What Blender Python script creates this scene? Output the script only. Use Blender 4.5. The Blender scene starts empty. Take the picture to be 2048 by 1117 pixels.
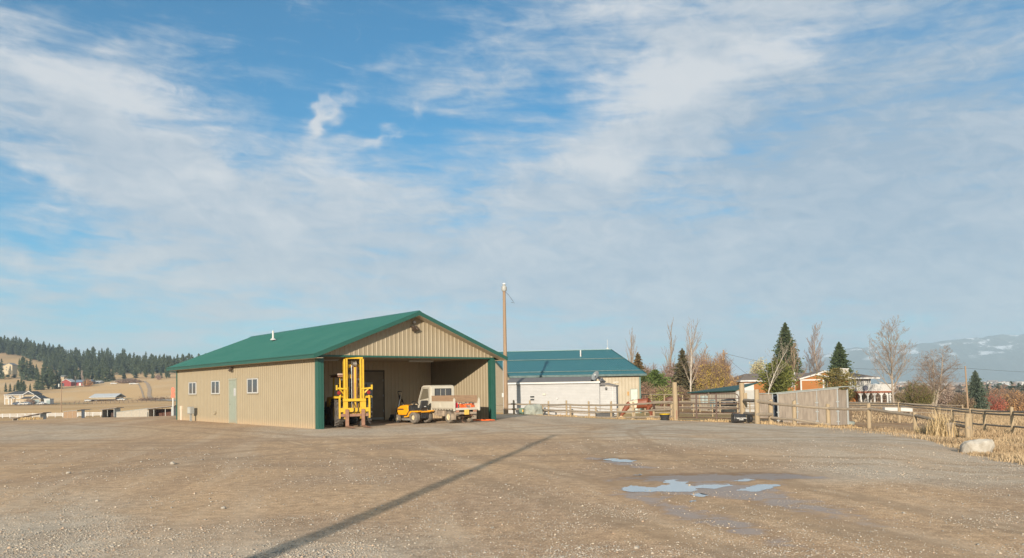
import bpy, bmesh, math, random
import numpy as np
from mathutils import Vector, Matrix
R=math.radians
scene=bpy.context.scene
rng=random.Random(7); nr=np.random.RandomState(7)
COL=scene.collection
# ------------------------------------------------------------------ camera
F=1550.0; CX=1024.0; PY=716.0; HC=1.6
PITCH=math.atan(60/1550.); ROLL=math.atan(.0164)
_f=np.array([0,math.cos(PITCH),math.sin(PITCH)]); _r=np.array([1.,0,0]); _u=np.cross(_r,_f)
_c,_s=math.cos(ROLL),math.sin(ROLL)
_r2=_c*_r-_s*_u; _u2=_s*_r+_c*_u
def ray(px,py): return _r2*(px-CX)/F+_u2*(PY-py)/F+_f
def at(px,py,D):
    d=ray(px,py); return Vector((np.array([0,0,HC])+d*(D/d[1])).tolist())
def gp(px,py,z=0.0):
    d=ray(px,py); t=(z-HC)/d[2]; return Vector((np.array([0,0,HC])+d*t).tolist())
cam_d=bpy.data.cameras.new('camera'); cam=bpy.data.objects.new('camera',cam_d); COL.objects.link(cam)
cam_d.sensor_fit='HORIZONTAL'; cam_d.sensor_width=36.0; cam_d.lens=36.0*F/2048
cam_d.shift_y=(PY-558.5)/2048; cam_d.clip_start=.1; cam_d.clip_end=40000
mw=Matrix(((_r2[0],_u2[0],-_f[0],0),(_r2[1],_u2[1],-_f[1],0),(_r2[2],_u2[2],-_f[2],HC),(0,0,0,1)))
cam.matrix_world=mw
scene.camera=cam
scene.view_settings.view_transform='Standard'; scene.view_settings.look='None'
scene.view_settings.exposure=.62; scene.view_settings.gamma=1.0; scene.view_settings.use_curve_mapping=False
# ------------------------------------------------------------------ sun and sky
SUN_AZ=R(11.5); SUN_EL=R(14.2)       # light travels towards +Y turned 11.5 deg to the right
sd=bpy.data.lights.new('sun','SUN'); sun=bpy.data.objects.new('sun',sd); COL.objects.link(sun)
sd.energy=5.0; sd.angle=R(.55); sd.color=(1.0,.88,.72)
trav=Vector((math.sin(SUN_AZ)*math.cos(SUN_EL),math.cos(SUN_AZ)*math.cos(SUN_EL),-math.sin(SUN_EL)))
sun.rotation_euler=trav.to_track_quat('-Z','Y').to_euler()
W=bpy.data.worlds.new('World'); scene.world=W; W.use_nodes=True
nt=W.node_tree; nt.nodes.clear()
class NB:
    def __init__(s,nt): s.nt=nt
    def lk(s,a,inp):
        if isinstance(a,(int,float)): inp.default_value=a
        elif isinstance(a,(tuple,list)): inp.default_value=a
        else: s.nt.links.new(a,inp)
    def m(s,op,a,b=None,c=None,clamp=False):
        n=s.nt.nodes.new('ShaderNodeMath'); n.operation=op; n.use_clamp=clamp
        s.lk(a,n.inputs[0])
        if b is not None: s.lk(b,n.inputs[1])
        if c is not None: s.lk(c,n.inputs[2])
        return n.outputs[0]
    def vm(s,op,a,b=None,sc=None):
        n=s.nt.nodes.new('ShaderNodeVectorMath'); n.operation=op
        s.lk(a,n.inputs[0])
        if b is not None: s.lk(b,n.inputs[1])
        if sc is not None: s.lk(sc,n.inputs[3])
        return n.outputs[1] if op in('LENGTH','DOT_PRODUCT') else n.outputs[0]
    def comb(s,x,y,z=0.0):
        n=s.nt.nodes.new('ShaderNodeCombineXYZ'); s.lk(x,n.inputs[0]); s.lk(y,n.inputs[1]); s.lk(z,n.inputs[2]); return n.outputs[0]
    def sep(s,v):
        n=s.nt.nodes.new('ShaderNodeSeparateXYZ'); s.lk(v,n.inputs[0]); return n.outputs
    def noise(s,v,scale,detail=4,rough=.5,dist=0.0,col=False):
        n=s.nt.nodes.new('ShaderNodeTexNoise'); s.lk(v,n.inputs['Vector']); n.inputs['Scale'].default_value=scale
        n.inputs['Detail'].default_value=detail; n.inputs['Roughness'].default_value=rough; n.inputs['Distortion'].default_value=dist
        return n.outputs['Color'] if col else n.outputs['Fac']
    def voro(s,v,scale,col=False,feature='F1'):
        n=s.nt.nodes.new('ShaderNodeTexVoronoi'); n.feature=feature; s.lk(v,n.inputs['Vector']); n.inputs['Scale'].default_value=scale
        return n.outputs['Color'] if col else n.outputs['Distance']
    def mp(s,v,a,b,c=0.0,d=1.0,smooth=True):
        n=s.nt.nodes.new('ShaderNodeMapRange'); n.interpolation_type='SMOOTHSTEP' if smooth else 'LINEAR'; n.clamp=True
        s.lk(v,n.inputs[0]); s.lk(a,n.inputs[1]); s.lk(b,n.inputs[2]); s.lk(c,n.inputs[3]); s.lk(d,n.inputs[4]); return n.outputs[0]
    def mix(s,f,a,b,mode='MIX'):
        n=s.nt.nodes.new('ShaderNodeMix'); n.data_type='RGBA'; n.blend_type=mode
        s.lk(f,n.inputs[0]); s.lk(c4(a),n.inputs[6]); s.lk(c4(b),n.inputs[7]); return n.outputs[2]
    def scale(s,v,t): return s.vm('MULTIPLY',v,t)
    def bump(s,h,strength,dist=.02):
        n=s.nt.nodes.new('ShaderNodeBump'); n.inputs['Strength'].default_value=strength; n.inputs['Distance'].default_value=dist
        s.lk(h,n.inputs['Height']); return n.outputs[0]
    def attr(s,name):
        n=s.nt.nodes.new('ShaderNodeAttribute'); n.attribute_name=name; return n
def c4(a): return (a[0],a[1],a[2],1.0) if isinstance(a,(tuple,list)) and len(a)==3 else a
N=NB(nt)
tc=nt.nodes.new('ShaderNodeTexCoord'); dirv=N.vm('NORMALIZE',tc.outputs['Generated'])
x,y,z=N.sep(dirv)
az=N.m('MULTIPLY',N.m('ARCTAN2',x,y),57.2958); el=N.m('MULTIPLY',N.m('ARCSINE',z),57.2958)
def azel(px,py):
    d=ray(px,py); d=d/np.linalg.norm(d); return math.degrees(math.atan2(d[0],d[1])),math.degrees(math.asin(d[2]))
zz=N.m('MAXIMUM',N.m('ADD',z,.10),.05)
plane=N.comb(N.m('DIVIDE',x,zz),N.m('DIVIDE',y,zz),0.0)        # the cloud layer seen from below
warp=N.noise(N.comb(az,N.m('MULTIPLY',el,1.6)),.16,3,.6,col=True)
wx,wy,wz=N.sep(warp)
az2=N.m('ADD',az,N.m('MULTIPLY',N.m('SUBTRACT',wx,.5),9.0)); el2=N.m('ADD',el,N.m('MULTIPLY',N.m('SUBTRACT',wy,.5),5.5))
P2v=N.comb(az2,el2,0.0)
def blob(px,py,rx,ry,rot,w,acc):
    a,e=azel(px,py); k=57.2958/1550*2.15
    mpn=nt.nodes.new('ShaderNodeMapping'); mpn.vector_type='TEXTURE'; nt.links.new(P2v,mpn.inputs[0])
    mpn.inputs['Location'].default_value=(a,e,0); mpn.inputs['Rotation'].default_value=(0,0,R(rot)); mpn.inputs['Scale'].default_value=(rx*k,ry*k,1)
    g=nt.nodes.new('ShaderNodeTexGradient'); g.gradient_type='QUADRATIC_SPHERE'; nt.links.new(mpn.outputs[0],g.inputs[0])
    return N.m('MULTIPLY_ADD',g.outputs['Fac'],w*1.12,acc)
def blobs(L):
    acc=0.0
    for b in L: acc=blob(*b,acc)
    return acc
cover=blobs([(190,240,250,95,-14,.75),(270,340,190,95,-10,.55),(80,110,330,75,6,.34),(420,380,130,70,-5,.4),(690,360,120,70,0,.45),
  (655,232,60,17,48,.75),(625,235,17,34,0,.35),(740,262,75,17,28,.5),(832,222,12,30,-25,.3),(1190,320,160,70,10,.55),(1370,170,300,110,22,.62),(1260,20,190,60,0,.45),
  (1760,330,540,430,0,.82),(650,480,620,110,0,.5),(1100,560,1100,150,0,.5),(1000,90,200,90,15,.22),(960,170,170,14,8,.28),(620,120,240,12,-6,.26),(860,130,200,10,4,.25),(720,60,160,9,-8,.22),(60,560,260,40,0,-.28),(250,610,200,22,0,-.2),(80,660,220,22,0,-.25),(1080,640,700,60,0,-.12),(150,515,260,12,-5,.2),(170,590,300,14,3,.25),(110,403,75,15,0,.4),(60,315,60,18,-10,.35),
  (840,70,360,85,0,-.38),(560,40,240,60,0,-.28),(130,12,300,34,0,-.35),(560,190,210,50,-12,-.36),(880,235,150,50,0,-.34),(20,400,190,75,0,-.55),(1130,205,120,45,0,-.36),(150,468,280,16,0,-.35),(430,300,120,35,-20,-.30),(1000,20,150,50,0,-.2)])
str1=N.noise(N.comb(N.m('MULTIPLY',az,.55),N.m('MULTIPLY',el,2.4),3.1),.20,6,.58,.6)
str3=N.noise(N.comb(N.m('MULTIPLY_ADD',el,-.25,N.m('MULTIPLY',az,.45)),N.m('MULTIPLY_ADD',az,.22,N.m('MULTIPLY',el,3.0)),7.0),.42,6,.6,.8)
str2=N.noise(N.scale(plane,(.9,1.5,1.0)),1.1,6,.6,.7)
fine=N.noise(N.comb(N.m('MULTIPLY_ADD',el,.5,az),N.m('MULTIPLY',el,1.7),9.0),.45,6,.6,1.0)
low=N.mp(el,3.0,17.0,.60,.25)
low=N.m('ADD',low,N.m('ADD',N.mp(el,32.0,52.0,0.0,.75),N.mp(y,.35,-.15,0.0,.55)))
dens=N.m('ADD',N.m('ADD',cover,low),N.m('ADD',N.m('MULTIPLY',N.m('SUBTRACT',str1,.5),1.75),N.m('ADD',N.m('MULTIPLY',N.m('SUBTRACT',str2,.5),.75),N.m('ADD',N.m('MULTIPLY',N.m('SUBTRACT',str3,.5),1.0),N.m('MULTIPLY',N.m('SUBTRACT',fine,.5),.5)))))
alpha=N.m('MULTIPLY',N.mp(dens,-.10,1.22),.96)
bright=blobs([(180,165,230,38,-14,.8),(60,315,60,16,0,.4),(650,228,60,22,45,.9),(680,340,90,35,0,.55),(415,345,75,32,0,.5),(1390,150,230,50,12,.7),(1560,100,110,30,0,.5),
  (1200,318,150,36,5,.75),(1270,8,160,40,0,.6),(740,265,80,20,25,.6),(1270,150,60,30,0,.4),(500,440,160,24,-10,.35),(180,540,300,26,0,.35),(500,665,260,16,5,.45),(110,403,60,12,0,.5),(1250,200,120,24,20,.4),
  (1800,260,380,330,0,-.38),(1500,300,160,60,0,-.3),(380,280,120,40,-10,-.1),(1750,540,300,100,0,-.1)])
br=N.m('ADD',N.m('ADD',bright,.44),N.m('ADD',N.m('MULTIPLY',N.m('SUBTRACT',fine,.5),1.0),N.m('MULTIPLY',N.m('SUBTRACT',str1,.5),1.0)),clamp=True)
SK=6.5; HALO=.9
cloudc=N.mix(br,(.335*SK,.445*SK,.570*SK),(.69*SK,.715*SK,.745*SK))
sky=nt.nodes.new('ShaderNodeTexSky'); sky.sky_type='NISHITA'; sky.sun_disc=False
sky.sun_elevation=SUN_EL; sky.sun_rotation=math.atan2(-trav.x,-trav.y); sky.altitude=900; sky.air_density=1.0; sky.dust_density=.6; sky.ozone_density=2.5
skyc=N.mix(1.0,sky.outputs[0],(.12,.72,.88),'MULTIPLY')
warm=N.mp(az,5.0,-30.0,0.0,1.0)
cw=N.mix(N.m('MULTIPLY',N.mp(el,14.0,1.0),N.m('MULTIPLY',warm,.8)),cloudc,(.62*SK,.63*SK,.62*SK))
pn=N.noise(N.comb(az,N.m('MULTIPLY',el,1.35),4.0),.62,7,.62,.8)
pufs=blobs([(650,228,52,20,46,1.0),(628,238,16,36,0,.7),(190,150,190,34,-13,.8),(335,195,70,26,-12,.75),(745,262,75,18,26,.75),(835,226,26,40,-22,.35),(685,340,80,34,0,.62),(415,345,70,32,0,.6),(1400,150,170,36,14,.62),(1205,315,120,34,6,.7),(55,312,55,18,-10,.75),(112,402,62,16,0,.7),(160,352,90,20,-28,.6),(1300,195,80,26,38,.5),(1270,10,120,30,0,.5),(560,440,160,24,-8,.4)])
puf=N.m('MULTIPLY',N.mp(N.m('ADD',pufs,N.m('MULTIPLY',N.m('SUBTRACT',pn,.5),2.0)),.22,1.45),.80)
final=N.mix(puf,N.mix(alpha,skyc,cw),(.70*SK,.72*SK,.75*SK))
# unseen sky round the sun brightened and warmed, to add light on the ground
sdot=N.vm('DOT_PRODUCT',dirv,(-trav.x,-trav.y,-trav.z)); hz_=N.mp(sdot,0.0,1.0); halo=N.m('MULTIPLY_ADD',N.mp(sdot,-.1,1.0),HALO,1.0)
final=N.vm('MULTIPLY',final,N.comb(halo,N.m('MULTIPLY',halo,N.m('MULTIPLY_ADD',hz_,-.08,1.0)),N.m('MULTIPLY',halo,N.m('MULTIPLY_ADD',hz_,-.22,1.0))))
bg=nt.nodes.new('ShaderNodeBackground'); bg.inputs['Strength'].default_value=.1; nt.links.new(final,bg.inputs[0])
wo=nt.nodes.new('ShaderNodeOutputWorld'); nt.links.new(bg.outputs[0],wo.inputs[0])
# ------------------------------------------------------------------ helpers: materials
MC={}
def mat(name,col,rough=.7,col2=None,nscale=3.0,amt=.5,metal=0.0,bump=0.0,bscale=20.0,stretch=(1,1,1),dirt=None,dirt_z=0.0,spec=.5,coat=0.0):
    if name in MC: return MC[name]
    m=bpy.data.materials.new(name); m.use_nodes=True; nt=m.node_tree; b=nt.nodes['Principled BSDF']; K=NB(nt)
    t=nt.nodes.new('ShaderNodeTexCoord'); v=K.vm('MULTIPLY',t.outputs['Object'],stretch)
    if col2 is None: col2=tuple(c*.72 for c in col)
    n=K.noise(v,nscale,6,.6); f=K.mp(n,.5-.28,.5+.28,0,1)
    c=K.mix(K.m('MULTIPLY',f,amt),col,col2)
    if dirt is not None:
        zc=K.sep(t.outputs['Object'])[2]; g=K.m('MULTIPLY',K.mp(zc,dirt_z,0.0,0,1),K.noise(t.outputs['Object'],4,5,.6)); c=K.mix(g,c,dirt)
    nt.links.new(c,b.inputs['Base Color']); b.inputs['Metallic'].default_value=metal
    nt.links.new(K.mp(n,.2,.8,max(.02,rough-.08),min(1,rough+.08)),b.inputs['Roughness']); b.inputs['Specular IOR Level'].default_value=spec
    b.inputs['Coat Weight'].default_value=coat
    if bump>0: nt.links.new(K.bump(K.noise(v,bscale,4,.6),bump,.01),b.inputs['Normal'])
    MC[name]=m; return m
def vcmat(name,rough=.8,spec=.3,trans=0.0,nscale=None):
    if name in MC: return MC[name]
    m=bpy.data.materials.new(name); m.use_nodes=True; nt=m.node_tree; b=nt.nodes['Principled BSDF']; K=NB(nt)
    a=K.attr('tint'); nt.links.new(a.outputs['Color'],b.inputs['Base Color']); b.inputs['Roughness'].default_value=rough; b.inputs['Specular IOR Level'].default_value=spec
    MC[name]=m; return m
# ------------------------------------------------------------------ helpers: meshes
class MB:
    def __init__(s): s.v=[]; s.f=[]; s.c=[]
    def add(s,vs,fs,col=None):
        o=len(s.v); s.v.extend([tuple(p) for p in vs]); s.f.extend([tuple(i+o for i in f) for f in fs])
        if col is not None: s.c.extend([col]*len(vs))
        return s
    def box(s,c,d,rz=0.0,M=None):
        hx,hy,hz=d[0]/2,d[1]/2,d[2]/2; cs,sn=math.cos(rz),math.sin(rz); vs=[]
        for X,Y,Z in ((-hx,-hy,-hz),(hx,-hy,-hz),(hx,hy,-hz),(-hx,hy,-hz),(-hx,-hy,hz),(hx,-hy,hz),(hx,hy,hz),(-hx,hy,hz)):
            if M is not None: p=M@Vector((X,Y,Z)); vs.append((p.x+c[0],p.y+c[1],p.z+c[2]))
            else: vs.append((c[0]+X*cs-Y*sn,c[1]+X*sn+Y*cs,c[2]+Z))
        return s.add(vs,((0,3,2,1),(4,5,6,7),(0,1,5,4),(1,2,6,5),(2,3,7,6),(3,0,4,7)))
    def bx(s,x0,x1,y0,y1,z0,z1): return s.box(((x0+x1)/2,(y0+y1)/2,(z0+z1)/2),(abs(x1-x0),abs(y1-y0),abs(z1-z0)))
    def beam(s,p0,p1,w,h):
        p0=Vector(p0);p1=Vector(p1); d=p1-p0; L=d.length
        if L<1e-6: return s
        q=d.normalized(); up=Vector((0,0,1)) if abs(q.z)<.95 else Vector((0,1,0))
        a=q.cross(up).normalized(); b=a.cross(q).normalized()
        M=Matrix((q,a,b)).transposed(); return s.box((p0+p1)/2,(L,w,h),M=M)
    def tube(s,pts,rad,n=8,caps=True,col=None):
        pts=[Vector(p) for p in pts]; k=len(pts)
        if not isinstance(rad,(list,tuple)): rad=[rad]*k
        vs=[];prev=None
        for i in range(k):
            t=(pts[min(i+1,k-1)]-pts[max(i-1,0)]); t=t.normalized() if t.length>1e-9 else Vector((0,0,1))
            if prev is None:
                up=Vector((0,0,1)) if abs(t.z)<.9 else Vector((1,0,0)); a=t.cross(up).normalized()
            else:
                a=prev-t*prev.dot(t); a=a.normalized() if a.length>1e-6 else t.orthogonal().normalized()
            prev=a; b=t.cross(a)
            for j in range(n):
                w=2*math.pi*j/n; vs.append(pts[i]+(a*math.cos(w)+b*math.sin(w))*rad[i])
        fs=[]
        for i in range(k-1):
            for j in range(n): fs.append((i*n+j,i*n+(j+1)%n,(i+1)*n+(j+1)%n,(i+1)*n+j))
        if caps: fs.append(tuple(range(n-1,-1,-1))); fs.append(tuple((k-1)*n+j for j in range(n)))
        return s.add(vs,fs,col)
    def cyl(s,p0,p1,r,n=16,r1=None): return s.tube([p0,p1],[r,r if r1 is None else r1],n)
    def lathe(s,c,ax,prof,n=24,close=False):
        ax=Vector(ax).normalized(); a=ax.orthogonal().normalized(); b=ax.cross(a); c=Vector(c); vs=[];k=len(prof)
        for (h,r) in prof:
            for j in range(n):
                w=2*math.pi*j/n; vs.append(c+ax*h+(a*math.cos(w)+b*math.sin(w))*r)
        fs=[]
        for i in range(k-1 if not close else k):
            i2=(i+1)%k
            for j in range(n): fs.append((i*n+j,i*n+(j+1)%n,i2*n+(j+1)%n,i2*n+j))
        if not close: fs.append(tuple(range(n-1,-1,-1))); fs.append(tuple((k-1)*n+j for j in range(n)))
        return s.add(vs,fs)
    def prism(s,poly,O,ex,ey,dv):
        O=Vector(O);ex=Vector(ex);ey=Vector(ey);dv=Vector(dv); n=len(poly)
        a=[O+ex*p[0]+ey*p[1] for p in poly]; b=[p+dv for p in a]
        fs=[tuple(range(n-1,-1,-1)),tuple(range(n,2*n))]+[(i,(i+1)%n,n+(i+1)%n,n+i) for i in range(n)]
        return s.add(a+b,fs)
    def ball(s,c,r,nu=14,nv=8,jit=0.0,seed=0):
        q=random.Random(seed); vs=[];fs=[]
        if not isinstance(r,(tuple,list)): r=(r,r,r)
        for i in range(1,nv):
            for j in range(nu):
                th=math.pi*i/nv; ph=2*math.pi*j/nu; k=1+q.uniform(-jit,jit)
                vs.append((c[0]+r[0]*k*math.sin(th)*math.cos(ph),c[1]+r[1]*k*math.sin(th)*math.sin(ph),c[2]+r[2]*k*math.cos(th)))
        for i in range(nv-2):
            for j in range(nu): fs.append((i*nu+j,(i+1)*nu+j,(i+1)*nu+(j+1)%nu,i*nu+(j+1)%nu))
        t=len(vs); vs.append((c[0],c[1],c[2]+r[2])); bt=len(vs); vs.append((c[0],c[1],c[2]-r[2]))
        for j in range(nu): fs.append((t,j,(j+1)%nu)); fs.append((bt,(nv-2)*nu+(j+1)%nu,(nv-2)*nu+j))
        return s.add(vs,fs)
    def build(s,name,m,parent=None,smooth=None,bevel=0.0,fixn=True):
        me=bpy.data.meshes.new(name); me.from_pydata([tuple(p) for p in s.v],[],s.f); 
        if fixn:
            b=bmesh.new(); b.from_mesh(me); bmesh.ops.recalc_face_normals(b,faces=b.faces[:]); b.to_mesh(me); b.free()
        if s.c and len(s.c)==len(s.v): put_tint(me,s.c)
        me.materials.append(m)
        if smooth:
            me.polygons.foreach_set('use_smooth',[True]*len(me.polygons)); me.set_sharp_from_angle(angle=R(smooth if smooth>1 else 40))
        o=bpy.data.objects.new(name,me); COL.objects.link(o)
        if parent is not None: o.parent=parent
        if bevel>0:
            bm_=o.modifiers.new('bevel','BEVEL'); bm_.width=bevel; bm_.segments=2; bm_.limit_method='ANGLE'
        return o
def put_tint(me,cols):
    a=me.color_attributes.new('tint','FLOAT_COLOR','POINT'); arr=np.ones((len(cols),4),dtype=np.float32); arr[:,:3]=np.array(cols,dtype=np.float32)[:,:3]
    a.data.foreach_set('color',arr.ravel())
def npmesh(name,V,Fa,m,parent=None,tint=None,smooth=False):
    """V (n,3), Fa (k,3|4) arrays"""
    me=bpy.data.meshes.new(name); V=np.asarray(V,dtype=np.float32); Fa=np.asarray(Fa,dtype=np.int32); k=Fa.shape[1]
    me.vertices.add(len(V)); me.vertices.foreach_set('co',V.ravel())
    me.loops.add(Fa.size); me.loops.foreach_set('vertex_index',Fa.ravel())
    me.polygons.add(len(Fa)); me.polygons.foreach_set('loop_start',np.arange(len(Fa),dtype=np.int32)*k)
    me.update(calc_edges=True); me.validate()
    if smooth: me.polygons.foreach_set('use_smooth',[True]*len(me.polygons))
    if tint is not None: put_tint(me,tint)
    me.materials.append(m); o=bpy.data.objects.new(name,me); COL.objects.link(o)
    if parent is not None: o.parent=parent
    return o
def tag(o,label=None,cat=None,group=None,kind=None):
    if label: o['label']=label
    if cat: o['category']=cat
    if group: o['group']=group
    if kind: o['kind']=kind
    return o
def thing(name,label,cat,loc=(0,0,0),rz=0.0,group=None,sc=1.0):
    o=bpy.data.objects.new(name,None); COL.objects.link(o); o.location=loc; o.rotation_euler=(0,0,rz); o.empty_display_size=.2
    if sc!=1.0: o.scale=(sc,sc,sc)
    return tag(o,label,cat,group)
def struct(o): o['kind']='structure'; return o
def copy_tree(o,parent=None,label=None,group=None,loc=None,rz=None,sc=None):
    c=o.copy(); COL.objects.link(c); c.parent=parent
    if loc is not None: c.location=loc
    if rz is not None: c.rotation_euler=(0,0,rz)
    if sc is not None: c.scale=sc if isinstance(sc,(tuple,list)) else (sc,sc,sc)
    if label: c['label']=label
    if group: c['group']=group
    for ch in list(o.children): copy_tree(ch,c)
    return c
# ------------------------------------------------------------------ terrain height
_cols=[ # pixel column, list of (distance, height)
 (-1500,[(0,0),(60,0),(200,-2),(1000,10),(2500,30),(9000,30)]),
 (-300,[(0,0),(52,0),(60,-.4),(155,-3.9),(235,-5.2),(300,-5.0),(470,-3.2),(560,-3.1),(640,3),(775,14),(960,36),(1300,98),(1600,110),(9000,60)]),
 (0,[(0,0),(52,0),(60,-.45),(155,-3.9),(235,-5.1),(300,-5.0),(470,-3.6),(570,-3.5),(640,2.2),(775,11),(960,30),(1100,58),(1300,86),(1600,92),(9000,60)]),
 (150,[(0,0),(54,0),(60,-.35),(155,-3.9),(235,-5.0),(300,-4.9),(470,-3.6),(570,-3.5),(640,2.2),(775,11),(960,24),(1150,48),(1300,58),(1600,60),(9000,40)]),
 (345,[(0,0),(56,0),(64,-.35),(155,-3.75),(235,-4.8),(300,-4.8),(470,-2.9),(560,-2.4),(640,3.5),(775,13),(960,24),(1200,36),(1400,36),(9000,20)]),
 (470,[(0,0),(60,0),(100,-1.5),(235,-4.5),(620,3),(960,22),(1200,38),(1400,36),(9000,10)]),
 (800,[(0,0),(60,-.05),(75,-.5),(235,-4),(960,-4),(9000,-10)]),
 (1012,[(0,0),(40,-.02),(52,-.13),(60,-.5),(72,-.8),(130,-1.3),(400,-4),(1500,-9),(9000,-12)]),
 (1275,[(0,0),(25,0),(40,-.27),(50,-.55),(57,-.92),(72,-.9),(130,-.9),(220,-2),(500,-8),(1500,-12),(9000,-12)]),
 (1485,[(0,0),(18,0),(38,-.42),(44,-.57),(58,-.9),(75,-1.0),(130,-.55),(200,-1),(500,-8),(1500,-12),(9000,-12)]),
 (1740,[(0,0),(14,0),(22,-.15),(38,-.67),(47,-.9),(75,-1.4),(130,-1.8),(200,-3.5),(500,-11),(1500,-13),(9000,-12)]),
 (1937,[(0,0),(10,0),(20.5,-.33),(34,-.77),(60,-1.5),(147,-3.7),(165,-5),(300,-10),(800,-14),(9000,-12)]),
 (2060,[(0,0),(10,0),(20,-.35),(36,-.8),(60,-1.7),(147,-4.95),(165,-6.3),(300,-11),(800,-14),(9000,-12)]),
 (3500,[(0,0),(30,-.6),(147,-5),(300,-11),(9000,-12)])]
_ang=np.array([math.atan((c[0]-1024)/1550.) for c in _cols])
_ds=np.array([0,4,8,12,16,20,25,30,35,40,45,50,54,57,60,65,70,75,85,100,115,130,147,165,200,235,300,400,470,520,565,600,640,700,775,860,960,1050,1150,1300,1450,1600,2000,3000,9000.])
_tab=np.array([[np.interp(d,[p[0] for p in c[1]],[p[1] for p in c[1]]) for d in _ds] for c in _cols])
_dl=np.log(_ds+6)
def tz_arr(X,Y):
    X=np.asarray(X,float);Y=np.asarray(Y,float)
    a=np.arctan2(X,Y); rr=np.hypot(X,Y); D=np.where(np.abs(a)<1.2,rr*np.cos(np.clip(a,-1.2,1.2)),rr*math.cos(1.2))
    ac=np.clip(a,_ang[0],_ang[-1]); i=np.clip(np.searchsorted(_ang,ac)-1,0,len(_ang)-2)
    t=(ac-_ang[i])/(_ang[i+1]-_ang[i]); t=t*t*(3-2*t)*.6+t*.4
    dl=np.log(np.clip(D,0,9000)+6); j=np.clip(np.searchsorted(_dl,dl)-1,0,len(_dl)-2); w=np.clip((dl-_dl[j])/(_dl[j+1]-_dl[j]),0,1)
    z0=_tab[i,j]*(1-w)+_tab[i,j+1]*w; z1=_tab[i+1,j]*(1-w)+_tab[i+1,j+1]*w
    z=z0*(1-t)+z1*t
    back=np.clip((np.abs(a)-1.2)/.8,0,1); z=z*(1-back)
    far=np.clip((rr-70)/500,0,1)
    z=z+far*(np.sin(X*.021+1)*np.cos(Y*.017)*1.2+np.sin(X*.0061+Y*.004)*2.0)*np.clip((rr-660)/400,0,1)
    return z
def tz(x,y): return float(tz_arr([x],[y])[0])
def gd(px,D,dz=0.0):
    """point on the ground in the direction of pixel column px at distance D"""
    X=at(px,815,D).x; return Vector((X,D,tz(X,D)+dz))
# ------------------------------------------------------------------ ground sheet
def pxy(X,Y,Z):   # world -> photo pixel, used only to lay out ground cover zones
    vx=X; vy=Y; vz=Z-HC
    zc=vx*_f[0]+vy*_f[1]+vz*_f[2]; zc=np.where(zc>.1,zc,.1)
    return CX+F*(vx*_r2[0]+vy*_r2[1]+vz*_r2[2])/zc, PY-F*(vx*_u2[0]+vy*_u2[1]+vz*_u2[2])/zc
def vnoise(X,Y,seed=0):
    X=np.asarray(X,float);Y=np.asarray(Y,float); xi=np.floor(X).astype(np.int64); yi=np.floor(Y).astype(np.int64); fx=X-xi; fy=Y-yi
    def h(a,b):
        n=(a*374761393+b*668265263+seed*2147483647)&0xffffffff; n=((n^(n>>13))*1274126177)&0xffffffff; return ((n^(n>>16))&0xffff)/65535.
    fx=fx*fx*(3-2*fx); fy=fy*fy*(3-2*fy)
    return (h(xi,yi)*(1-fx)+h(xi+1,yi)*fx)*(1-fy)+(h(xi,yi+1)*(1-fx)+h(xi+1,yi+1)*fx)*fy
def fbm(X,Y,o=4,seed=0):
    t=0;a=.5;k=1.
    for i in range(o): t=t+a*vnoise(X*k,Y*k,seed+i); a*=.5;k*=2.03
    return t/(1-.5**o)
def ss(a,b,x): t=np.clip((x-a)/(b-a),0,1); return t*t*(3-2*t)
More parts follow.
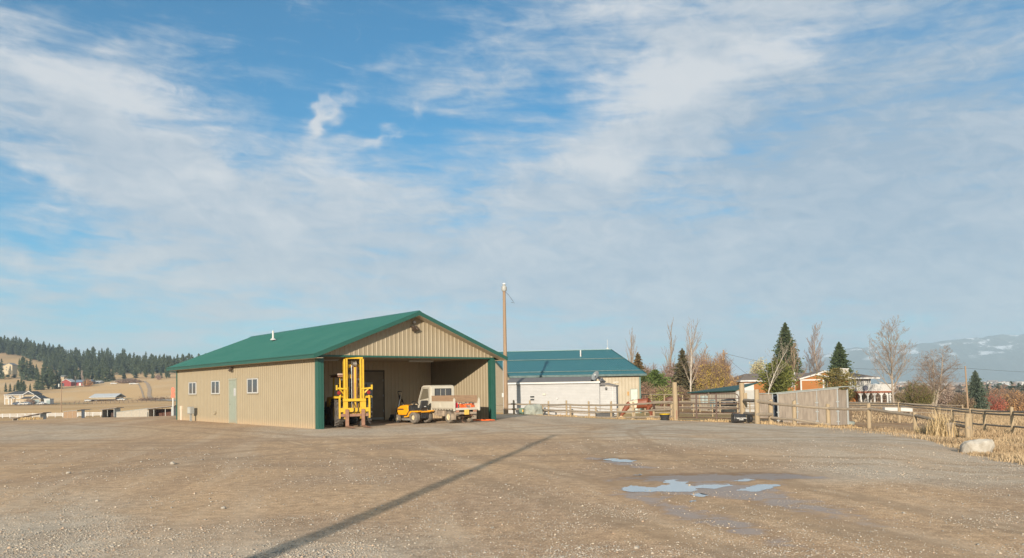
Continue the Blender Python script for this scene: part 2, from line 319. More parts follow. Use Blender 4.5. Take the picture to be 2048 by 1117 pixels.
# building frame
BA=Vector((-8.22,32.89,0)); BU=Vector((math.cos(R(40.5)),math.sin(R(40.5)),0)); BD=Vector((-BU.y,BU.x,0)); BW=9.6; BL=18.7
def zones(X,Y,Z):
    """albedo (n,3), grit, grass for ground points"""
    n=len(X); D=np.where(Y>1,Y,1.0); r=np.hypot(X,Y)
    px=1024+X/np.maximum(D,.5)*1550; px=np.where(Y>0.5,px,np.where(X>0,4000,-2000))
    n1=fbm(X*.35,Y*.35,4,3); n2=fbm(X*.09+7,Y*.09,4,9); n3=fbm(X*1.3,Y*1.3,3,17)
    dirt=np.array([.475,.33,.21]); dirt2=np.array([.39,.275,.185]); sand=np.array([.47,.37,.26]); grav=np.array([.42,.375,.31]); gravL=np.array([.52,.46,.38])
    gold=np.array([.56,.37,.19]); gold2=np.array([.42,.275,.15]); mud=np.array([.25,.155,.095]); olive=np.array([.30,.25,.12]); pale=np.array([.57,.42,.26])
    def L(a,b,t): return a*(1-t[:,None])+b*t[:,None]
    c=L(dirt,dirt2,ss(.35,.65,n1)); c=L(c,sand,ss(.45,.7,n2)*.5)
    grit=ss(.45,.7,n1)*.35
    # grey crushed gravel: near left, left far patch, right belt, lower right
    def belt(pxa,pxb,Da,Db,sx=120,sD=.25):
        return ss(pxa-sx,pxa+sx,px)*(1-ss(pxb-sx,pxb+sx,px))*ss(Da*(1-sD),Da*(1+sD),D)*(1-ss(Db*(1-sD),Db*(1+sD),D))
    g=np.maximum.reduce([belt(-900,260,3,12.5,140,.22)*.95,belt(-900,900,3,8.6,150,.12)*.7,belt(-200,240,27,42,110,.1)*.7,belt(1180,2600,22,46,80,.15)*.9,belt(1600,2700,12.5,22,120,.1)*.85,belt(520,1180,27,38,60,.12)*.75,belt(1000,1300,36,50,60,.08)*.6])
    g=g*ss(.18,.62,n1*.55+n3*.45)**.6
    c=L(c,L(grav,gravL,ss(.3,.7,n3)),g*.85); grit=np.maximum(grit,g)
    # beyond the yard
    lot=np.interp(px,[-900,0,345,800,1012,1275,1351,1485,1515,1588,1737,1829,1937,2060,2600],[53,53,56,58,52,46,45,43.5,41,39,36.5,33,27,24,22])
    e=lot*(1+(n1-.5)*.06); out=ss(0,1.5,D-e)
    fieldc=L(gold,gold2,ss(.4,.7,fbm(X*.012,Y*.03,4,5))*.75); fieldc=L(fieldc,pale,ss(.5,.75,fbm(X*.02+9,Y*.05,4,8))*.6)
    near=L(mud,gold2,ss(.5,.75,n1)*.6)
    pen=ss(1230,1300,px)*(1-ss(1860,1960,px))*(1-ss(95,120,D))
    greeny=ss(1010,1060,px)*(1-ss(1480,1540,px))*ss(46,48,D)*(1-ss(85,100,D))
    oc=L(fieldc,near,pen*.9); oc=L(oc,olive,greeny*.55*ss(.3,.6,n2))
    left=(1-ss(380,480,px))*(1-ss(150,190,D)); oc=L(oc,np.array([.33,.24,.14]),left*.7*ss(.3,.6,n2))
    hill=ss(900,1000,D)*(1-ss(700,900,px)); oc=L(oc,np.array([.36,.25,.14]),hill*ss(.35,.6,fbm(X*.02,Y*.02,4,2))*.7)
    valley=ss(350,600,D)*ss(900,1100,px); oc=L(oc,np.array([.20,.16,.11]),valley*.7)
    c=L(c,oc,out); grit=grit*(1-out)
    # dry grass strip by the right-hand fence
    gr=ss(1640,1760,px)*ss(0,1,(D-(lot-6.5-ss(1750,2000,px)*1.5+(n1-.5)*5))/2.5)*(1-out)*ss(.30,.55,n1+ss(1800,2050,px)*.25)
    gr=np.maximum(gr,ss(1500,1600,px)*(1-out)*ss(-2.2,-.6,D-lot)*.8)
    c=L(c,L(gold,pale,n3),gr*.75); grit=grit*(1-gr*.7)
    grass=np.maximum(gr,out*ss(1850,1950,px)*.9)
    mt=ss(5200,6000,D)*ss(700,1000,px); c=L(c,np.array([.07,.085,.075]),mt)
    return c,grit,grass
def rut_z(X,Y):
    r=np.hypot(X,Y); k=np.clip((70-r)/20,0,1)
    z=(fbm(X*.5,Y*.5,4,31)-.5)*.05+(fbm(X*2.2,Y*2.2,3,41)-.5)*.018
    # wheel ruts fanning from the far entrance towards the camera
    th=np.arctan2(X-5,62-Y); z=z+np.sin(th*46+fbm(X*.2,Y*.2,3,5)*5)*.012*np.clip((40-Y)/20,0,1)
    # keep it level round the puddles and under the barn
    q=((X-3.6)/5.5)**2+((Y-14.5)/4.2)**2; k=k*np.clip(q*.7,0.06,1)
    lx=(X-BA.x)*BU.x+(Y-BA.y)*BU.y; ly=(X-BA.x)*BD.x+(Y-BA.y)*BD.y
    ins=(lx>-.6)&(lx<BW+.6)&(ly>-.2)&(ly<BL+.3); return np.where(ins,-.004,z*k)
def ground_z(x,y): return float(tz_arr([x],[y])[0]+rut_z(np.array([x]),np.array([y]))[0])
am=np.concatenate([np.arange(-42,42.01,.22),np.arange(45,318,3.)])
rm=[.4]
while rm[-1]<9000: rm.append(rm[-1]*(1.022 if rm[-1]<90 else 1.03))
rm=np.array(rm); na=len(am); nrr=len(rm)
AA,RR=np.meshgrid(np.radians(am),rm); GX=(RR*np.sin(AA)).ravel(); GY=(RR*np.cos(AA)).ravel(); GZ=tz_arr(GX,GY)+rut_z(GX,GY)
V=np.stack([GX,GY,GZ],1); ii,jj=np.meshgrid(np.arange(nrr-1),np.arange(na),indexing='ij'); j2=(jj+1)%na
Fq=np.stack([ii*na+jj,ii*na+j2,(ii+1)*na+j2,(ii+1)*na+jj],-1).reshape(-1,4)
V=np.vstack([V,[[0,0,0]]]); 
alb,grit,grass=zones(V[:,0],V[:,1],V[:,2])
gm=bpy.data.materials.new('ground'); gm.use_nodes=True; gnt=gm.node_tree; gb=gnt.nodes['Principled BSDF']; K=NB(gnt)
geo=gnt.nodes.new('ShaderNodeNewGeometry'); P=geo.outputs['Position']; px_,py_,pz_=K.sep(P)
base=K.attr('albedo').outputs['Color']; zn=K.sep(K.attr('zone').outputs['Color'])
P2=K.comb(px_,py_,0.0)
near_m0=K.mp(py_,75,45,0,1)
d1=K.noise(P2,.9,7,.62); d2=K.noise(P2,6.0,6,.65); d3=K.noise(P2,38.0,4,.6)
base=K.mix(K.m('MULTIPLY',K.mp(d1,.34,.68,0,.35),near_m0),base,(.33,.24,.17),'MIX')
base=K.mix(.8,base,K.mix(K.mp(d2,.25,.75),(.66,.65,.64),(1.32,1.31,1.29)),'MULTIPLY'); base=K.mix(K.m('MULTIPLY',near_m0,.8),base,K.mix(K.mp(d3,.28,.72),(.58,.57,.56),(1.40,1.39,1.37)),'MULTIPLY')
# dusty lighter wheel tracks (compacted dirt) along curved paths
tu=K.m('MULTIPLY_ADD',py_,.22,px_); trk=K.noise(K.comb(K.m('MULTIPLY',tu,.55),K.m('MULTIPLY',py_,.05),0.0),1.6,4,.55,.3)
near_m=K.m('MULTIPLY',K.mp(py_,75,45,0,1),K.m('SUBTRACT',1.0,zn[1]))
base=K.mix(K.m('MULTIPLY',K.mp(trk,.50,.66,0,.38),near_m),base,(.53,.41,.295))
base=K.mix(K.m('MULTIPLY',K.mp(trk,.44,.34,0,.32),near_m),base,(.29,.20,.135))
# wheel tracks: pairs of arcs
wob=K.m('MULTIPLY',K.m('SUBTRACT',K.noise(P2,.05,1,.5),.5),2.4); tn=K.noise(P2,.55,5,.65); tk=0.0
for (cx_,cy_,r_) in ((-10,70,44),(-6,76,53),(48,20,45),(-5,-26,44),(-70,-20,78),(70,-30,92)):
    dd=K.m('SUBTRACT',K.vm('LENGTH',K.vm('SUBTRACT',P2,(cx_,cy_,0.0))),K.m('ADD',wob,r_))
    dd=K.m('ABSOLUTE',K.m('SUBTRACT',K.m('ABSOLUTE',dd),.8)); tk=K.m('MAXIMUM',tk,K.mp(dd,.34,.02))
tk=K.m('MULTIPLY',K.m('MULTIPLY',tk,near_m),K.mp(tn,.34,.66))
base=K.mix(K.m('MULTIPLY',tk,.34),base,(.55,.41,.28)); tedge=K.m('MULTIPLY',K.m('MULTIPLY',tk,K.m('SUBTRACT',1.0,tk)),2.2); base=K.mix(tedge,base,(.27,.19,.125))
zg=K.m('MULTIPLY',zn[0],K.m('MULTIPLY_ADD',tk,-.8,1.0))
# stones seen as speckle
def speck(scale,lo,hi):
    vd=K.voro(P2,scale); vc=K.voro(P2,scale,True); pick=K.sep(vc)
    msk=K.m('MULTIPLY',K.mp(vd,hi,lo,0,1),K.mp(pick[0],K.m('SUBTRACT',.985,K.m('MULTIPLY',zg,.62)),1.0,0,1,False)); return msk,pick
m1,pk1=speck(30,.16,.34); m2,pk2=speck(75,.2,.45)
stone=K.mix(pk1[1],(.24,.235,.22),(.50,.42,.32)); stone2=K.mix(pk2[1],(.26,.24,.21),(.56,.46,.34))
far=K.mp(py_,70,40,0,1)
base=K.mix(K.m('MULTIPLY',K.m('MINIMUM',K.m('MULTIPLY',m2,2.2),1.0),far),base,stone2); base=K.mix(K.m('MULTIPLY',K.m('MINIMUM',K.m('MULTIPLY',m1,2.5),1.0),far),base,stone)
# wet ground round the puddles
wn=K.noise(P2,2.4,7,.66,.5)
def wet(cx,cy,rx,ry,rot,edge=.9):
    c_,s_=math.cos(R(rot)),math.sin(R(rot)); dx=K.m('SUBTRACT',px_,cx); dy=K.m('SUBTRACT',py_,cy)
    u=K.m('ADD',K.m('MULTIPLY',dx,c_/rx),K.m('MULTIPLY',dy,s_/rx)); v=K.m('ADD',K.m('MULTIPLY',dx,-s_/ry),K.m('MULTIPLY',dy,c_/ry))
    return K.m('EXPONENT',K.m('MULTIPLY',K.m('MULTIPLY_ADD',u,u,K.m('MULTIPLY',v,v)),-edge))
WS=[(2.2,16.2,.35,1.8,20),(3.0,13.4,1.5,.55,0),(4.6,13.4,.9,.45,0),(2.3,9.4,.38,2.6,14),(3.6,10.6,.55,2.2,18),(3.0,11.9,1.3,.6,10)]
PDK=[(2.30,17.0,.75,.55,0),(3.05,13.55,1.55,.75,0),(4.45,13.55,.75,.6,0)]
wsum=0.0
for w_ in WS: wsum=K.m('ADD',wsum,wet(*w_))
wg=K.m('MINIMUM',K.m('MULTIPLY',wsum,2.0),1.0); wetm=K.mp(K.m('ADD',wsum,K.m('MULTIPLY',K.m('MULTIPLY',K.m('SUBTRACT',wn,.5),2.6),wg)),.50,1.0); damp=K.mp(K.m('ADD',wsum,K.m('MULTIPLY',K.m('MULTIPLY',K.m('SUBTRACT',wn,.5),1.0),wg)),.15,.8)
base=K.mix(K.m('MULTIPLY',damp,.5),base,(.31,.205,.13)); base=K.mix(K.m('MULTIPLY',wetm,.5),base,(.24,.175,.14))
pk_=0.0
for w_ in PDK: pk_=K.m('ADD',pk_,wet(*w_,1.3))
base=K.mix(K.mp(K.m('ADD',pk_,K.m('MULTIPLY',K.m('SUBTRACT',wn,.5),.5)),.25,.7,0,.55),base,(.20,.135,.09))
gnt.links.new(base,gb.inputs['Base Color'])
gnt.links.new(K.m('SUBTRACT',.93,K.m('MULTIPLY',wetm,.52)),gb.inputs['Roughness']); gb.inputs['Specular IOR Level'].default_value=.3
gnt.links.new(K.m('MULTIPLY',wetm,.6),gb.inputs['Specular IOR Level'])
hh=K.m('ADD',K.m('MULTIPLY',d2,.7),K.m('ADD',K.m('MULTIPLY',d3,.35),K.m('MULTIPLY',K.m('ADD',m1,K.m('MULTIPLY',m2,.5)),.55)))
nb=gnt.nodes.new('ShaderNodeBump'); nb.inputs['Distance'].default_value=.03; gnt.links.new(hh,nb.inputs['Height']); gnt.links.new(K.m('MULTIPLY',K.m('SUBTRACT',1.0,K.m('MULTIPLY',wetm,.93)),K.mp(py_,9,45,.28,.06)),nb.inputs['Strength'])
gnt.links.new(nb.outputs[0],gb.inputs['Normal'])
# close the centre with the last vertex
ctr=len(V)-1
ground=npmesh('ground',V,Fq,gm,smooth=True)
a=ground.data.color_attributes.new('albedo','FLOAT_COLOR','POINT'); arr=np.ones((len(V),4),np.float32); arr[:,:3]=alb; a.data.foreach_set('color',arr.ravel())
a=ground.data.color_attributes.new('zone','FLOAT_COLOR','POINT'); arr=np.ones((len(V),4),np.float32); arr[:,0]=grit; arr[:,1]=grass; arr[:,2]=0; a.data.foreach_set('color',arr.ravel())
struct(ground)
# ------------------------------------------------------------------ puddles
wm=bpy.data.materials.new('puddle_water'); wm.use_nodes=True; b=wm.node_tree.nodes['Principled BSDF']; b.inputs['Base Color'].default_value=(.32,.29,.25,1); b.inputs['Roughness'].default_value=.04; b.inputs['IOR'].default_value=4.0; b.inputs['Specular IOR Level'].default_value=1.0
def puddle(pts,seed,z=.006):
    q=random.Random(seed); base=[gp(a,b_,0) for a,b_ in pts]; out=[]
    n=len(base)
    for i in range(n):
        p,p2=base[i],base[(i+1)%n]
        for k in range(14):
            t=k/14; v=p.lerp(p2,t); fr=1.0
            nx=(p2-p).normalized(); nn=Vector((-nx.y,nx.x,0)); j=(float(fbm(np.array([v.x*5.]),np.array([v.y*5.]),4,seed)[0])-.5)*.30+(q.random()-.5)*.03
            out.append(v+nn*j)
    zg=max(ground_z(p.x,p.y) for p in base)
    mb=MB(); c=sum(out,Vector())/len(out); vs=[(p.x,p.y,z) for p in out]
    me=bpy.data.meshes.new('puddle'); b2=bmesh.new(); vv=[b2.verts.new(p) for p in vs]; es=b2.faces.new(vv); bmesh.ops.triangulate(b2,faces=[es]); bmesh.ops.recalc_face_normals(b2,faces=b2.faces[:])
    for f_ in b2.faces:
        if f_.normal.z<0: f_.normal_flip()
    b2.to_mesh(me); b2.free(); me.materials.append(wm); o=bpy.data.objects.new('puddle',me); COL.objects.link(o); return o
struct(puddle([(1206,920),(1222,917.5),(1245,920),(1273,921.5),(1262,925),(1235,925)],3))
struct(puddle([(1243,978),(1262,971),(1305,975),(1340,972),(1330,962),(1350,961),(1372,967),(1385,973),(1420,971),(1462,969),(1466,972),(1430,977),(1398,978),(1388,984),(1350,985),(1300,985),(1265,984)],5))
struct(puddle([(1472,983),(1490,973),(1525,970),(1553,970),(1552,976),(1522,981),(1505,984)],8))
struct(puddle([(1462,963),(1490,959),(1510,961),(1490,964)],11))
struct(puddle([(1376,989),(1402,987),(1425,991),(1400,995)],14))
struct(puddle([(1372,1003),(1392,1001),(1398,1004),(1380,1006)],17))
struct(puddle([(1262,951),(1282,949),(1286,951),(1270,952.5)],19))
# ------------------------------------------------------------------ loose gravel (stones you can make out near the camera)
def pebbles():
    M=130000; pxs=nr.uniform(-60,2110,M*2); pys=858+(1180-858)*nr.uniform(0,1,M*2)**.62
    d=_r2[None,:]*((pxs-CX)/F)[:,None]+_u2[None,:]*((PY-pys)/F)[:,None]+_f[None,:]; t=-HC/d[:,2]; X=d[:,0]*t; Y=d[:,1]*t
    X=X[:];ok=(Y>5)&(Y<24); X=X[ok];Y=Y[ok]; al,gr,ga=zones(X,Y,np.zeros(len(X)))
    cl=fbm(X*2.0,Y*2.0,3,77); pr=(.12+gr*.88)*(.3+1.4*ss(.35,.7,cl)); wq=((X-3.3)/2.6)**2+((Y-13.3)/1.6)**2
    keep=(nr.uniform(0,1,len(X))<pr)&(wq>1); X=X[keep][:M];Y=Y[keep][:M]; gr=gr[keep][:M]; n=len(X)
    s=.0025+.0030*nr.gamma(1.5,.9,n); s=np.minimum(s,.024)*np.clip(Y/13,.85,1.5)
    Z=tz_arr(X,Y)+rut_z(X,Y)
    o=np.array([[1,0,0],[0,1,0],[-1,0,0],[0,-1,0],[.1,0,1],[0,.1,-1.]]); jit=1+nr.uniform(-.35,.35,(n,6,3)); an=nr.uniform(0,6.28,n); ca,sa=np.cos(an),np.sin(an)
    q=o[None]*jit*s[:,None,None]*np.stack([nr.uniform(.8,1.5,n),nr.uniform(.7,1.1,n),nr.uniform(.45,.8,n)],1)[:,None,:]
    VX=q[...,0]*ca[:,None]-q[...,1]*sa[:,None]; VY=q[...,0]*sa[:,None]+q[...,1]*ca[:,None]
    V=np.stack([VX+X[:,None],VY+Y[:,None],q[...,2]+Z[:,None]+s[:,None]*.25],-1).reshape(-1,3)
    f=np.array([[0,1,4],[1,2,4],[2,3,4],[3,0,4],[1,0,5],[2,1,5],[3,2,5],[0,3,5]]); Fa=(f[None]+(np.arange(n)*6)[:,None,None]).reshape(-1,3)
    pal=np.array([[.33,.30,.26],[.25,.23,.20],[.40,.34,.27],[.38,.28,.20],[.45,.38,.29],[.33,.29,.24],[.42,.37,.30]]); k=nr.choice(7,n,p=[.2,.2,.14,.14,.06,.18,.08]); T=np.repeat(pal[k]*nr.uniform(.8,1.15,(n,1)),6,0)
    o_=npmesh('gravel',V,Fa,vcmat('stone_chips',.85,.25),tint=T); tag(o_,kind='stuff'); return o_
pebbles()
sm=mat('field_stone',(.36,.32,.26),.85,(.25,.22,.19),14,.8,bump=.5,bscale=30)
def stone(px,py,r,label,seed):
    r*=.62; p=gp(px,py,0); mb=MB(); mb.ball((0,0,r*.35),(r,r*.75,r*.6),12,8,.16,seed); o=mb.build('stone',sm,None,smooth=50); o.location=(p.x,p.y,ground_z(p.x,p.y)); o.rotation_euler=(0,0,seed); tag(o,label,'stone','loose stones on the lot')
stone(137,949,.075,'small dark grey stone alone on the brown dirt at the left',1)
stone(345,931,.11,'flat pale stone half sunk in the dirt below the barn side door',2)
stone(194,1001,.05,'whitish pebble at the edge of the grey gravel in the left foreground',3)
stone(447,1018,.06,'round grey stone in the foreground dirt left of the long pole shadow',4)
stone(1379,971.5,.035,'dark little stone standing in the water of the largest puddle',6)
stone(1273,1096,.05,'pale flat stone at the bottom edge below the puddles',7)
# ------------------------------------------------------------------ main barn
M_tan=mat('tan_steel',(.295,.242,.162),.5,(.262,.214,.142),1.2,.7,dirt=(.40,.28,.17),dirt_z=.35,spec=.4)
M_tanb=mat('beige_steel',(.33,.278,.198),.5,(.30,.25,.175),1.2,.7,spec=.4)
M_green=mat('green_steel',(.015,.074,.056),.45,(.021,.086,.065),2.0,.8,spec=.5)
M_roof=mat('green_roof_steel',(.016,.098,.078),.5,(.027,.118,.094),.7,.8,spec=.5)
M_white=mat('white_paint',(.46,.455,.44),.5,(.40,.395,.38),3,.5)
M_dark=mat('dark_glass',(.05,.055,.06),.08,(.09,.09,.09),2,.6,spec=.8)
M_blk=mat('black_plastic',(.025,.025,.027),.45,(.04,.04,.04),6,.6)
M_grey=mat('grey_metal',(.36,.37,.36),.45,(.28,.29,.28),6,.7,metal=.4)
M_soff=mat('soffit_tan',(.50,.42,.31),.6,(.36,.29,.2),2,.6)
M_doorgrn=mat('sage_door_paint',(.26,.29,.235),.5,(.21,.235,.19),3,.6,dirt=(.3,.24,.16),dirt_z=.3)
M_doorbr=mat('brown_door_paint',(.24,.19,.13),.55,(.17,.135,.095),3,.6)
M_pole=mat('weathered_pole',(.30,.205,.13),.85,(.20,.135,.085),3,.9,bump=.6,bscale=14,stretch=(6,6,.35))
M_conc=mat('concrete',(.42,.39,.34),.9,(.33,.3,.26),4,.8)
M_orange=mat('orange_plastic',(.85,.16,.03),.45,(.7,.12,.02),6,.6)
M_red=mat('red_plastic',(.60,.03,.03),.4,(.45,.03,.03),6,.6)
def ribbed(mb,O,U,L,bot,top,Nn,pitch=.2286,h=.018,w=.045,both=True):
    """rib profile sheet; bot(s)/top(s) give the two ends at distance s along U"""
    O=Vector(O);U=Vector(U);Nn=Vector(Nn); S=[0.0]
    prof=[(0.0,0.0)]; s=pitch/2
    while s<L-w:
        prof+=[(s-w,0),(s-w*.45,h),(s+w*.45,h),(s+w,0)]
        s+=pitch
    prof.append((L,0.0)); vs=[]
    for (s,o) in prof: vs.append(O+U*s+Nn*o+bot(s)); vs.append(O+U*s+Nn*o+top(s))
    fs=[(2*i,2*i+2,2*i+3,2*i+1) for i in range(len(prof)-1)]
    return mb.add(vs,fs)
barn=thing('steel_barn','tan ribbed steel barn with a green gable roof and an open machinery bay','barn',BA,R(40.5))
WH=3.16; GP=5.02; OV=.45; BAY=5.35; ZV=Vector((0,0,1))
def gz(s): return WH+(GP-WH)*(1-abs(s-BW/2)/(BW/2))
def wall(name,O,U,L,top,N,m=M_tan,bot=None,parent=barn,**k):
    mb=MB(); ribbed(mb,O,U,L,bot or (lambda s:Vector((0,0,-.05))),top,N,**k); o=mb.build(name,m,parent,fixn=False)
    so=o.modifiers.new('solid','SOLIDIFY'); so.thickness=.03; so.offset=-1; return o
up=lambda h:(lambda s:Vector((0,0,h)))
X=Vector((1,0,0));Y=Vector((0,1,0))
# local frame: x along the front, y into the building
wall('wall',(0,BL,0),-Y,BL,up(WH),-X)['label']='long tan side wall with the windows'
wall('wall',(BW,0,0),Y,BL,up(WH),X)
wall('wall',(BW,BL,0),-X,BW,lambda s:Vector((0,0,gz(s))),Y)
M_tanin=mat('tan_steel_bounce_lit',(.52,.42,.29),.55,(.46,.37,.25),1.2,.7)  # paler tan for the shaded bay walls, bounced light put into the colour
wall('wall',(0.16,BAY,0),X,BW-.32,up(WH),-Y,m=M_tanin)['label']='back wall inside the open bay'
wall('wall',(BW-.13,BAY,0),-Y,BAY-.1,up(WH),-X)['label']='lit right-hand wall inside the bay'
wall('wall',(.13,.1,0),Y,BAY-.1,up(WH),X,m=M_tanin)
# gable
wall('gable',(.0,0,0),X,BW,lambda s:Vector((0,0,gz(s)+.02)),-Y,bot=lambda s:Vector((0,0,WH-.02)))
b=MB(); b.bx(.02,BW-.02,-.02,.10,WH-.10,WH-.02); b.build('header_trim',M_green,barn)
b=MB(); b.bx(.03,BW-.03,.1,BAY+.02,WH-.06,WH-.03)
for i in range(9): b.bx(.2,BW-.2,.35+i*.6,.36+i*.6,WH-.068,WH-.062)
b.build('ceiling',M_soff,barn)
for x0 in (-.06,BW-.22):
    b=MB(); b.bx(x0,x0+.28,-.05,.22,-.05,WH-.1); b.bx(x0+.1,x0+.18,-.065,-.05,-.05,WH-.1); b.build('corner_post',M_green,barn,bevel=.008)
for x0 in (-.05,BW-.07):
    b=MB(); b.bx(x0,x0+.12,BL-.07,BL+.05,-.05,WH-.02); b.build('corner_trim',M_green,barn)
# roof
RO=.5; RB=.5; EV=OV; sl=(GP-WH)/(BW/2); RT=.17
for sgn in (1,-1):
    mb=MB(); O=Vector((BW/2,-RO,GP+RT)); dn=Vector((-sgn*(BW/2+EV),0,-sl*(BW/2+EV))); Nn=Vector((-sgn*sl,0,1)).normalized()
    ribbed(mb,O,Y,BL+RO+RB,lambda s:Vector((0,0,0)),lambda s:dn,Nn,pitch=.2286,h=.02,w=.03)
    o=mb.build('roof',M_roof,barn,fixn=False); so=o.modifiers.new('solid','SOLIDIFY'); so.thickness=.02; so.offset=-1
    # rake fascia, back rake, eave fascia, soffit
    for yy in (-RO-.012,BL+RB+.012):
        b=MB(); a0=Vector((BW/2,yy,GP+RT-.09)); b.prism([(0,.10),(1,.10),(1,-.09),(0,-.09)],a0,dn*1.0,ZV,Vector((0,.025 if yy>0 else -.025,0))); b.build('rake_trim',M_green,barn)
    ex=BW/2+dn.x; ez=GP+RT+dn.z
    b=MB(); b.bx(ex-sgn*.02,ex+sgn*.01,-RO-.03,BL+RB+.03,ez-.18,ez+.012); b.bx(ex-sgn*.055,ex-sgn*.021,-RO-.03,BL+RB+.03,ez-.03,ez+.008); b.build('eave_trim',M_green,barn)
    b=MB(); b.prism([(0,-.17),(1,-.17),(1,-.185),(0,-.185)],(BW/2,-RO,GP+RT),dn*.995,ZV,Vector((0,RO-.03,0)))
    b.bx(ex+sgn*.02,BW/2-sgn*(BW/2+.03),-RO+.0,BL+RB,ez-.175,ez-.16); b.build('soffit',M_soff,barn)
b=MB(); b.prism([(-.16,-.16*sl-.012),(0,.012),(.16,-.16*sl-.012),(.16,-.16*sl+.022),(0,.05),(-.16,-.16*sl+.022)],(BW/2,-RO-.02,GP+RT),X,ZV,Vector((0,BL+RO+RB+.04,0))); b.build('ridge_cap',M_roof,barn)
# windows on the long wall (y = distance back from near corner)
def window(y0,y1,z0,z1):
    t=.05; f=MB(); x=-.045
    f.bx(x,.0,y0,y1,z1-t,z1); f.bx(x,.0,y0,y1,z0,z0+t); f.bx(x,.0,y0,y0+t,z0+t,z1-t); f.bx(x,.0,y1-t,y1,z0+t,z1-t); ym=(y0+y1)/2; f.bx(x+.006,.0,ym-.035,ym+.035,z0+t,z1-t)
    w=f.build('window',M_white,barn,bevel=.004); g=MB(); g.bx(-.026,-.02,y0+t,y1-t,z0+t,z1-t); g.build('pane',M_dark,w)
    g=MB(); g.bx(-.019,-.015,y0+t,y0+t+(ym-y0)*.85,z0+t,z1-t); g.build('blind',mat('window_blind',(.35,.27,.19),.8),w)
    s=MB(); s.bx(-.06,-.02,y0-.03,y1+.03,z0-.04,z0-.002); s.build('sill',mat('tan_trim',(.30,.26,.19),.6),w); s=MB(); s.bx(-.06,-.02,y0-.03,y1+.03,z1+.002,z1+.03); s.build('drip_cap',mat('tan_trim',(.30,.26,.19),.6),w)
window(15.25,16.5,1.52,2.22); window(11.55,12.78,1.53,2.24); window(6.4,7.72,1.54,2.27)
b=MB(); y0,y1=9.12,10.16; b.bx(-.05,.0,y0,y0+.06,0,2.32); b.bx(-.05,.0,y1-.06,y1,0,2.32); b.bx(-.06,.0,y0-.02,y1+.02,2.24,2.32)
dr=b.build('side_door',mat('door_frame',(.30,.30,.24),.6),barn); b=MB(); b.bx(-.022,-.012,y0+.06,y1-.06,.03,2.24); b.build('door_leaf',M_doorgrn,dr)
b=MB(); b.bx(-.026,-.0225,y0+.14,y0+.40,1.42,1.80); pp=b.build('notice',M_white,dr)
b=MB()
for i in range(7): b.bx(-.0285,-.0265,y0+.18,y0+.36-(i%3)*.03,1.72-i*.045,1.733-i*.045)
b.build('notice_print',mat('notice_ink',(.16,.2,.3),.8),pp)
b=MB(); b.ball((-.06,y1-.13,1.0),.03,10,6); b.cyl((-.022,y1-.13,1.0),(-.05,y1-.13,1.0),.012); b.build('door_knob',M_grey,dr,smooth=40)
b=MB(); b.box((-.10,9.66,2.86),(.12,.14,.10)); b.cyl((-.12,9.58,2.80),(-.19,9.56,2.70),.05,10,.065); b.cyl((-.12,9.74,2.80),(-.19,9.76,2.70),.05,10,.065); b.build('flood_light',mat('bronze_metal',(.07,.05,.035),.4),barn)
b=MB(); b.box((-.04,12.2,.52),(.05,.22,.12)); b.cyl((-.06,12.14,.5),(-.13,12.14,.42),.04,10); b.build('vent_hood',M_tan,barn)
b=MB(); b.bx(-.10,-.02,17.72,17.86,.0,.62); b.bx(-.11,-.02,17.70,17.88,.62,.84); b.build('conduit',mat('conduit_paint',(.66,.53,.42),.6),barn)
b=MB(); b.cyl((2.75,11.0,GP+RT-.75),(2.75,11.0,GP+RT-.20),.055,12); b.lathe((2.75,11.0,GP+RT-.72),(0,0,1),[(0,.18),(.08,.11),(.1,.07)],14); b.build('roof_vent_pipe',M_white,barn,smooth=40)
# things on the gable: camera / light, ceiling lights, speaker
b=MB(); b.box((4.78,-.10,4.50),(.26,.16,.10)); b.cyl((4.72,-.12,4.46),(4.68,-.24,4.34),.07,10,.10); b.cyl((4.86,-.12,4.46),(4.92,-.22,4.35),.06,10,.09); b.build('gable_light',mat('bronze_metal',(.07,.05,.035),.4),barn)
b=MB(); b.ball((4.78,-.12,4.72),(.07,.07,.07),10,6); b.cyl((4.78,-.02,4.72),(4.78,-.1,4.72),.04); b.build('gable_sensor',M_white,barn,smooth=40)
for (lx,ly) in ((1.6,2.7),(7.0,2.7)):
    b=MB(); b.bx(lx-.75,lx+.75,ly-.09,ly+.09,WH-.13,WH-.075); l=b.build('ceiling_light',M_white,barn,bevel=.01)
    b=MB(); b.cyl((lx-.7,ly-.05,WH-.155),(lx+.7,ly-.05,WH-.155),.018,8); b.cyl((lx-.7,ly+.05,WH-.155),(lx+.7,ly+.05,WH-.155),.018,8); b.build('light_tube',mat('unlit_tube',(.7,.7,.68),.3),l)
# brown door in the bay's back wall with an upside-down roofing chart hung on it
y=BAY-.02
b=MB(); dx0,dx1=3.95,6.42; dz=2.56; b.bx(dx0,dx0+.07,y-.05,y,0,dz); b.bx(dx1-.07,dx1,y-.05,y,0,dz); b.bx(dx0-.0,dx1+.0,y-.055,y,dz,dz+.08)
d2=b.build('bay_door',mat('brown_trim',(.09,.07,.05),.6),barn); b=MB(); b.bx(dx0+.07,dx1-.07,y-.035,y-.01,.02,dz); b.build('door_leaf',M_doorbr,d2)
b=MB(); b.bx(dx0+.07,dx1-.07,y-.045,y-.036,.05,.16); b.build('kick_plate',M_grey,d2)
for zz_ in (.5,1.3,2.1): b=MB(); b.bx(dx1-.11,dx1-.075,y-.05,y-.036,zz_-.06,zz_+.06); b.build('hinge',M_grey,d2)
b=MB(); b.box((BW-4.5,BAY-.05,WH-.18),(.18,.1,.1)); b.build('alarm_box',M_blk,barn)
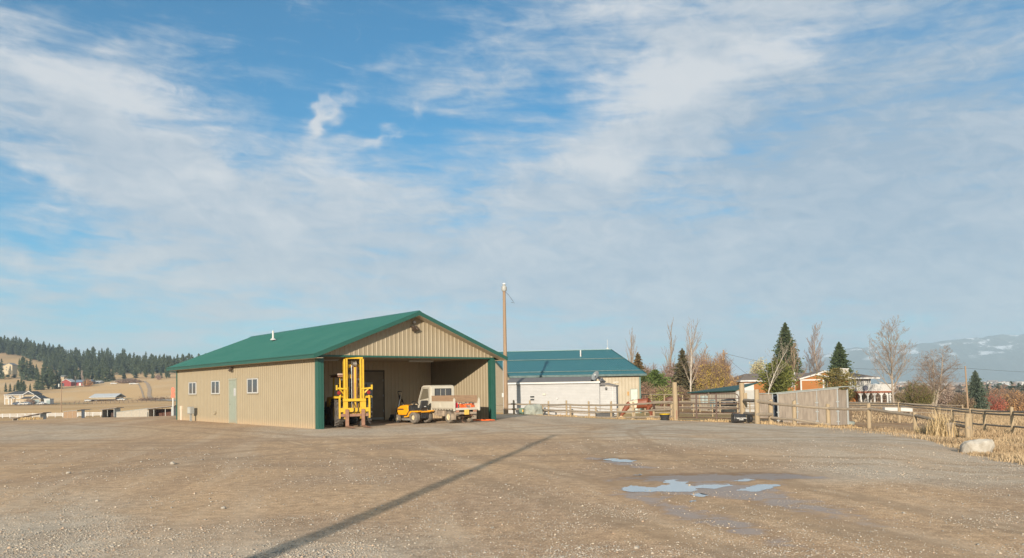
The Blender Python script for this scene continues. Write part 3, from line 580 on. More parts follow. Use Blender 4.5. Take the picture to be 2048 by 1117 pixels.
# slab under the bay
b=MB(); b.bx(.25,BW-.25,.9,BAY-.01,-.05,.010); b.build('slab',mat('dusty_slab',(.30,.21,.14),.95,(.22,.16,.11),2,.9),barn)
def bl(x,y,z=0): return BA+BU*x+BD*y+Vector((0,0,z))
ch=thing('hanging_chart','grey printed chart hung on the brown door behind the yellow forklift','chart',bl(4.95,BAY-.11,0),R(40.5))
b=MB(); b.bx(0,.72,0,.012,.72,2.0); b.build('chart_board',mat('chart_paper',(.42,.44,.46),.55,(.36,.38,.40),3,.6),ch)
b=MB()
b.bx(.08,.105,-.004,-.001,1.4,1.85)
for i in range(8): b.bx(.17+i*.03,.18+i*.03,-.004,-.001,1.45+(i%3)*.05,1.9)
b.build('chart_text',mat('chart_ink',(.05,.05,.055),.8),ch); b=MB(); b.prism([(-.04,0),(.04,0),(.03,.12),(.06,.14),(0,.26),(-.06,.14),(-.03,.12)],(.52,-.001,1.5),X,ZV,Vector((0,-.003,0)))
b.build('chart_arrow',mat('chart_ink',(.05,.05,.055),.8),ch); b=MB(); b.tube([(.5,-.004,.8),(.47,-.004,.95),(.55,-.004,1.05),(.5,-.004,1.2)],.006,5); b.build('chart_scribble',mat('chart_ink',(.05,.05,.055),.8),ch)
# electric meter pedestal by the long wall
mp_=thing('meter_pedestal','grey utility box on a short post in front of the barn side wall','utility box',bl(-.35,15.15,0),R(40.5))
b=MB(); b.bx(-.12,.12,-.22,.22,.42,.82); b.build('box',M_grey,mp_,bevel=.015); b=MB(); b.bx(-.05,.05,-.05,.05,-.1,.42); b.build('post',M_grey,mp_); b=MB(); b.bx(-.135,-.121,-.18,.18,.46,.78); b.build('cover',mat('grey_cover',(.42,.42,.38),.5),mp_)
# ------------------------------------------------------------------ forklift
M_yel=mat('forklift_yellow',(.60,.375,.02),.5,(.42,.25,.02),4,.7,bump=.15,bscale=30,dirt=(.25,.17,.1),dirt_z=.9)
M_rust=mat('rusty_steel',(.20,.095,.06),.7,(.30,.17,.11),9,.9,bump=.3)
M_tyre=mat('tyre_rubber',(.045,.042,.04),.85,(.13,.11,.09),7,.8)
M_tyred=mat('dusty_tyre_rubber',(.115,.10,.085),.9,(.19,.16,.13),6,.8)
M_chr=mat('chrome_rod',(.6,.6,.6),.2,metal=1.0)
def wheel(parent,c,r,w,side,rimr,mrim,lugs=0,mt=M_tyre,name='wheel'):
    """axle along local y; side=+1/-1 gives the outer face"""
    h=w/2; b=MB(); prof=[(-h,rimr),(-h,r*.86),(-h*.82,r*.96),(-h*.4,r),(h*.4,r),(h*.82,r*.96),(h,r*.86),(h,rimr),(h*.6,rimr*.97),(-h*.6,rimr*.97)]
    b.lathe(c,(0,1,0),prof,32,close=True); wo_=b.build(name,mt,parent,smooth=35)
    b=MB(); b.lathe(c,(0,side,0),[(-h*.5,rimr*.98),(h*.55,rimr*.98),(h*.62,rimr*.93),(h*.30,rimr*.80),(h*.22,rimr*.42),(h*.45,rimr*.36),(h*.5,rimr*.2)],24); b.build('rim',mrim,wo_,smooth=35)
    if lugs:
        b=MB()
        for i in range(lugs):
            for sd_ in (-1,1):
                a=2*math.pi*(i+(.5 if sd_>0 else 0))/lugs; er=Vector((math.cos(a),0,math.sin(a))); et=Vector((-math.sin(a),0,math.cos(a))); cc=Vector(c)
                p0=cc+er*(r*.985)+Vector((0,sd_*h*.02,0))+et*.02; p1=cc+er*(r*.955)+Vector((0,sd_*h*.98,0))-et*.11
                b.beam(p0,p1,.05,.055)
        b.build('tread_lugs',mt,wo_)
    else:
        b=MB()
        for k in range(3): b.lathe((c[0],c[1]+(k-1)*h*.5,c[2]),(0,1,0),[(-.004,r*.995),(.004,r*.995),(.004,r*1.006),(-.004,r*1.006)],32,close=True)
        b.build('tread_ribs',mt,wo_)
    return wo_
fp=(gp(694,855)+gp(727,854))/2
fl=thing('forklift','tall yellow rough terrain forklift with rusty forks, parked in the open barn bay','forklift',(fp.x,fp.y,0),R(-64))
# local: x forward (towards the forks), y left of the machine, z up; x=0 is the fork shank
def P_(n,b,m,s=None,bev=0.0,par=fl): return b.build(n,m,par,smooth=s,bevel=bev)
for sy in (-1,1): wheel(fl,(-.75,sy*.62,.635),.635,.36,sy,.33,mat('yellow_rim',(.42,.26,.03),.6,(.12,.08,.04),6,.9),lugs=20)
for sy in (-1,1): wheel(fl,(-2.75,sy*.55,.42),.42,.28,sy,.22,mat('yellow_rim'  ,(.42,.26,.03)),lugs=14)
b=MB(); b.bx(-3.1,-.35,-.40,.40,.45,.85); b.bx(-1.25,-.35,-.42,.42,.55,1.05); b.cyl((-.75,-.6,.635),(-.75,.6,.635),.12,12); b.cyl((-2.75,-.5,.42),(-2.75,.5,.42),.09,10); P_('chassis',b,M_yel,bev=.015)
b=MB(); b.prism([(-3.35,.55),(-3.35,1.15),(-3.2,1.3),(-2.0,1.35),(-2.0,.55)],(0,-.5,0),X,ZV,(0,1.0,0)); P_('engine_cover',b,M_yel,bev=.02)
b=MB(); b.bx(-3.52,-3.36,-.55,.55,.45,1.1); P_('counterweight',b,M_blk,bev=.03)
for sy in (-1,1):
    b=MB(); b.prism([(-1.38,.95),(-1.25,1.32),(-.30,1.36),(-.22,1.30),(-.22,1.26),(-1.2,1.25),(-1.30,.95)],(0,sy*.62-.22,0),X,ZV,(0,.44,0)); P_('fender',b,M_yel,bev=.008)
    b=MB(); b.lathe((-.22,sy*.66,1.50),(1,0,0),[(-.06,.06),(.02,.11),(.05,.10)],16); l=P_('lamp',b,M_blk,40); b=MB(); b.lathe((-.17,sy*.66,1.50),(1,0,0),[(0,.085),(.02,.06)],14); b.build('lens',mat('red_lens',(.25,.02,.015),.2),l)
    b=MB(); b.beam((-.3,sy*.30,1.30),(-.12,sy*.70,1.72),.05,.06); b.beam((-.14,sy*.30,1.66),(-.12,sy*.78,1.70),.06,.07); b.bx(-.17,-.06,sy*.78-.03,sy*.78+.03,1.62,1.84); P_('mast_bracket',b,M_yel,bev=.004)
# operator's station
b=MB(); b.bx(-1.95,-1.35,-.28,.28,1.2,1.38); b.box((-1.92,0,1.66),(.12,.52,.55)); P_('seat',b,M_blk,bev=.03)
b=MB(); b.cyl((-.95,0,1.05),(-1.1,0,1.6),.035,10); b.lathe((-1.1,0,1.62),(-.3,0,1),[(-.012,.19),(.012,.19),(.012,.165),(-.012,.165)],20,close=True); b.beam((-1.1,-.17,1.62),(-1.1,.17,1.62),.02,.02); P_('steering_column',b,M_blk,40)
b=MB(); b.bx(-1.05,-.85,-.4,.4,1.05,1.42); P_('dash',b,M_blk,bev=.02)
b=MB()
for k in range(5): b.cyl((-1.0,-.3+k*.07,1.4),(-1.08,-.3+k*.07,1.72),.01,6); b.ball((-1.08,-.3+k*.07,1.73),.022,8,5)
P_('levers',b,M_blk,40)
for (x0,x1) in ((-.72,-.98),(-2.15,-2.1)):
    for sy in (-1,1):
        b=MB(); b.beam((x0,sy*.47,1.05),(x1,sy*.43,2.22),.07,.07); P_('guard_post',b,M_yel,bev=.006)
b=MB(); b.bx(-2.25,-.80,-.55,.55,2.22,2.28); b.bx(-2.28,-.77,-.58,.58,2.20,2.225); P_('canopy',b,M_rust,bev=.01)
b=MB(); b.prism([(-2.3,2.285),(-2.3,2.32),(-.78,2.36),(-.74,2.30),(-.74,2.285)],(0,-.60,0),X,ZV,(0,1.2,0)); P_('canopy_cover',b,mat('white_canopy',(.52,.46,.40),.6,(.33,.2,.14),5,.9),bev=.01)
for sy in (-1,1):
    b=MB(); b.lathe((-.85,sy*.38,2.12),(1,0,0),[(-.08,.03),(0,.07),(.03,.07)],14); P_('work_light',b,M_chr,40)
# mast (slightly taller than the canopy)
for sy in (-1,1):
    b=MB(); b.bx(-.34,-.14,sy*.41-.04,sy*.41+.04,.35,2.98); b.bx(-.34,-.31,sy*.34-.05,sy*.41,.35,2.98); P_('outer_rail',b,M_yel,bev=.006)
    b=MB(); b.bx(-.26,-.12,sy*.31-.03,sy*.31+.03,.40,3.02); b.bx(-.14,-.10,sy*.28-.03,sy*.33,.4,3.02); P_('inner_rail',b,M_yel,bev=.006)
b=MB(); b.bx(-.27,-.10,-.40,.40,2.985,3.06); P_('top_bar',b,M_yel,bev=.01)
for (z0,z1,x0) in ((2.60,2.74,-.36),(2.13,2.30,-.30),(.52,.70,-.30)):
    b=MB(); b.bx(x0,x0+.06,-.42,.42,z0,z1); P_('cross_bar',b,M_yel,bev=.006)
b=MB(); b.bx(-.10,-.03,-.52,.50,1.12,1.24); P_('carriage_bar',b,M_yel,bev=.006)
b=MB(); b.bx(-.13,-.03,-.62,.62,.66,.84); P_('carriage_bar',b,M_yel,bev=.006)
b=MB(); b.bx(-.13,-.04,-.62,.62,.46,.58); P_('carriage_bar',b,M_rust,bev=.006)
for sy in (-1,1):
    b=MB(); b.bx(-.135,-.035,sy*.66-.035,sy*.66+.035,.38,1.28); b.beam((-.085,sy*.66,1.28),(-.085,sy*.63,1.38),.06,.07); P_('carriage_side',b,M_yel,bev=.006)
    b=MB(); b.bx(-.132,-.045,sy*.40-.10,sy*.40+.10,.585,1.11); P_('carriage_plate',b,M_yel,bev=.006)
b=MB(); b.cyl((-.2,.05,.5),(-.2,.05,1.9),.065,14); b.cyl((-.2,.05,1.9),(-.2,.05,2.62),.075,14); P_('lift_cylinder',b,M_yel,40)
b=MB(); b.cyl((-.16,-.10,.7),(-.16,-.10,2.7),.028,12); P_('piston_rod',b,M_chr,40)
b=MB(); b.lathe((-.15,0,2.76),(0,1,0),[(-.09,.11),(-.09,.14),(-.05,.10),(.05,.10),(.09,.14),(.09,.11)],20); P_('chain_sheave',b,mat('worn_steel',(.38,.33,.28),.45,metal=.7),40)
for yy in (-.03,.11):
    b=MB(); b.bx(-.125,-.11,yy-.018,yy+.018,.75,2.8); P_('lift_chain',b,M_rust)
for yy in (-.18,.17,.23):
    b=MB(); b.tube([(-.17,yy,.9),(-.2,yy*1.1,1.6),(-.2,yy,2.3),(-.15,yy*.7,2.72)],.016,6); P_('hydraulic_hose',b,M_blk,40)
for yy in (-.1,.08):
    b=MB(); b.tube([(-.03,yy,1.12),(.03,yy+.04,.9),(.03,yy+.05,.72),(-.03,yy,.6)],.018,6); P_('hydraulic_hose',b,M_blk,40)
for yy in (-.355,.355):
    b=MB(); b.prism([(-.02,.03),(1.06,.012),(1.06,.03),(.03,.075),(.03,.76),(-.02,.78)],(0,yy-.075,0),X,ZV,(0,.15,0)); P_('fork',b,M_rust,bev=.004)
for i,yy in enumerate((-.22,.22)):
    b=MB(); b.cyl((-.5,yy,.75),(-.28,yy,1.75),.05,10); P_('tilt_cylinder',b,M_yel,40)
# ------------------------------------------------------------------ garden tractor
M_mow=mat('tractor_orange',(.72,.32,.012),.35,(.66,.28,.012),4,.5,coat=.3,spec=.5)
M_cream=mat('cream_rim',(.50,.42,.26),.5,(.5,.42,.28),8,.8)
p=gp(829,847); q=gp(793,846); hd=math.atan2(q.y-p.y,q.x-p.x)
ax_=Vector((math.cos(hd),math.sin(hd),0)); lf=Vector((-ax_.y,ax_.x,0))      # the near side is the machine's left when lf points to camera
nearleft=lf.y<0; ysg=1 if nearleft else -1
mo=p+(-lf*ysg)*.40; mw_=thing('riding_mower','orange yellow riding mower with cream wheel rims, parked in front of the small pickup','riding mower',(mo.x,mo.y,0),hd)
def Pm(n,b,m,s=None,bev=0.0): return b.build(n,m,mw_,smooth=s,bevel=bev)
for sy in (-1,1): wheel(mw_,(0,sy*.38,.275),.275,.26,sy,.135,M_cream,mt=M_tyred); wheel(mw_,(1.26,sy*.38,.20),.20,.17,sy,.10,M_cream,mt=M_tyred)
b=MB(); b.bx(-.25,1.35,-.20,.20,.25,.36); b.cyl((1.26,-.36,.20),(1.26,.36,.20),.03); b.cyl((0,-.36,.275),(0,.36,.275),.05); Pm('chassis',b,M_blk)
hood=[(.62,.55),(.66,.80),(.80,.87),(1.25,.82),(1.44,.74),(1.50,.62),(1.50,.42),(1.42,.36),(.85,.36)]
b=MB(); b.prism(hood,(0,-.23,0),X,ZV,(0,.46,0)); Pm('hood',b,M_mow,bev=.05)
for sy in (-1,1):
    b=MB(); b.bx(.98,1.40,sy*.232-.006,sy*.232+.006,.62,.68); Pm('hood_vent',b,M_blk); 
b=MB(); b.bx(1.38,1.56,-.22,.22,.28,.40); b.lathe((1.52,-.17,.44),(1,0,0),[(0,.05),(.04,.05)],12); b.lathe((1.52,.17,.44),(1,0,0),[(0,.05),(.04,.05)],12); Pm('bumper',b,M_mow,bev=.02)
b=MB(); b.prism([(.30,.30),(.38,.66),(.50,.86),(.64,.84),(.80,.36),(.80,.28)],(0,-.21,0),X,ZV,(0,.42,0)); Pm('dash_tower',b,M_blk,bev=.03)
b=MB(); b.cyl((.52,0,.82),(.40,0,.92),.02,8); b.lathe((.39,0,.93),(-.6,0,.8),[(-.012,.17),(.012,.17),(.012,.145),(-.012,.145)],24,close=True); b.beam((.39,-.15,.93),(.39,.15,.93),.03,.015); Pm('steering_wheel',b,M_blk,40)
for sy in (-1,1):
    b=MB(); b.prism([(.62,.27),(.62,.33),(.38,.35),(.27,.52),(.15,.585),(-.38,.60),(-.40,.55),(-.36,.52),(.10,.52),(.24,.42),(.33,.29)],(0,sy*.40-.13 ,0),X,ZV,(0,.26,0)); Pm('fender',b,M_mow,bev=.02)
b=MB(); b.bx(-.38,.22,-.28,.28,.50,.575); Pm('seat_deck',b,M_mow,bev=.02)
b=MB(); b.box((-.02,0,.66),(.44,.44,.12)); Pm('seat',b,M_blk,bev=.04)
b=MB(); b.box((-.24,0,.86),(.12,.44,.42),M=Matrix.Rotation(R(-12),3,'Y')); Pm('seat_back',b,M_blk,bev=.05)
b=MB(); b.bx(-.318,-.308,-.06,.06,.76,.80); Pm('seat_sticker',b,M_white)
b=MB(); b.bx(-.30,-.26,-.22,.22,.22,.52); b.bx(-.36,-.30,-.05,.05,.22,.30); Pm('hitch_plate',b,M_blk,bev=.008)
b=MB(); b.lathe((.62,0,.13),(0,0,1),[(0,.52),(.09,.52),(.12,.46)],28); Pm('mower_deck',b,mat('dusty_deck',(.20,.18,.15),.7,(.1,.09,.08),8,.8),bev=.01)
for yy in (-.48,.48): b=MB(); b.lathe((1.1,yy,.07),(0,1,0),[(-.03,.07),(.03,.07)],12); Pm('gauge_wheel',b,M_blk,40)
for yy in (-.28,.28): b=MB(); b.tube([(.1,yy,.5),(.16,yy,.62),(.2,yy,.68)],.012,6); b.ball((.2,yy,.69),.025,8,5); Pm('lever',b,M_blk,40)
# ------------------------------------------------------------------ push mower handle machine behind the riding mower
g=gp(790,843); tp_=thing('walk_behind_mower','chrome handled walk behind machine standing left of the riding mower nose','lawn machine',(g.x,g.y+.25,0),R(35))
b=MB(); b.tube([(-.1,-.23,.05),(.22,-.23,1.45),(.24,-.20,1.5)],.018,8); tp_b=b.build('handle_bar',M_chr,tp_,smooth=40)
b=MB(); b.tube([(.5,.23,.4),(.25,.23,1.45),(.24,.20,1.5)],.018,8); b.build('handle_bar',M_chr,tp_,smooth=40)
b=MB(); b.tube([(.24,-.21,1.5),(.24,.21,1.5)],.02,8); b.build('grip',M_blk,tp_,smooth=40)
b=MB(); b.tube([(.33,-.235,1.0),(.33,.235,.98)],.012,8); b.box((.3,.08,1.22),(.06,.12,.2)); b.build('control_panel',M_blk,tp_)
b=MB(); b.bx(-.2,.45,-.25,.25,.12,.34); b.lathe((.15,0,.34),(0,0,1),[(0,.17),(.18,.16),(.22,.1)],16); b.build('engine_deck',M_blk,tp_,bevel=.02)
for (xx,yy) in ((-.15,-.28),(-.15,.28),(.4,-.28),(.4,.28)): b=MB(); b.lathe((xx,yy,.1),(0,1,0),[(-.025,.1),(.025,.1)],16); b.build('wheel',M_tyre,tp_,smooth=40)
# bucket, dustpan, shovel, rake by the back wall
g=bl(7.15,BAY-.55); bk=thing('bucket','beige plastic bucket standing by the bay back wall beside the brown door','bucket',(g.x,g.y,.014))
b=MB(); b.lathe((0,0,0),(0,0,1),[(0,.15),(.02,.17),(.62,.23),(.64,.245),(.66,.235),(.64,.215),(.05,.15)],24); b.build('pail',mat('beige_pail',(.50,.46,.34),.5,(.38,.33,.23),6,.8),bk,smooth=40)
b=MB(); b.tube([(.23,0,.6),(.2,-.1,.45),(.1,-.22,.36),(-.1,-.22,.36),(-.2,-.1,.45),(-.23,0,.6)],.006,6); b.build('bail',M_grey,bk,smooth=40)
g=bl(7.75,BAY-.9); rc=thing('red_can','dark red jug on the slab between the beige bucket and the mower','jug',(g.x,g.y,.014),R(30))
b=MB(); b.bx(-.17,.17,-.11,.11,0,.32); b.cyl((.1,0,.32),(.16,0,.44),.03,10); b.build('body',M_red,rc,bevel=.03); b=MB(); b.tube([(-.12,0,.32),(-.12,0,.4),(.05,0,.4),(.05,0,.32)],.018,8); b.build('handle',M_red,rc,smooth=40)
g=bl(7.5,BAY-.12); sh=thing('shovel','black handled shovel leaning on the bay back wall above the beige bucket','shovel',(g.x,g.y,.014),R(40))
b=MB(); b.tube([(.35,-.25,.02),(.0,-.02,.95)],.016,8); b.build('shaft',M_rust,sh,smooth=40); b=MB(); b.tube([(.0,-.02,.9),(-.06,.01,1.08)],.035,8); b.build('grip',M_blk,sh,smooth=40)
g=bl(8.62,BAY-.15); rk=thing('rusty_pole','rusty brown bar leaning on the back wall behind the riding mower','bar',(g.x,g.y,.014),R(40))
b=MB(); b.tube([(-.12,-.3,.0),(0,-.03,1.55),(.01,-.02,1.7)],[.022,.022,.03],8); b.build('shaft',M_rust,rk,smooth=40); b=MB(); b.box((-.12,-.3,.05),(.3,.05,.1)); b.build('foot',M_rust,rk)
# ------------------------------------------------------------------ small flatbed pickup (seen from its left rear)
M_kei=mat('cream_truck_paint',(.50,.47,.40),.42,(.40,.36,.28),3,.7,bump=.05,dirt=(.36,.25,.16),dirt_z=.8,spec=.5)
M_wood=mat('old_board',(.30,.20,.125),.85,(.21,.135,.085),4,.9,bump=.4,bscale=18,stretch=(.6,5,6))
M_mudp=mat('muddy_underbody',(.38,.30,.22),.9,(.13,.10,.08),5,.9,bump=.4)
pn=gp(897.5,846.5); pf=gp(941,843.5)
acr=Vector((math.cos(R(38)),math.sin(R(38)),0)); hdk=math.atan2(acr.y,acr.x)+R(90)     # heading: across turned left
kc=pn+acr*.62; kt=thing('flatbed_pickup','small old cream cab over pickup with plank bed sides, backed out of the barn bay','pickup truck',(kc.x,kc.y,0),hdk)
def Pk(n,b,m,s=None,bev=0.0,par=None): return b.build(n,m,par or kt,smooth=s,bevel=bev)
# local x forward, y left (the camera side), rear axle at x=0
TW=.70
for (xx) in (0,1.83):
    for sy in (-1,1): wheel(kt,(xx,sy*.58,.285),.285,.155,sy,.165,M_cream,mt=mat('muddy_tyre',(.10,.09,.08),.9,(.24,.19,.14),6,.9))
b=MB(); b.bx(-.5,2.3,-.32,-.24,.42,.52); b.bx(-.5,2.3,.24,.32,.42,.52)
for xx in (-.45,.3,1.0,1.6): b.bx(xx,xx+.08,-.24,.24,.43,.51)
Pk('frame',b,M_mudp)
b=MB(); b.cyl((0,-.52,.285),(0,.52,.285),.05); b.ball((0,.05,.29),(.14,.14,.13),12,8); Pk('rear_axle',b,M_mudp,40)
for sy in (-1,1): b=MB(); b.tube([(-.45,sy*.42,.45),(-.2,sy*.42,.33),(0,sy*.42,.30),(.25,sy*.42,.34),(.5,sy*.42,.46)],.035,6); Pk('leaf_spring',b,M_mudp,40)
b=MB(); b.bx(.45,.95,.30,.62,.30,.58); Pk('fuel_tank',b,M_mudp,bev=.04)
b=MB(); b.bx(1.0,1.25,.40,.64,.34,.60); Pk('battery_box',b,M_mudp,bev=.02)
b=MB(); b.cyl((-.42,-.35,.36),(.4,-.35,.36),.07,12); b.tube([(-.4,-.35,.36),(-.55,-.35,.34)],.02,8); Pk('exhaust',b,M_rust,40)
b=MB(); b.bx(-.56,-.50,-.60,.60,.40,.50); Pk('rear_bumper_bar',b,M_mudp,bev=.01)
b=MB(); b.bx(-.66,-.56,-.10,.12,.38,.62); Pk('hitch',b,mat('hitch_yellow',(.62,.40,.08),.6),bev=.01)
for sy in (-1,1):
    b=MB(); b.bx(-.57,-.53,sy*.50-.10,sy*.50+.10,.50,.60); l=Pk('tail_lamp',b,mat('muddy_lamp',(.40,.2,.13),.6),bev=.01)
    b=MB(); b.bx(-.38,-.34,sy*.58-.12,sy*.58+.12,.16,.45); Pk('mud_flap',b,M_mudp)
b=MB(); b.tube([(-.2,-.1,.28),(-.35,.1,.15),(-.5,.2,.06),(-.6,.12,.02)],.01,5); Pk('hanging_strap',b,M_rust)
# bed
b=MB(); b.bx(-.58,1.36,-TW,TW,.655,.70); b.bx(-.60,-.58,-TW,TW,.60,.71)
for i in range(8): b.bx(-.5+i*.24,-.44+i*.24,-TW+.04,TW-.04,.60,.655)
bed=Pk('bed',b,M_kei,bev=.006)
for sy in (-1,1):
    b=MB(); b.bx(-.58,1.36,sy*TW-.02,sy*TW+.02,.71,.985); b.bx(-.58,1.36,sy*TW-.03,sy*TW+.03,.985,1.01); b.bx(-.58,1.36,sy*TW-.032,sy*TW+.032,.70,.725)
    for xx in (.55,.65): b.bx(xx-.012,xx+.012,sy*(TW+.02)-.012,sy*(TW+.02)+.012,.74,.96)
    Pk('side_panel',b,M_kei,bev=.004)
    b=MB(); b.bx(-.50,1.36,sy*(TW-.045)-.018,sy*(TW-.045)+.018,.93,1.28); Pk('side_board',b,M_wood,bev=.004)
    b=MB(); b.bx(-.64,-.56,sy*(TW)-.04,sy*(TW)+.04,.56,1.12); b.cyl((-.60,sy*(TW),1.12),(-.60,sy*TW,1.17),.02,8); Pk('corner_post',b,M_kei,bev=.006)
b=MB(); b.bx(1.33,1.37,-TW,TW,.70,1.0); Pk('headboard',b,M_kei)
b=MB(); b.bx(1.38,1.42,-TW+.04,TW-.04,1.0,1.28) ; Pk('head_plank',b,M_wood)
# cab
side=[(1.44,.50),(1.44,1.68),(1.50,1.76),(1.62,1.79),(2.16,1.78),(2.30,1.72),(2.62,1.10),(2.68,.92),(2.70,.52),(2.66,.44),(2.12,.44),(2.10,.56),(2.03,.66),(1.92,.70),(1.78,.70),(1.64,.64),(1.56,.54),(1.52,.44),(1.46,.44)]
b=MB(); b.prism(side,(0,-.68,0),X,ZV,(0,1.36,0)); Pk('cab',b,M_kei,bev=.10)
for sy in (-1,1):
    b=MB(); b.prism([(1.66,1.17),(1.69,1.62),(2.14,1.63),(2.46,1.06)],(0,sy*.682,0),X,ZV,(0,sy*.012,0)); Pk('side_window',b,mat('tan_reflecting_glass',(.16,.14,.10),.12,(.10,.09,.07),2,.8,spec=.8))
    b=MB(); b.tube([(1.62,sy*.69,.72),(1.62,sy*.69,1.66),(2.18,sy*.69,1.68),(2.52,sy*.69,1.05),(2.55,sy*.69,.8)],.008,5,caps=True); Pk('door_seam',b,M_blk)
    b=MB(); b.bx(1.70,1.82,sy*.69-.012,sy*.69+.012,.99,1.02); Pk('door_handle',b,M_blk)
    b=MB(); b.prism([(1.55,.45),(1.62,.66),(1.75,.76),(1.95,.76),(2.08,.68),(2.16,.45),(2.12,.45),(2.04,.64),(1.93,.71),(1.77,.71),(1.66,.63),(1.59,.45)],(0,sy*.66,0),X,ZV,(0,sy*.07,0)); Pk('wheel_arch',b,mat('grey_arch',(.25,.24,.22),.7))
b=MB(); b.prism([(2.33,1.62),(2.60,1.10),(2.62,1.11),(2.35,1.64)],(0,-.58,0),X,ZV,(0,1.16,0)); Pk('windscreen',b,M_dark)
b=MB(); b.bx(1.42,1.438,-.44,.44,1.28,1.60); w=Pk('rear_window',b,M_dark,bev=.008)
for yy in (-.14,.14): b=MB(); b.bx(1.410,1.419,yy-.008,yy+.008,1.28,1.60); Pk('window_bar',b,M_kei,par=w)
b=MB(); b.bx(1.405,1.435,-.47,.47,1.60,1.625); b.bx(1.405,1.435,-.47,.47,1.255,1.28); b.bx(1.405,1.435,-.47,-.44,1.28,1.6); b.bx(1.405,1.435,.44,.47,1.28,1.6); Pk('window_seal',b,M_blk,par=w)
# chain saws and fuel can on the bed
M_saw=mat('saw_orange',(.80,.14,.03),.4,(.7,.10,.02),8,.5)
def on_bed(x,y,z=.703): 
    M=Matrix.Rotation(hdk,3,'Z')@Vector((x,y,z)); return Vector((kc.x,kc.y,0))+M
def saw(x,y,rz,label,fc):
    o=thing('chainsaw',label,'chainsaw',on_bed(x,y),hdk+rz,'chainsaws on the flatbed')
    b=MB(); b.prism([(-.16,0),(-.17,.12),(-.05,.19),(.10,.18),(.14,.10),(.13,0)],(0,-.075,0),X,ZV,(0,.15,0)); b.build('motor_housing',M_saw,o,bevel=.02)
    b=MB(); b.tube([(-.14,0,.05),(-.33,0,.06),(-.36,0,.13),(-.28,0,.18),(-.1,0,.2)],.018,8); b.build('rear_handle',M_blk,o,smooth=40)
    b=MB(); b.tube([(.02,-.1,.03),(.02,-.12,.15),(.03,-.06,.25),(.03,.06,.25),(.02,.1,.12)],.014,8); b.build('front_handle',M_blk,o,smooth=40)
    b=MB(); b.prism([(.12,.03),(.52,.05),(.55,.08),(.52,.11),(.12,.12)],(0,.05,0),X,ZV,(0,.01,0)); b.build('guide_bar',M_chr,o)
    b=MB(); b.lathe((-.03,-.08,.1),(0,-1,0),[(0,.07),(.02,.06)],14); b.build('starter_cover',fc,o,smooth=40)
    return o
saw(-.30,.12,R(100),'chainsaw with black rear handle nearest the red can on the flatbed',M_white)
saw(-.30,-.20,R(80),'orange chainsaw in the middle of the three on the flatbed',M_saw)
saw(-.32,-.46,R(110),'orange and white chainsaw nearest the far corner post of the flatbed',M_white)
o=thing('fuel_can','bright red fuel can standing on the flatbed beside its near corner post','fuel can',on_bed(-.36,.50),hdk)
b=MB(); b.bx(-.09,.09,-.11,.11,0,.24); b.build('body',mat('bright_red_plastic',(.80,.02,.04),.35),o,bevel=.025); b=MB(); b.tube([(-.0,-.09,.24),(0,-.08,.30),(0,.04,.30),(0,.06,.24)],.014,8); b.build('handle',M_red,o,smooth=40); b=MB(); b.cyl((0,.08,.24),(0,.09,.29),.025,10); b.build('cap',M_blk,o,smooth=40)
# orange cord on the ground
g=gp(968,842); b=MB(); pts=[]
for i in range(60): a=i*.62; r_=.25+.05*math.sin(i*1.3)+.004*i; pts.append((g.x+.55*math.cos(a)*r_*2.2,g.y+math.sin(a)*r_*1.1,.03+.004*(i%5)))
o=b.tube(pts,.014,5) and b.build('extension_cord',mat('cord_orange',(.90,.16,.03),.5),None,smooth=40); tag(o,'coiled orange extension cord lying on the gravel by the right barn post','cord')
# ------------------------------------------------------------------ post and rail fences
M_rail=mat('weathered_rail',(.28,.225,.165),.9,(.18,.15,.115),4,.9,bump=.5,bscale=16,stretch=(2,2,2))
M_post=mat('fence_post_wood',(.33,.25,.155),.9,(.25,.19,.12),3,.9,bump=.5,bscale=16,stretch=(4,4,.6))
M_wfence=mat('white_vinyl',(.50,.49,.47),.5)
M_steelb=mat('dark_pipe',(.055,.03,.022),.5,(.10,.05,.03),6,.9)
def fence(name,label,cat,pts,ph,rails,pr=.075,rr=.05,m=None,mp=None,square=False,group=None,nail=None):
    """pts: ground points; ph: post height; rails: heights (one per rail line)"""
    o=thing(name,label,cat,pts[0],0,group); O=Vector(pts[0]); mp=mp or M_post; m=m or M_rail
    for i,p in enumerate(pts):
        q=Vector(p)-O; h=ph[i] if isinstance(ph,(list,tuple)) else ph*(1+rng.uniform(-.04,.04)); r=pr*(1+rng.uniform(-.12,.12)); b=MB()
        if h<=0: continue
        if square: b.box((q.x,q.y,q.z+h/2-.15),(r*2,r*2,h+.3))
        else: b.tube([(q.x,q.y,q.z-.3),(q.x+rng.uniform(-.02,.02),q.y,q.z+h*.97),(q.x,q.y,q.z+h)],[r*1.05,r*.95,r*.80],9)
        b.build('post',mp,o,smooth=0 if square else 45)
    for hr in rails:
        for i in range(len(pts)-1):
            ha=hr[i] if isinstance(hr,(list,tuple)) else hr; hb=hr[i+1] if isinstance(hr,(list,tuple)) else hr
            if ha is None or hb is None: continue
            a=Vector(pts[i])-O+Vector((0,-pr,ha)); c=Vector(pts[i+1])-O+Vector((0,-pr,hb+rng.uniform(-.015,.015))); b=MB()
            if square: b.beam(a,c,.03,rr*2)
            else: b.tube([a,a.lerp(c,.5)+Vector((0,0,-.015)),c],[rr,rr*.95,rr*.9],7)
            b.build('rail',m,o,smooth=0 if square else 45)
    return o
def gpts(L): return [gd(px,D) for px,D in L]
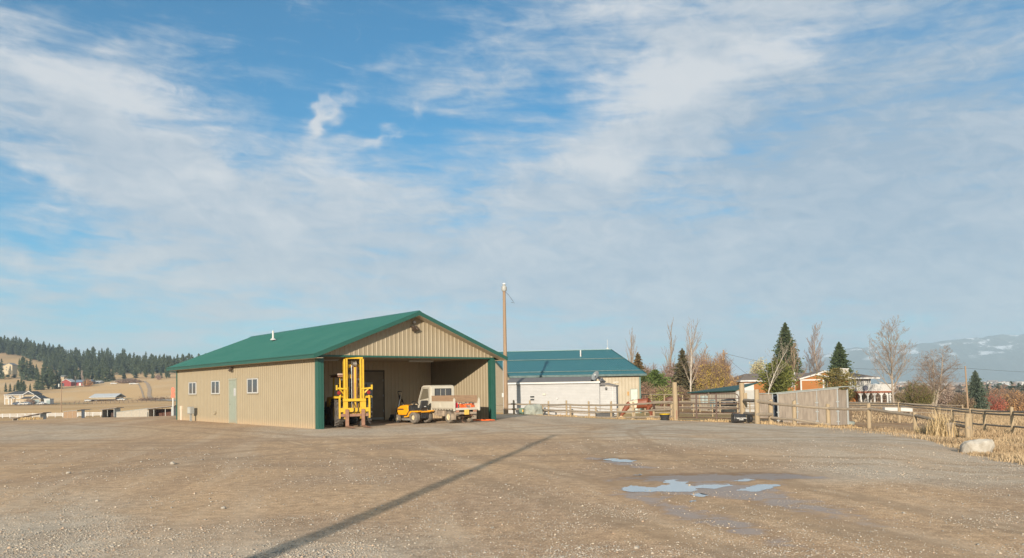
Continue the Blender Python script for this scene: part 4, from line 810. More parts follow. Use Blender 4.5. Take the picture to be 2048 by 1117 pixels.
fence('wooden_fence','long weathered rail fence from the light pole to the tall left gate post','fence',
 gpts([(985,60),(1028,59),(1060,58),(1097,56.5),(1133,54),(1178,52.6),(1222,51),(1267,49.6),(1307,48.2),(1343,47)]),
 [.95,1.12,1.10,1.08,1.12,1.12,1.14,1.1,.62,.95],[(.78,.83,.82,.80,.84,.86,.90,.95,1.02,1.12),(.42,.45,.44,.42,.42,.42,.45,.5,.58,.66),(None,None,None,.06,.06,.07,.08,.12,.16,.22)],pr=.075,rr=.065)
fence('wooden_fence','second post and rail fence close behind the long one, seen against the white trailer','fence',
 gpts([(1060,59.3),(1085,59.3),(1141,58.7),(1192,58.2),(1235,58.5)]),[.6,.85,.85,.85,.8],[.72,.33],pr=.07,rr=.04)
# gate and its posts
for nm,px,D,h,r,lab in (('gate_post',1351,46.2,2.27,.155,'tall round post at the left end of the brown pipe gate'),('gate_post',1485,44.6,2.25,.16,'tall post with a plank nailed on, right end of the pipe gate')):
    p=gd(px,D); o=thing(nm,lab,'post',p); b=MB(); b.tube([(0,0,-.4),(.0,0,h*.5),(-.02,0,h)],[r,r*.97,r*.93],16); b.build('post',M_post,o,smooth=45)
    b=MB()
    if px>1400: b.box((.12,-.19,1.25),(.20,.05,.85)); b.build('plank',M_post,o)
    else: b.box((.02,-.17,.35),(.06,.04,.5)); b.build('hinge_plate',M_rust,o)
a=gd(1357,46.0); c=gd(1478,44.5); go=thing('pipe_gate','dark brown tubular pipe gate hung between the two tallest posts','gate',a,math.atan2(c.y-a.y,c.x-a.x)); Lg=(c-a).length; dzg=(c.z-a.z)
def gzz(x,h): return (x,0,h+dzg*x/Lg+.10)
zt=1.46; b=MB(); b.tube([gzz(0,.14),gzz(0,zt-.2),gzz(.06,zt-.06),gzz(.2,zt),gzz(Lg-.2,zt+.06),gzz(Lg-.06,zt),gzz(Lg,zt-.14),gzz(Lg,.10),gzz(0,.10)],.028,8); b.build('frame',M_steelb,go,smooth=45)
for h in (.40,.67,.93,1.22): b=MB(); b.tube([gzz(0,h),gzz(Lg,h*1.03)],.024,8); b.build('pipe',M_steelb,go,smooth=45)
for x_ in (Lg*.305,Lg*.635): b=MB(); b.bx(x_-.045,x_+.045,-.035,-.02,.1+dzg*x_/Lg+.05,zt+.1+dzg*x_/Lg); b.build('stay',M_steelb,go)
fence('wooden_fence','stretch of heavy rails from the right gate post past the pale square post','fence',
 [gd(1488,44.3),gd(1514,41.2),gd(1541,41.8)],[.0,1.82,1.30],[(1.25,1.2,1.12),(.5,.50,.52)],pr=.13,rr=.10)
fence('wooden_fence','rail fence in front of the grey shelter, dropping towards the white rock','fence',
 gpts([(1541.5,41.6),(1588,40.4),(1656,39.6),(1737,37.8),(1829,34.8),(1934,30)]),[0,1.27,1.15,1.22,.86,.8],[(1.10,1.02,.92,.95,.72,.42),(.33,.28,.12,None,None,None)],pr=.105,rr=.075)
fence('wooden_fence','long double railed fence descending across the dry grass to the right edge','fence',
 gpts([(1640,58),(1690,55),(1740,51.5),(1798,48),(1870,43),(1904,41),(1941,38.5),(1968,37),(2024,33.5),(2090,30)]),[1.1,1.1,1.15,1.3,1.05,1.0,1.1,.95,1.15,1.1],[(1.18,1.16,1.18,1.22,1.13,1.1,1.02,.98,.95,.95),(1.02,1.0,1.03,1.08,1.0,.96,.90,.86,.83,.83),(None,None,None,None,.42,.4,.36,.34,.32,.3)],pr=.08,rr=.043)
p=gd(1936,30.5); b=MB(); o=thing('stump_post','weathered square post stub beside the mossy fence post above the white rock','post',p); b.box((-.55,.4,.2),(.36,.2,.75)); b.build('stub',M_rail,o,bevel=.02); b=MB(); b.tube([(0,0,-.2),(0,0,.95)],.13,10); b.build('post',M_post,o,smooth=45)
# distant pen fences
fence('pen_fence','thin pale round rail fence at the back of the pen beside the big teal barn','fence',gpts([(1283,78),(1303,77.5),(1329,76),(1365,75),(1400,73)]),1.65,[1.62,.85,.35],pr=.06,rr=.045)
fence('panel_fence','dark pipe corral panels in the pen just right of the teal barn','fence',gpts([(1281,74),(1310,73)]),1.5,[1.45,1.2,.95,.7,.45],pr=.03,rr=.025,m=M_steelb,mp=M_steelb)
fence('pen_fence','plank fence seen through the middle of the pipe gate','fence',gpts([(1290,66),(1345,65),(1387,62),(1425,61),(1475,60),(1530,60)]),1.12,[1.0,.62,.22],pr=.06,rr=.05)
fence('pen_fence','pale rail fence between the gate and the low green roofed stable','fence',gpts([(1300,70),(1345,69),(1400,68),(1440,67),(1500,66),(1560,66)]),1.15,[1.08,.6],pr=.06,rr=.045)
fence('pen_fence','rail fence of the muddy pen behind the grey horse shelter','fence',gpts([(1560,75),(1620,72),(1695,68),(1722,67),(1800,66),(1865,66),(1925,64)]),1.15,[1.1,.75,.4],pr=.055,rr=.04)
# white fence on the left, far
wp=[gd(px,D) for px,D in zip(np.linspace(-40,352,27),np.linspace(238,222,27))]
fence('white_fence','white vinyl rail fence stretching along the lower field behind the sheds','fence',wp,1.35,[1.2,.85,.5],pr=.09,rr=.09,m=M_wfence,mp=M_wfence,square=True)
tw=[gd(px,D) for px,D in zip(np.linspace(40,320,32),np.linspace(430,455,32))]
fence('field_fence','thin dark post fence crossing the golden field below the pole building','fence',tw,1.3,[1.2],pr=.12,rr=.04,m=M_steelb,mp=M_steelb)
tw=[gd(px,D) for px,D in zip(np.linspace(150,330,20),np.linspace(500,520,20))]
fence('field_fence','farther dark post fence running past the white roofed pole building','fence',tw,1.4,[1.2],pr=.12,rr=.05,m=M_steelb,mp=M_steelb)
# ------------------------------------------------------------------ poles
def pole(name,label,px,D,h,r0,r1,lean=0.0):
    p=gd(px,D); o=thing(name,label,'pole',p); b=MB(); b.tube([(0,0,-.5),(lean*h*.5,0,h*.5),(lean*h,0,h)],[r0,(r0+r1)/2,r1],14); b.build('shaft',M_pole,o,smooth=50); return o,p
o,p=pole('light_pole','tall weathered wooden pole with a white yard light, standing right of the barn',1012,56,9.1,.165,.105)
b=MB(); b.lathe((0,0,9.01),(0,0,1),[(-.08,.16),(.02,.20),(.24,.19),(.30,.12),(.38,.10)],18); b.build('lamp_housing',mat('lamp_grey',(.34,.34,.32),.5),o,smooth=40)
b=MB(); b.bx(-.10,.10,-.17,.14,9.39,9.51); b.build('photocell',M_grey,o,bevel=.02)
b=MB(); b.tube([(.12,0,8.85),(.35,-.05,8.6),(.62,0,8.2),(.75,0,8.05),(.5,0,8.1)],.012,5); b.build('cable_tail',M_blk,o)
b=MB(); b.tube([(-.165,-.06,0),(-.165,-.06,2.6),(-.15,-.06,4.2)],.022,6); b.bx(-.28,-.14,-.14,.02,1.25,1.55); b.build('conduit',mat('light_conduit',(.42,.42,.40),.5),o)
o,p=pole('utility_pole','bare utility pole on the right, left of the blue green spruce',1936,147,8.0,.16,.12,-.028)
wp1=p+Vector((-.028*8,0,7.6))
o2,p2=pole('utility_pole','pale wooden pole carrying house wires among the orange shrubs behind the low stable',1452,120,7.6,.16,.11,-.02)
b=MB(); b.bx(-.45,.45,-.05,.05,7.0,7.12); b.build('crossarm',M_pole,o2)
o3,p3=pole('utility_pole','thin dark utility pole alone in the golden field at the left',122.5,300,12.9,.19,.13)
b=MB(); b.box((-.9,0,10.3),(.5,.5,1.3)); b.build('transformer',M_grey,o3,bevel=.1)
o4,p4=pole('utility_pole','pole behind the viewer whose long shadow crosses the lot',1024,1,1,.1,.1)
for c_ in list(o4.children): bpy.data.objects.remove(c_,do_unlink=True)
o4.location=(-2.42-.2035*9.6,7.5-9.6,0); b=MB(); HP=7.35; b.tube([(0,0,-.5),(0,0,HP*.5),(0,0,HP)],[.16,.13,.09],16); b.build('shaft',M_pole,o4,smooth=50)
def wire(label,a,c,sag,r=.018,n=14):
    b=MB(); a=Vector(a);c=Vector(c); pts=[a.lerp(c,i/n)-Vector((0,0,sag*4*(i/n)*(1-i/n))) for i in range(n+1)]; o=b.tube(pts,r,4).build('overhead_wire',M_blk); tag(o,label,'wire')
wire('overhead wire running from the right utility pole out past the right edge',wp1,wp1+Vector((22,-25,-2.0)),.5,.02)
wire('overhead wire from the right utility pole back towards the house roof',wp1,at(1700,737,140),.3,.02)
wt=p2+Vector((-.15,0,7.1))
wire('upper overhead wire from the pale pole to the orange house',wt,at(1660,744,138),.4,.02)
wire('slack overhead wire dropping from the pale pole towards the house garage',wt,at(1500,752,128),.3,.02)
# warning marker at the left end of the barn
p=gd(346,58); o=thing('marker_sign','small red delineator sign on a thin grey post at the far corner of the barn','sign',p)
b=MB(); b.box((0,0,.75),(.07,.04,2.1)); b.build('post',M_grey,o)
b=MB(); b.prism([(-.12,1.35),(.10,1.35),(.14,1.55),(.10,1.75),(.15,1.95),(.08,2.12),(-.08,2.12),(-.13,1.9),(-.08,1.72),(-.14,1.5)],(0,-.04,0),X,ZV,(0,.02,0)); b.build('sign_plate',mat('faded_red_sign',(.62,.09,.04),.6,(.5,.16,.1),8,.8),o)
# ------------------------------------------------------------------ rocks
def rock(label,name,px,D,size,m,seed,rz=0,dz=0):
    p=gd(px,D); b=MB(); q=random.Random(seed); bm=bmesh.new(); bmesh.ops.create_icosphere(bm,subdivisions=3,radius=1.0)
    off=Vector((q.random()*9,q.random()*9,q.random()*9))
    from mathutils import noise
    for v in bm.verts:
        d=v.co.normalized(); k=1+.30*noise.noise(d*1.1+off)+.12*noise.noise(d*3+off); c=d*k
        c.x=max(min(c.x,.86),-.86)  ; c.z=max(-.5,c.z); v.co=Vector((c.x*size[0],c.y*size[1],c.z*size[2]))
    me=bpy.data.meshes.new(name); bm.to_mesh(me); bm.free(); me.materials.append(m); o=bpy.data.objects.new(name,me); COL.objects.link(o); o.location=p+Vector((0,0,size[2]*.38+dz)); o.rotation_euler=(0,0,rz); tag(o,label,'rock'); return o
M_rock=mat('white_rock',(.42,.39,.34),.85,(.25,.215,.17),6,.95,bump=.9,bscale=9)
rk1=rock('large white flat faced rock at the edge of the dry grass on the right','boulder',1951,20.6,(.45,.26,.33),M_rock,4,R(-18),-.03)
M_rock2=mat('green_grey_rock',(.30,.31,.26),.85,(.17,.19,.17),3,.95,bump=.8,bscale=6)
rock('grey green boulder at the foot of the fence right of the light pole','boulder',1066,56,(.80,.45,.56),M_rock2,9,.2)
rock('small dark rock half hidden in grass left of the muddy pen','boulder',1698,44,(.3,.25,.16),M_rock2,12,.2)
p=gd(1043,55.8); o=thing('utility_pedestal','small green electrical pedestal between the light pole and the boulder','utility box',p)
b=MB(); b.bx(-.18,.14,-.14,.14,-.1,.42); b.build('cabinet',mat('pedestal_green',(.07,.13,.08),.5),o,bevel=.02); b=MB(); b.bx(-.20,.16,-.16,.16,.42,.47); b.build('lid',mat('pedestal_green',(.07,.13,.08)),o); b=MB(); b.bx(.04,.13,-.15,-.141,.2,.36); b.build('label_plate',mat('amber_plate',(.5,.28,.03),.5),o)
# feed tubs
p=gd(1329,45.6); o=thing('feed_tub','black tub with a yellow rim at the foot of the fence left of the gate','tub',p)
b=MB(); b.lathe((0,0,0),(0,0,1),[(0,.22),(.30,.29),(.34,.31),(.33,.27),(.03,.2)],24); b.build('tub',M_blk,o,smooth=40); b=MB(); b.lathe((0,0,.345),(0,0,1),[(-.012,.27),(.03,.32),(.045,.31),(.03,.26)],24,close=True); b.build('rim',mat('yellow_rim_plastic',(.75,.48,.02),.5),o,smooth=40)
p=gd(1485,42.5); o=thing('feed_tub','black tub with white lettering in front of the right gate post','tub',p,R(3))
ft=o; b=MB(); b.lathe((-.52,0,.26),(1,0,0),[(0,.24),(.03,.27),(.62,.22),(.64,.20)],24); b.build('tub',M_blk,o,smooth=40)
b=MB(); b.lathe((-.545,0,.26),(1,0,0),[(-.02,.29),(.02,.30),(.03,.27),(-.02,.26)],24,close=True); b.build('rim',M_blk,o,smooth=40)
b=MB(); b.lathe((.32,.02,.24),(1,.1,0),[(0,.235),(.03,.24),(.16,.21),(.17,.19)],20); b.lathe((.32,.02,.24),(1,.1,0),[(.06,.235),(.08,.235)],20); b.build('stacked_tub',M_blk,o,smooth=40)
def text(body,size,name,m,parent,loc,rot,ex=.001,sx=1.0):
    cu=bpy.data.curves.new(name,'FONT'); cu.body=body; cu.size=size; cu.align_x='CENTER'; cu.align_y='CENTER'; cu.extrude=ex; cu.offset=.003; cu.space_character=.95
    t=bpy.data.objects.new(name,cu); COL.objects.link(t); dg=bpy.context.evaluated_depsgraph_get(); me=bpy.data.meshes.new_from_object(t.evaluated_get(dg)); bpy.data.objects.remove(t,do_unlink=True)
    me.materials.clear(); me.materials.append(m); o=bpy.data.objects.new(name,me); COL.objects.link(o); o.parent=parent; o.location=loc; o.rotation_euler=rot; o.scale=(sx,1,1); return o
M_print=mat('white_print',(.62,.61,.58),.6)
text('TRIPLE CROWN',.085,'lettering',M_print,ft,(-.17,-.262,.27),(R(90),0,0)); text('STOCK',.075,'lettering',M_print,ft,(-.17,-.258,.19),(R(84),0,0))
# ------------------------------------------------------------------ horse shelter made of framed sheets
M_ply=mat('weathered_plywood',(.33,.275,.22),.9,(.19,.155,.125),2.5,.95,bump=.3,bscale=8,stretch=(3,3,.5))
M_trimw=mat('galvanised_trim',(.42,.43,.42),.4,(.36,.38,.37),4,.6,metal=.2)
M_bsheet=mat('blue_grey_sheet',(.05,.065,.09),.6,(.035,.045,.06),3,.7)
def shelter(name,label,A_,B_,depth,hA,hB,nb,M1,M2,side=None,roofover=.35,ends=True):
    """sheeted wall from A_ to B_ (top rising hA->hB); box behind it"""
    A_=Vector(A_);B_=Vector(B_); o=thing(name,label,'shelter',A_,math.atan2(B_.y-A_.y,B_.x-A_.x)); L=math.hypot(B_.x-A_.x,B_.y-A_.y); zb=B_.z-A_.z
    tp=lambda x:hA+(hB-hA)*x/L
    for i in range(nb):
        x0=L*i/nb;x1=L*(i+1)/nb; b=MB(); b.prism([(x0+.02,zb*x0/L),(x1-.02,zb*x1/L),(x1-.02,tp(x1)-.02),(x0+.02,tp(x0)-.02)],(0,0,0),X,ZV,(0,.03,0)); b.build('wall_sheet',M1,o)
    for i in range(nb+1):
        x0=L*i/nb; b=MB(); w=.035 if 0<i<nb else .06; b.bx(x0-w/2,x0+w/2,-.03,.0,zb*x0/L,tp(x0)); b.build('batten',M_trimw,o)
        for hh in (.12,.7,1.25): 
            b=MB(); b.bx(x0-.09,x0+.09,-.036,-.031,hh*tp(x0)/2.0-.03,hh*tp(x0)/2.0+.03); b.build('bracket',M_trimw,o)
    b=MB(); b.prism([(-.06,tp(0)-.02),(L+.06,tp(L)-.02),(L+.06,tp(L)+.05),(-.06,tp(0)+.05)],(0,-.04,0),X,ZV,(0,.07,0)); b.build('top_trim',M_trimw,o)
    b=MB(); b.prism([(-.1,tp(0)+.052),(L+roofover,tp(L)+.052+(hB-hA)/L*roofover),(L+roofover,tp(L)+.09+(hB-hA)/L*roofover),(-.1,tp(0)+.09)],(0,-.1,0),X,ZV,(0,depth+.2,0)); b.build('roof',mat('pale_sheet_roof',(.40,.44,.40),.5,(.30,.34,.32),3,.7,metal=.2),o)
    if ends:
        b=MB(); b.bx(-.03,0,.03,depth,0,tp(0)-.02); b.build('end_sheet',M2,o)
        b=MB(); b.bx(-.03,L,depth,depth+.03,0,tp(0)-.03); b.build('back_sheet',M2,o)
    b=MB(); b.bx(L-.05,L+.01,depth-.05,depth,zb,tp(L)); b.build('rear_post',M_trimw,o)
    return o,L
o,L=shelter('horse_shelter','grey plywood horse shelter with white edge trims and a sloping roof behind the right fence',gd(1556.5,45.5),gd(1676,42.8),1.1,1.64,1.93,3,M_ply,M_bsheet,roofover=.45)
b=MB(); b.bx(L-.03,L,.03,1.1,-.1,1.86); b.build('end_sheet',M_ply,o); b=MB(); b.bx(L+.02,L+.08,1.0,1.1,-.1,1.9); b.build('batten',M_trimw,o)
b=MB(); b.bx(-.9,-.03,.9,.93,.1,1.62); b.build('wing_sheet',M_bsheet,o)
b=MB(); b.bx(-1.75,-.75,.7,.73,.2,1.62); b.build('wing_panel',M_ply,o); 
for xx in (-1.78,-.75): b=MB(); b.bx(xx-.03,xx+.03,.67,.70,.15,1.64); b.build('batten',M_trimw,o)
b=MB(); b.bx(-1.8,.0,.6,1.3,1.66,1.69); b.build('wing_roof',mat('pale_sheet_roof',(.40,.44,.40)),o)
M_osb=mat('tan_board',(.31,.205,.12),.9,(.24,.155,.095),2.5,.9,bump=.2)
o,L=shelter('horse_shelter','small tan boarded shelter with white battens in the lower field at the left',gd(127,186),gd(154,180),2.8,1.95,2.35,3,M_osb,M_bsheet,ends=False,roofover=.1)
b=MB(); b.bx(L+.15,L+.45+1.5,.9,1.0,.0,2.5); b.build('blue_side',M_bsheet,o); b=MB(); b.bx(L+.1,L+2.0,.5,2.6,2.5,2.56); b.build('side_roof',M_bsheet,o)
M_gply=mat('pale_board',(.40,.36,.30),.9,(.30,.26,.21),2,.9)
o,L=shelter('horse_shelter','long grey boarded shed with a dark open front beside the far barn corner','' and None or gd(233,160),gd(295,152),3,1.75,2.55,4,M_gply,M_gply,roofover=.2)
def open_shed(label,px0,px1,D,h0,h1,inner,posts=2,depth=3.0):
    A_=gd(px0,D);B_=gd(px1,D); o=thing('open_shed',label,'shed',A_,0); L=(B_-A_).length
    b=MB(); b.bx(0,L,depth,depth+.06,0,h0-.03); b.build('back_wall',inner,o)
    for i,x_ in enumerate((0,L)): b=MB(); b.bx(x_-.05,x_+.05,0.0,depth,0,(h0 if i==0 else h1)-.04); b.build('side_wall',M_gply if i==0 else M_grey,o)
    for i in range(posts): x_=L*(i+.4)/posts; b=MB(); b.bx(x_-.04,x_+.04,.3,.4,0,h0); b.build('post',M_grey,o)
    b=MB(); b.prism([(-.3,h0),(L+.8,h1),(L+.8,h1+.12),(-.3,h0+.12)],(0,-.4,0),X,ZV,(0,depth+.8,0)); b.build('roof',mat('rusty_roof',(.16,.12,.10),.8,(.3,.28,.26),3,.8),o); return o
open_shed('open fronted shed with a dark brown inside beside the far corner of the tan barn',297,343,151,2.15,2.75,mat('dark_red_board',(.10,.045,.03),.9),2)
open_shed('small open shed with a dark inside in front of the white fence',204,228,190,2.2,2.6,mat('dark_board',(.07,.04,.03),.9),1)
o=open_shed('long low rusted roof sinking into tall yellow grass at the far left',26,80,150,.85,1.9,mat('dark_board',(.07,.04,.03),.9),3,2.0)
# ------------------------------------------------------------------ white trailer house
M_sid=mat('white_siding',(.345,.34,.335),.55,(.32,.315,.31),2,.6,spec=.3)
M_shin=mat('grey_shingle',(.105,.10,.10),.95,(.16,.15,.145),9,.9,bump=.4,bscale=30)
a=gd(1017,61); c=gd(1199,59.4); th=math.atan2(c.y-a.y,c.x-a.x); L=(c-a).length
tr=thing('trailer_house','long white sided mobile home with a grey shingle roof behind the wooden fence','mobile home',(a.x,a.y,-.66),th)
TH=2.62; b=MB()
def siding(b,x0,x1,y,z0,z1,step=.115,sgn=-1):
    n=int((z1-z0)/step)
    for i in range(n):
        za=z0+i*step; zb_=min(z1,za+step); b.add([(x0,y+sgn*.022,za),(x1,y+sgn*.022,za),(x1,y,zb_),(x0,y,zb_)],[(0,1,2,3)]); b.add([(x0,y,za),(x1,y,za),(x1,y+sgn*.022,za),(x0,y+sgn*.022,za)],[(0,1,2,3)])
siding(b,0,L,0,.1,TH); b.bx(0,L,.001,.05,0,TH); b.build('front_siding',M_sid,tr,fixn=False)
b=MB(); b.bx(-.02,0,0.05,4.2,0,TH); b.bx(L,L+.02,.05,4.2,0,TH); b.bx(0,L,4.15,4.2,0,TH); b.build('end_wall',M_sid,tr)
b=MB(); b.prism([(0.0,TH),(4.2,TH),(2.1,TH+.34)],(-.02,0,0),Y,ZV,(.04,0,0)); b.prism([(0.0,TH),(4.2,TH),(2.1,TH+.34)],(L-.02,0,0),Y,ZV,(.04,0,0)); b.build('gable_end',M_sid,tr)
b=MB(); b.prism([(-.18,TH-.02),(2.1,TH+.36),(4.4,TH-.02),(4.4,TH+.04),(2.1,TH+.42),(-.18,TH+.04)],(-.25,0,0),Y,ZV,(L+.1+.25-.75,0,0)); b.build('roof',M_shin,tr)
b=MB(); b.prism([(L-.42,TH+.41),(L-.4,TH+.36),(L+.15,TH-.0),(L+.15,TH+.05)],(0,.6,0),X,ZV,(0,3.0,0)); b.prism([(-.18,TH-.02),(2.1,TH+.36),(4.4,TH-.02),(4.4,TH+.04),(2.1,TH+.40),(-.18,TH+.04)],(L-.40,0,0),Y,ZV,(.12,0,0)); b.build('roof_end',M_shin,tr)
b=MB(); b.bx(-.26,L+.1,-.20,-.185,TH-.10,TH+.03); b.build('fascia',M_white,tr)
px2x=lambda px: (at(px,800,60).x-a.x)/math.cos(th)
b=MB(); x0,x1=px2x(1061),px2x(1069.5); zt_=.66+ (1.6-(779+20-773.5)/25.8)*0; b.bx(x0,x1,-.05,-.02,1.22,1.62); w_=b.build('window',M_white,tr); 
for (z0,z1) in ((1.24,1.39),(1.45,1.60)): b=MB(); b.bx(x0+.01,x1-.01,-.056,-.051,z0,z1); b.build('pane',M_dark,w_)
b=MB(); x0=px2x(1089); b.bx(x0-.12,x0+.12,-.08,-.02,1.66,1.78); b.build('wall_vent',mat('cream_vent',(.48,.46,.38),.5),tr); b=MB(); x0=px2x(1115); b.cyl((x0,-.12,1.38),(x0,-.02,1.38),.06,12); b.build('dryer_vent',M_white,tr,smooth=40)
b=MB(); x0=px2x(1114); b.bx(x0-.03,x0+.03,-.08,-.02,.68,.78); b.build('outlet',M_grey,tr); b=MB(); x0=px2x(1162); b.cyl((x0,-.15,.78),(x0,-.02,.78),.035,8); b.build('tap',M_grey,tr)
# porch block at the right end
b=MB(); x1=px2x(1229); siding(b,L+.02,x1,.35,.1,2.26,.14); b.bx(L+.02,x1,.351,1.8,0,2.26); b.build('porch_wall',M_sid,tr,fixn=False); b=MB(); b.prism([(L-.06,2.32),(L+.5,2.32),(x1+.06,2.24),(x1+.06,2.30),(L+.5,2.52),(L-.06,2.52)],(0,.2,0),X,ZV,(0,1.8,0)); b.build('porch_roof',M_shin,tr)
b=MB(); b.box((px2x(1210),.24,2.08),(.16,.14,.18)); b.build('porch_lamp',M_blk,tr,bevel=.03); b=MB(); b.bx(px2x(1222),px2x(1222)+.02,.3,.325,0,2.24); b.build('door_seam',M_grey,tr)
# the left end seen past the barn corner
b=MB(); b.bx(-.05,-.021,.25,1.1,.55,2.5); e_=b.build('end_door',mat('tan_trim2',(.38,.31,.22),.6),tr); b=MB(); b.bx(-.056,-.051,.40,.95,.75,1.45); b.build('pane',M_dark,e_)
b=MB(); b.lathe((L-.62,.9,TH+.78),(-.45,-.75,.45),[(0,.03),(.03,.18),(.09,.32),(.13,.37),(.135,.37),(.10,.30),(.05,.18),(.03,.04)],22); ds=thing('satellite_dish','grey satellite dish on the right end of the white trailer roof','satellite dish',tr.matrix_basis@Vector((L-.35,.9,TH+.05)) if False else (0,0,0))
# place the dish in world coordinates
bpy.data.objects.remove(ds,do_unlink=True)
cth,sth=math.cos(th),math.sin(th); dl=Vector((a.x+(L-.35)*cth-.9*sth,a.y+(L-.35)*sth+.9*cth,-.66+TH-.12)); ds=thing('satellite_dish','grey satellite dish on the right end of the white trailer roof','satellite dish',dl)
b=MB(); b.lathe((.02,-.1,.55),(-.75,-.5,.45),[(0,.04),(.02,.15),(.055,.30),(.10,.39),(.11,.39),(.07,.30),(.035,.15),(.015,.04)],24); b.build('dish',mat('dish_grey',(.20,.215,.22),.5),ds,smooth=60)
b=MB(); b.tube([(0,.0,-.2),(0,0,.45),(.02,-.06,.6)],.025,8); b.build('mast',M_grey,ds,smooth=40); b=MB(); b.tube([(.02,-.08,.42),(-.10,-.42,.62)],.014,6); b.box((-.11,-.45,.66),(.08,.08,.12)); b.build('feed_arm',M_grey,ds)
# hoses / black pallet junk by the fence
p=gd(1200,57.5); o=thing('junk_pile','low dark bin beside the trailer end behind the fence','bin',p); b=MB(); b.bx(-.3,1.0,-.3,.3,0,.42); b.build('bin',M_blk,o,bevel=.03); b=MB(); b.bx(-.35,1.05,-.34,.34,.42,.47); b.build('lid',M_grey,o,bevel=.01)
# ------------------------------------------------------------------ big teal roofed barn
M_tealtr=mat('dark_teal_trim',(.010,.055,.055),.5)
M_teal=mat('teal_roof_steel',(.026,.110,.128),.42,(.034,.128,.145),.5,.8,spec=.5)
a=gd(1026,72); c=gd(1281,70.8); zb=-.9
tb=thing('teal_barn','big tan steel barn with a blue green roof behind the white trailer','barn',(a.x,a.y,zb),math.atan2(c.y-a.y,c.x-a.x)); L=(c-a).length
EH=3.45; SX=-.40; DP=1.0
def TP(x,y,z): return Vector((x+SX*y,y,z))
RD=7.0; RH=EH+2.62; ov=.42
b=MB(); ribbed(b,TP(0,0,0),X,L,lambda s:Vector((0,0,-.1)),lambda s:Vector((0,0,EH)),-Y,pitch=.3,h=.02); b.build('front_wall',M_tanb,tb,fixn=False)
sd_=Vector((SX,1,0)).normalized()
for x0,nm in ((0,'left_wall'),(L,'right_wall')):
    b=MB(); Lw=math.hypot(SX,1)*RD; ribbed(b,TP(x0,0,0),sd_,Lw,lambda s:Vector((0,0,-.1)),lambda s:Vector((0,0,EH+(RH-EH)*s/Lw-.05)),Vector((-1 if x0==0 else 1,SX*(1 if x0 else -1),0)).normalized(),pitch=.3,h=.02); b.build('side_wall',M_tanb,tb,fixn=False)
def roofpt(s,t,back=False): # s along eave, t 0..1 eave->ridge
    y=-ov+(RD+ov)*t; return TP(s,y,EH+.12+(RH-EH)*t)
Lr=L+2*ov
b=MB(); A0=roofpt(-ov,0); vec=roofpt(-ov,1)-A0; Nn=Vector((0,-(RH-EH),RD)).normalized(); ribbed(b,A0,X,Lr,lambda s:Vector((0,0,0)),lambda s:vec,Nn,pitch=.23,h=.025,w=.035); b.build('roof',M_teal,tb,fixn=False)
b=MB(); A1=roofpt(-ov,1); v2=TP(0,RD,0)-Vector((0,0,RH-EH)); ribbed(b,A1,X,Lr,lambda s:Vector((0,0,0)),lambda s:v2,Vector((0,RH-EH,RD)).normalized(),pitch=.23,h=.025,w=.035); b.build('roof',M_teal,tb,fixn=False)
b=MB(); b.beam(roofpt(-ov,1)+Vector((0,0,.02)),roofpt(L+ov,1)+Vector((0,0,.02)),.24,.07); b.build('ridge_cap',M_teal,tb)
for t in (.12,.60): b=MB(); b.beam(roofpt(-ov,t)+Vector((0,-.03,.05)),roofpt(L+ov,t)+Vector((0,-.03,.05)),.05,.06); b.build('snow_guard',M_tealtr,tb)
b=MB(); b.beam(roofpt(-ov,0)+Vector((0,-.02,-.07)),roofpt(L+ov,0)+Vector((0,-.02,-.07)),.04,.19); b.build('eave_trim',M_tealtr,tb)
for x_ in (-ov,L+ov): b=MB(); b.beam(roofpt(x_,0)+Vector((0,0,-.06)),roofpt(x_,1)+Vector((0,0,-.06)),.05,.20); b.build('rake_trim',M_tealtr,tb)
for x_ in (0,L): b=MB(); b.box((x_,-.02,EH/2),(.14,.08,EH)); b.build('corner_trim',M_green,tb)
b=MB(); pc=roofpt(L*.705,.72); b.cyl(pc+Vector((0,0,-.2)),pc+Vector((0,0,.62)),.07,12); b.build('vent_pipe',M_white,tb,smooth=40)
b=MB(); pc=roofpt(L+ov-.35,1); b.cyl(pc,pc+Vector((0,0,.18)),.12,10); b.cyl(pc+Vector((0,0,.18)),pc+Vector((0,0,1.0)),.02,6); b.build('antenna',M_white,tb)
bx_=lambda px:(at(px,800,71).x-a.x)
x0,x1=bx_(1263),bx_(1275.5); b=MB(); b.bx(x0-.06,x1+.06,-.06,.0,0,2.24); f_=b.build('door',mat('door_trim_grey',(.24,.24,.2),.6),tb); b=MB(); b.bx(x0,x1,-.075,-.061,.05,2.16); b.build('door_leaf',mat('sage_door2',(.36,.42,.36),.5),f_)
b=MB(); x0=bx_(1257.5); b.bx(x0-.07,x0+.07,-.06,-.02,1.62,1.98); b.build('notice_board',mat('orange_notice',(.55,.28,.05),.6,(.1,.05,.02),20,.9),tb)
b=MB(); b.bx(bx_(1229),bx_(1239),-.05,-.02,2.83,2.88); b.build('track_rail',M_grey,tb)
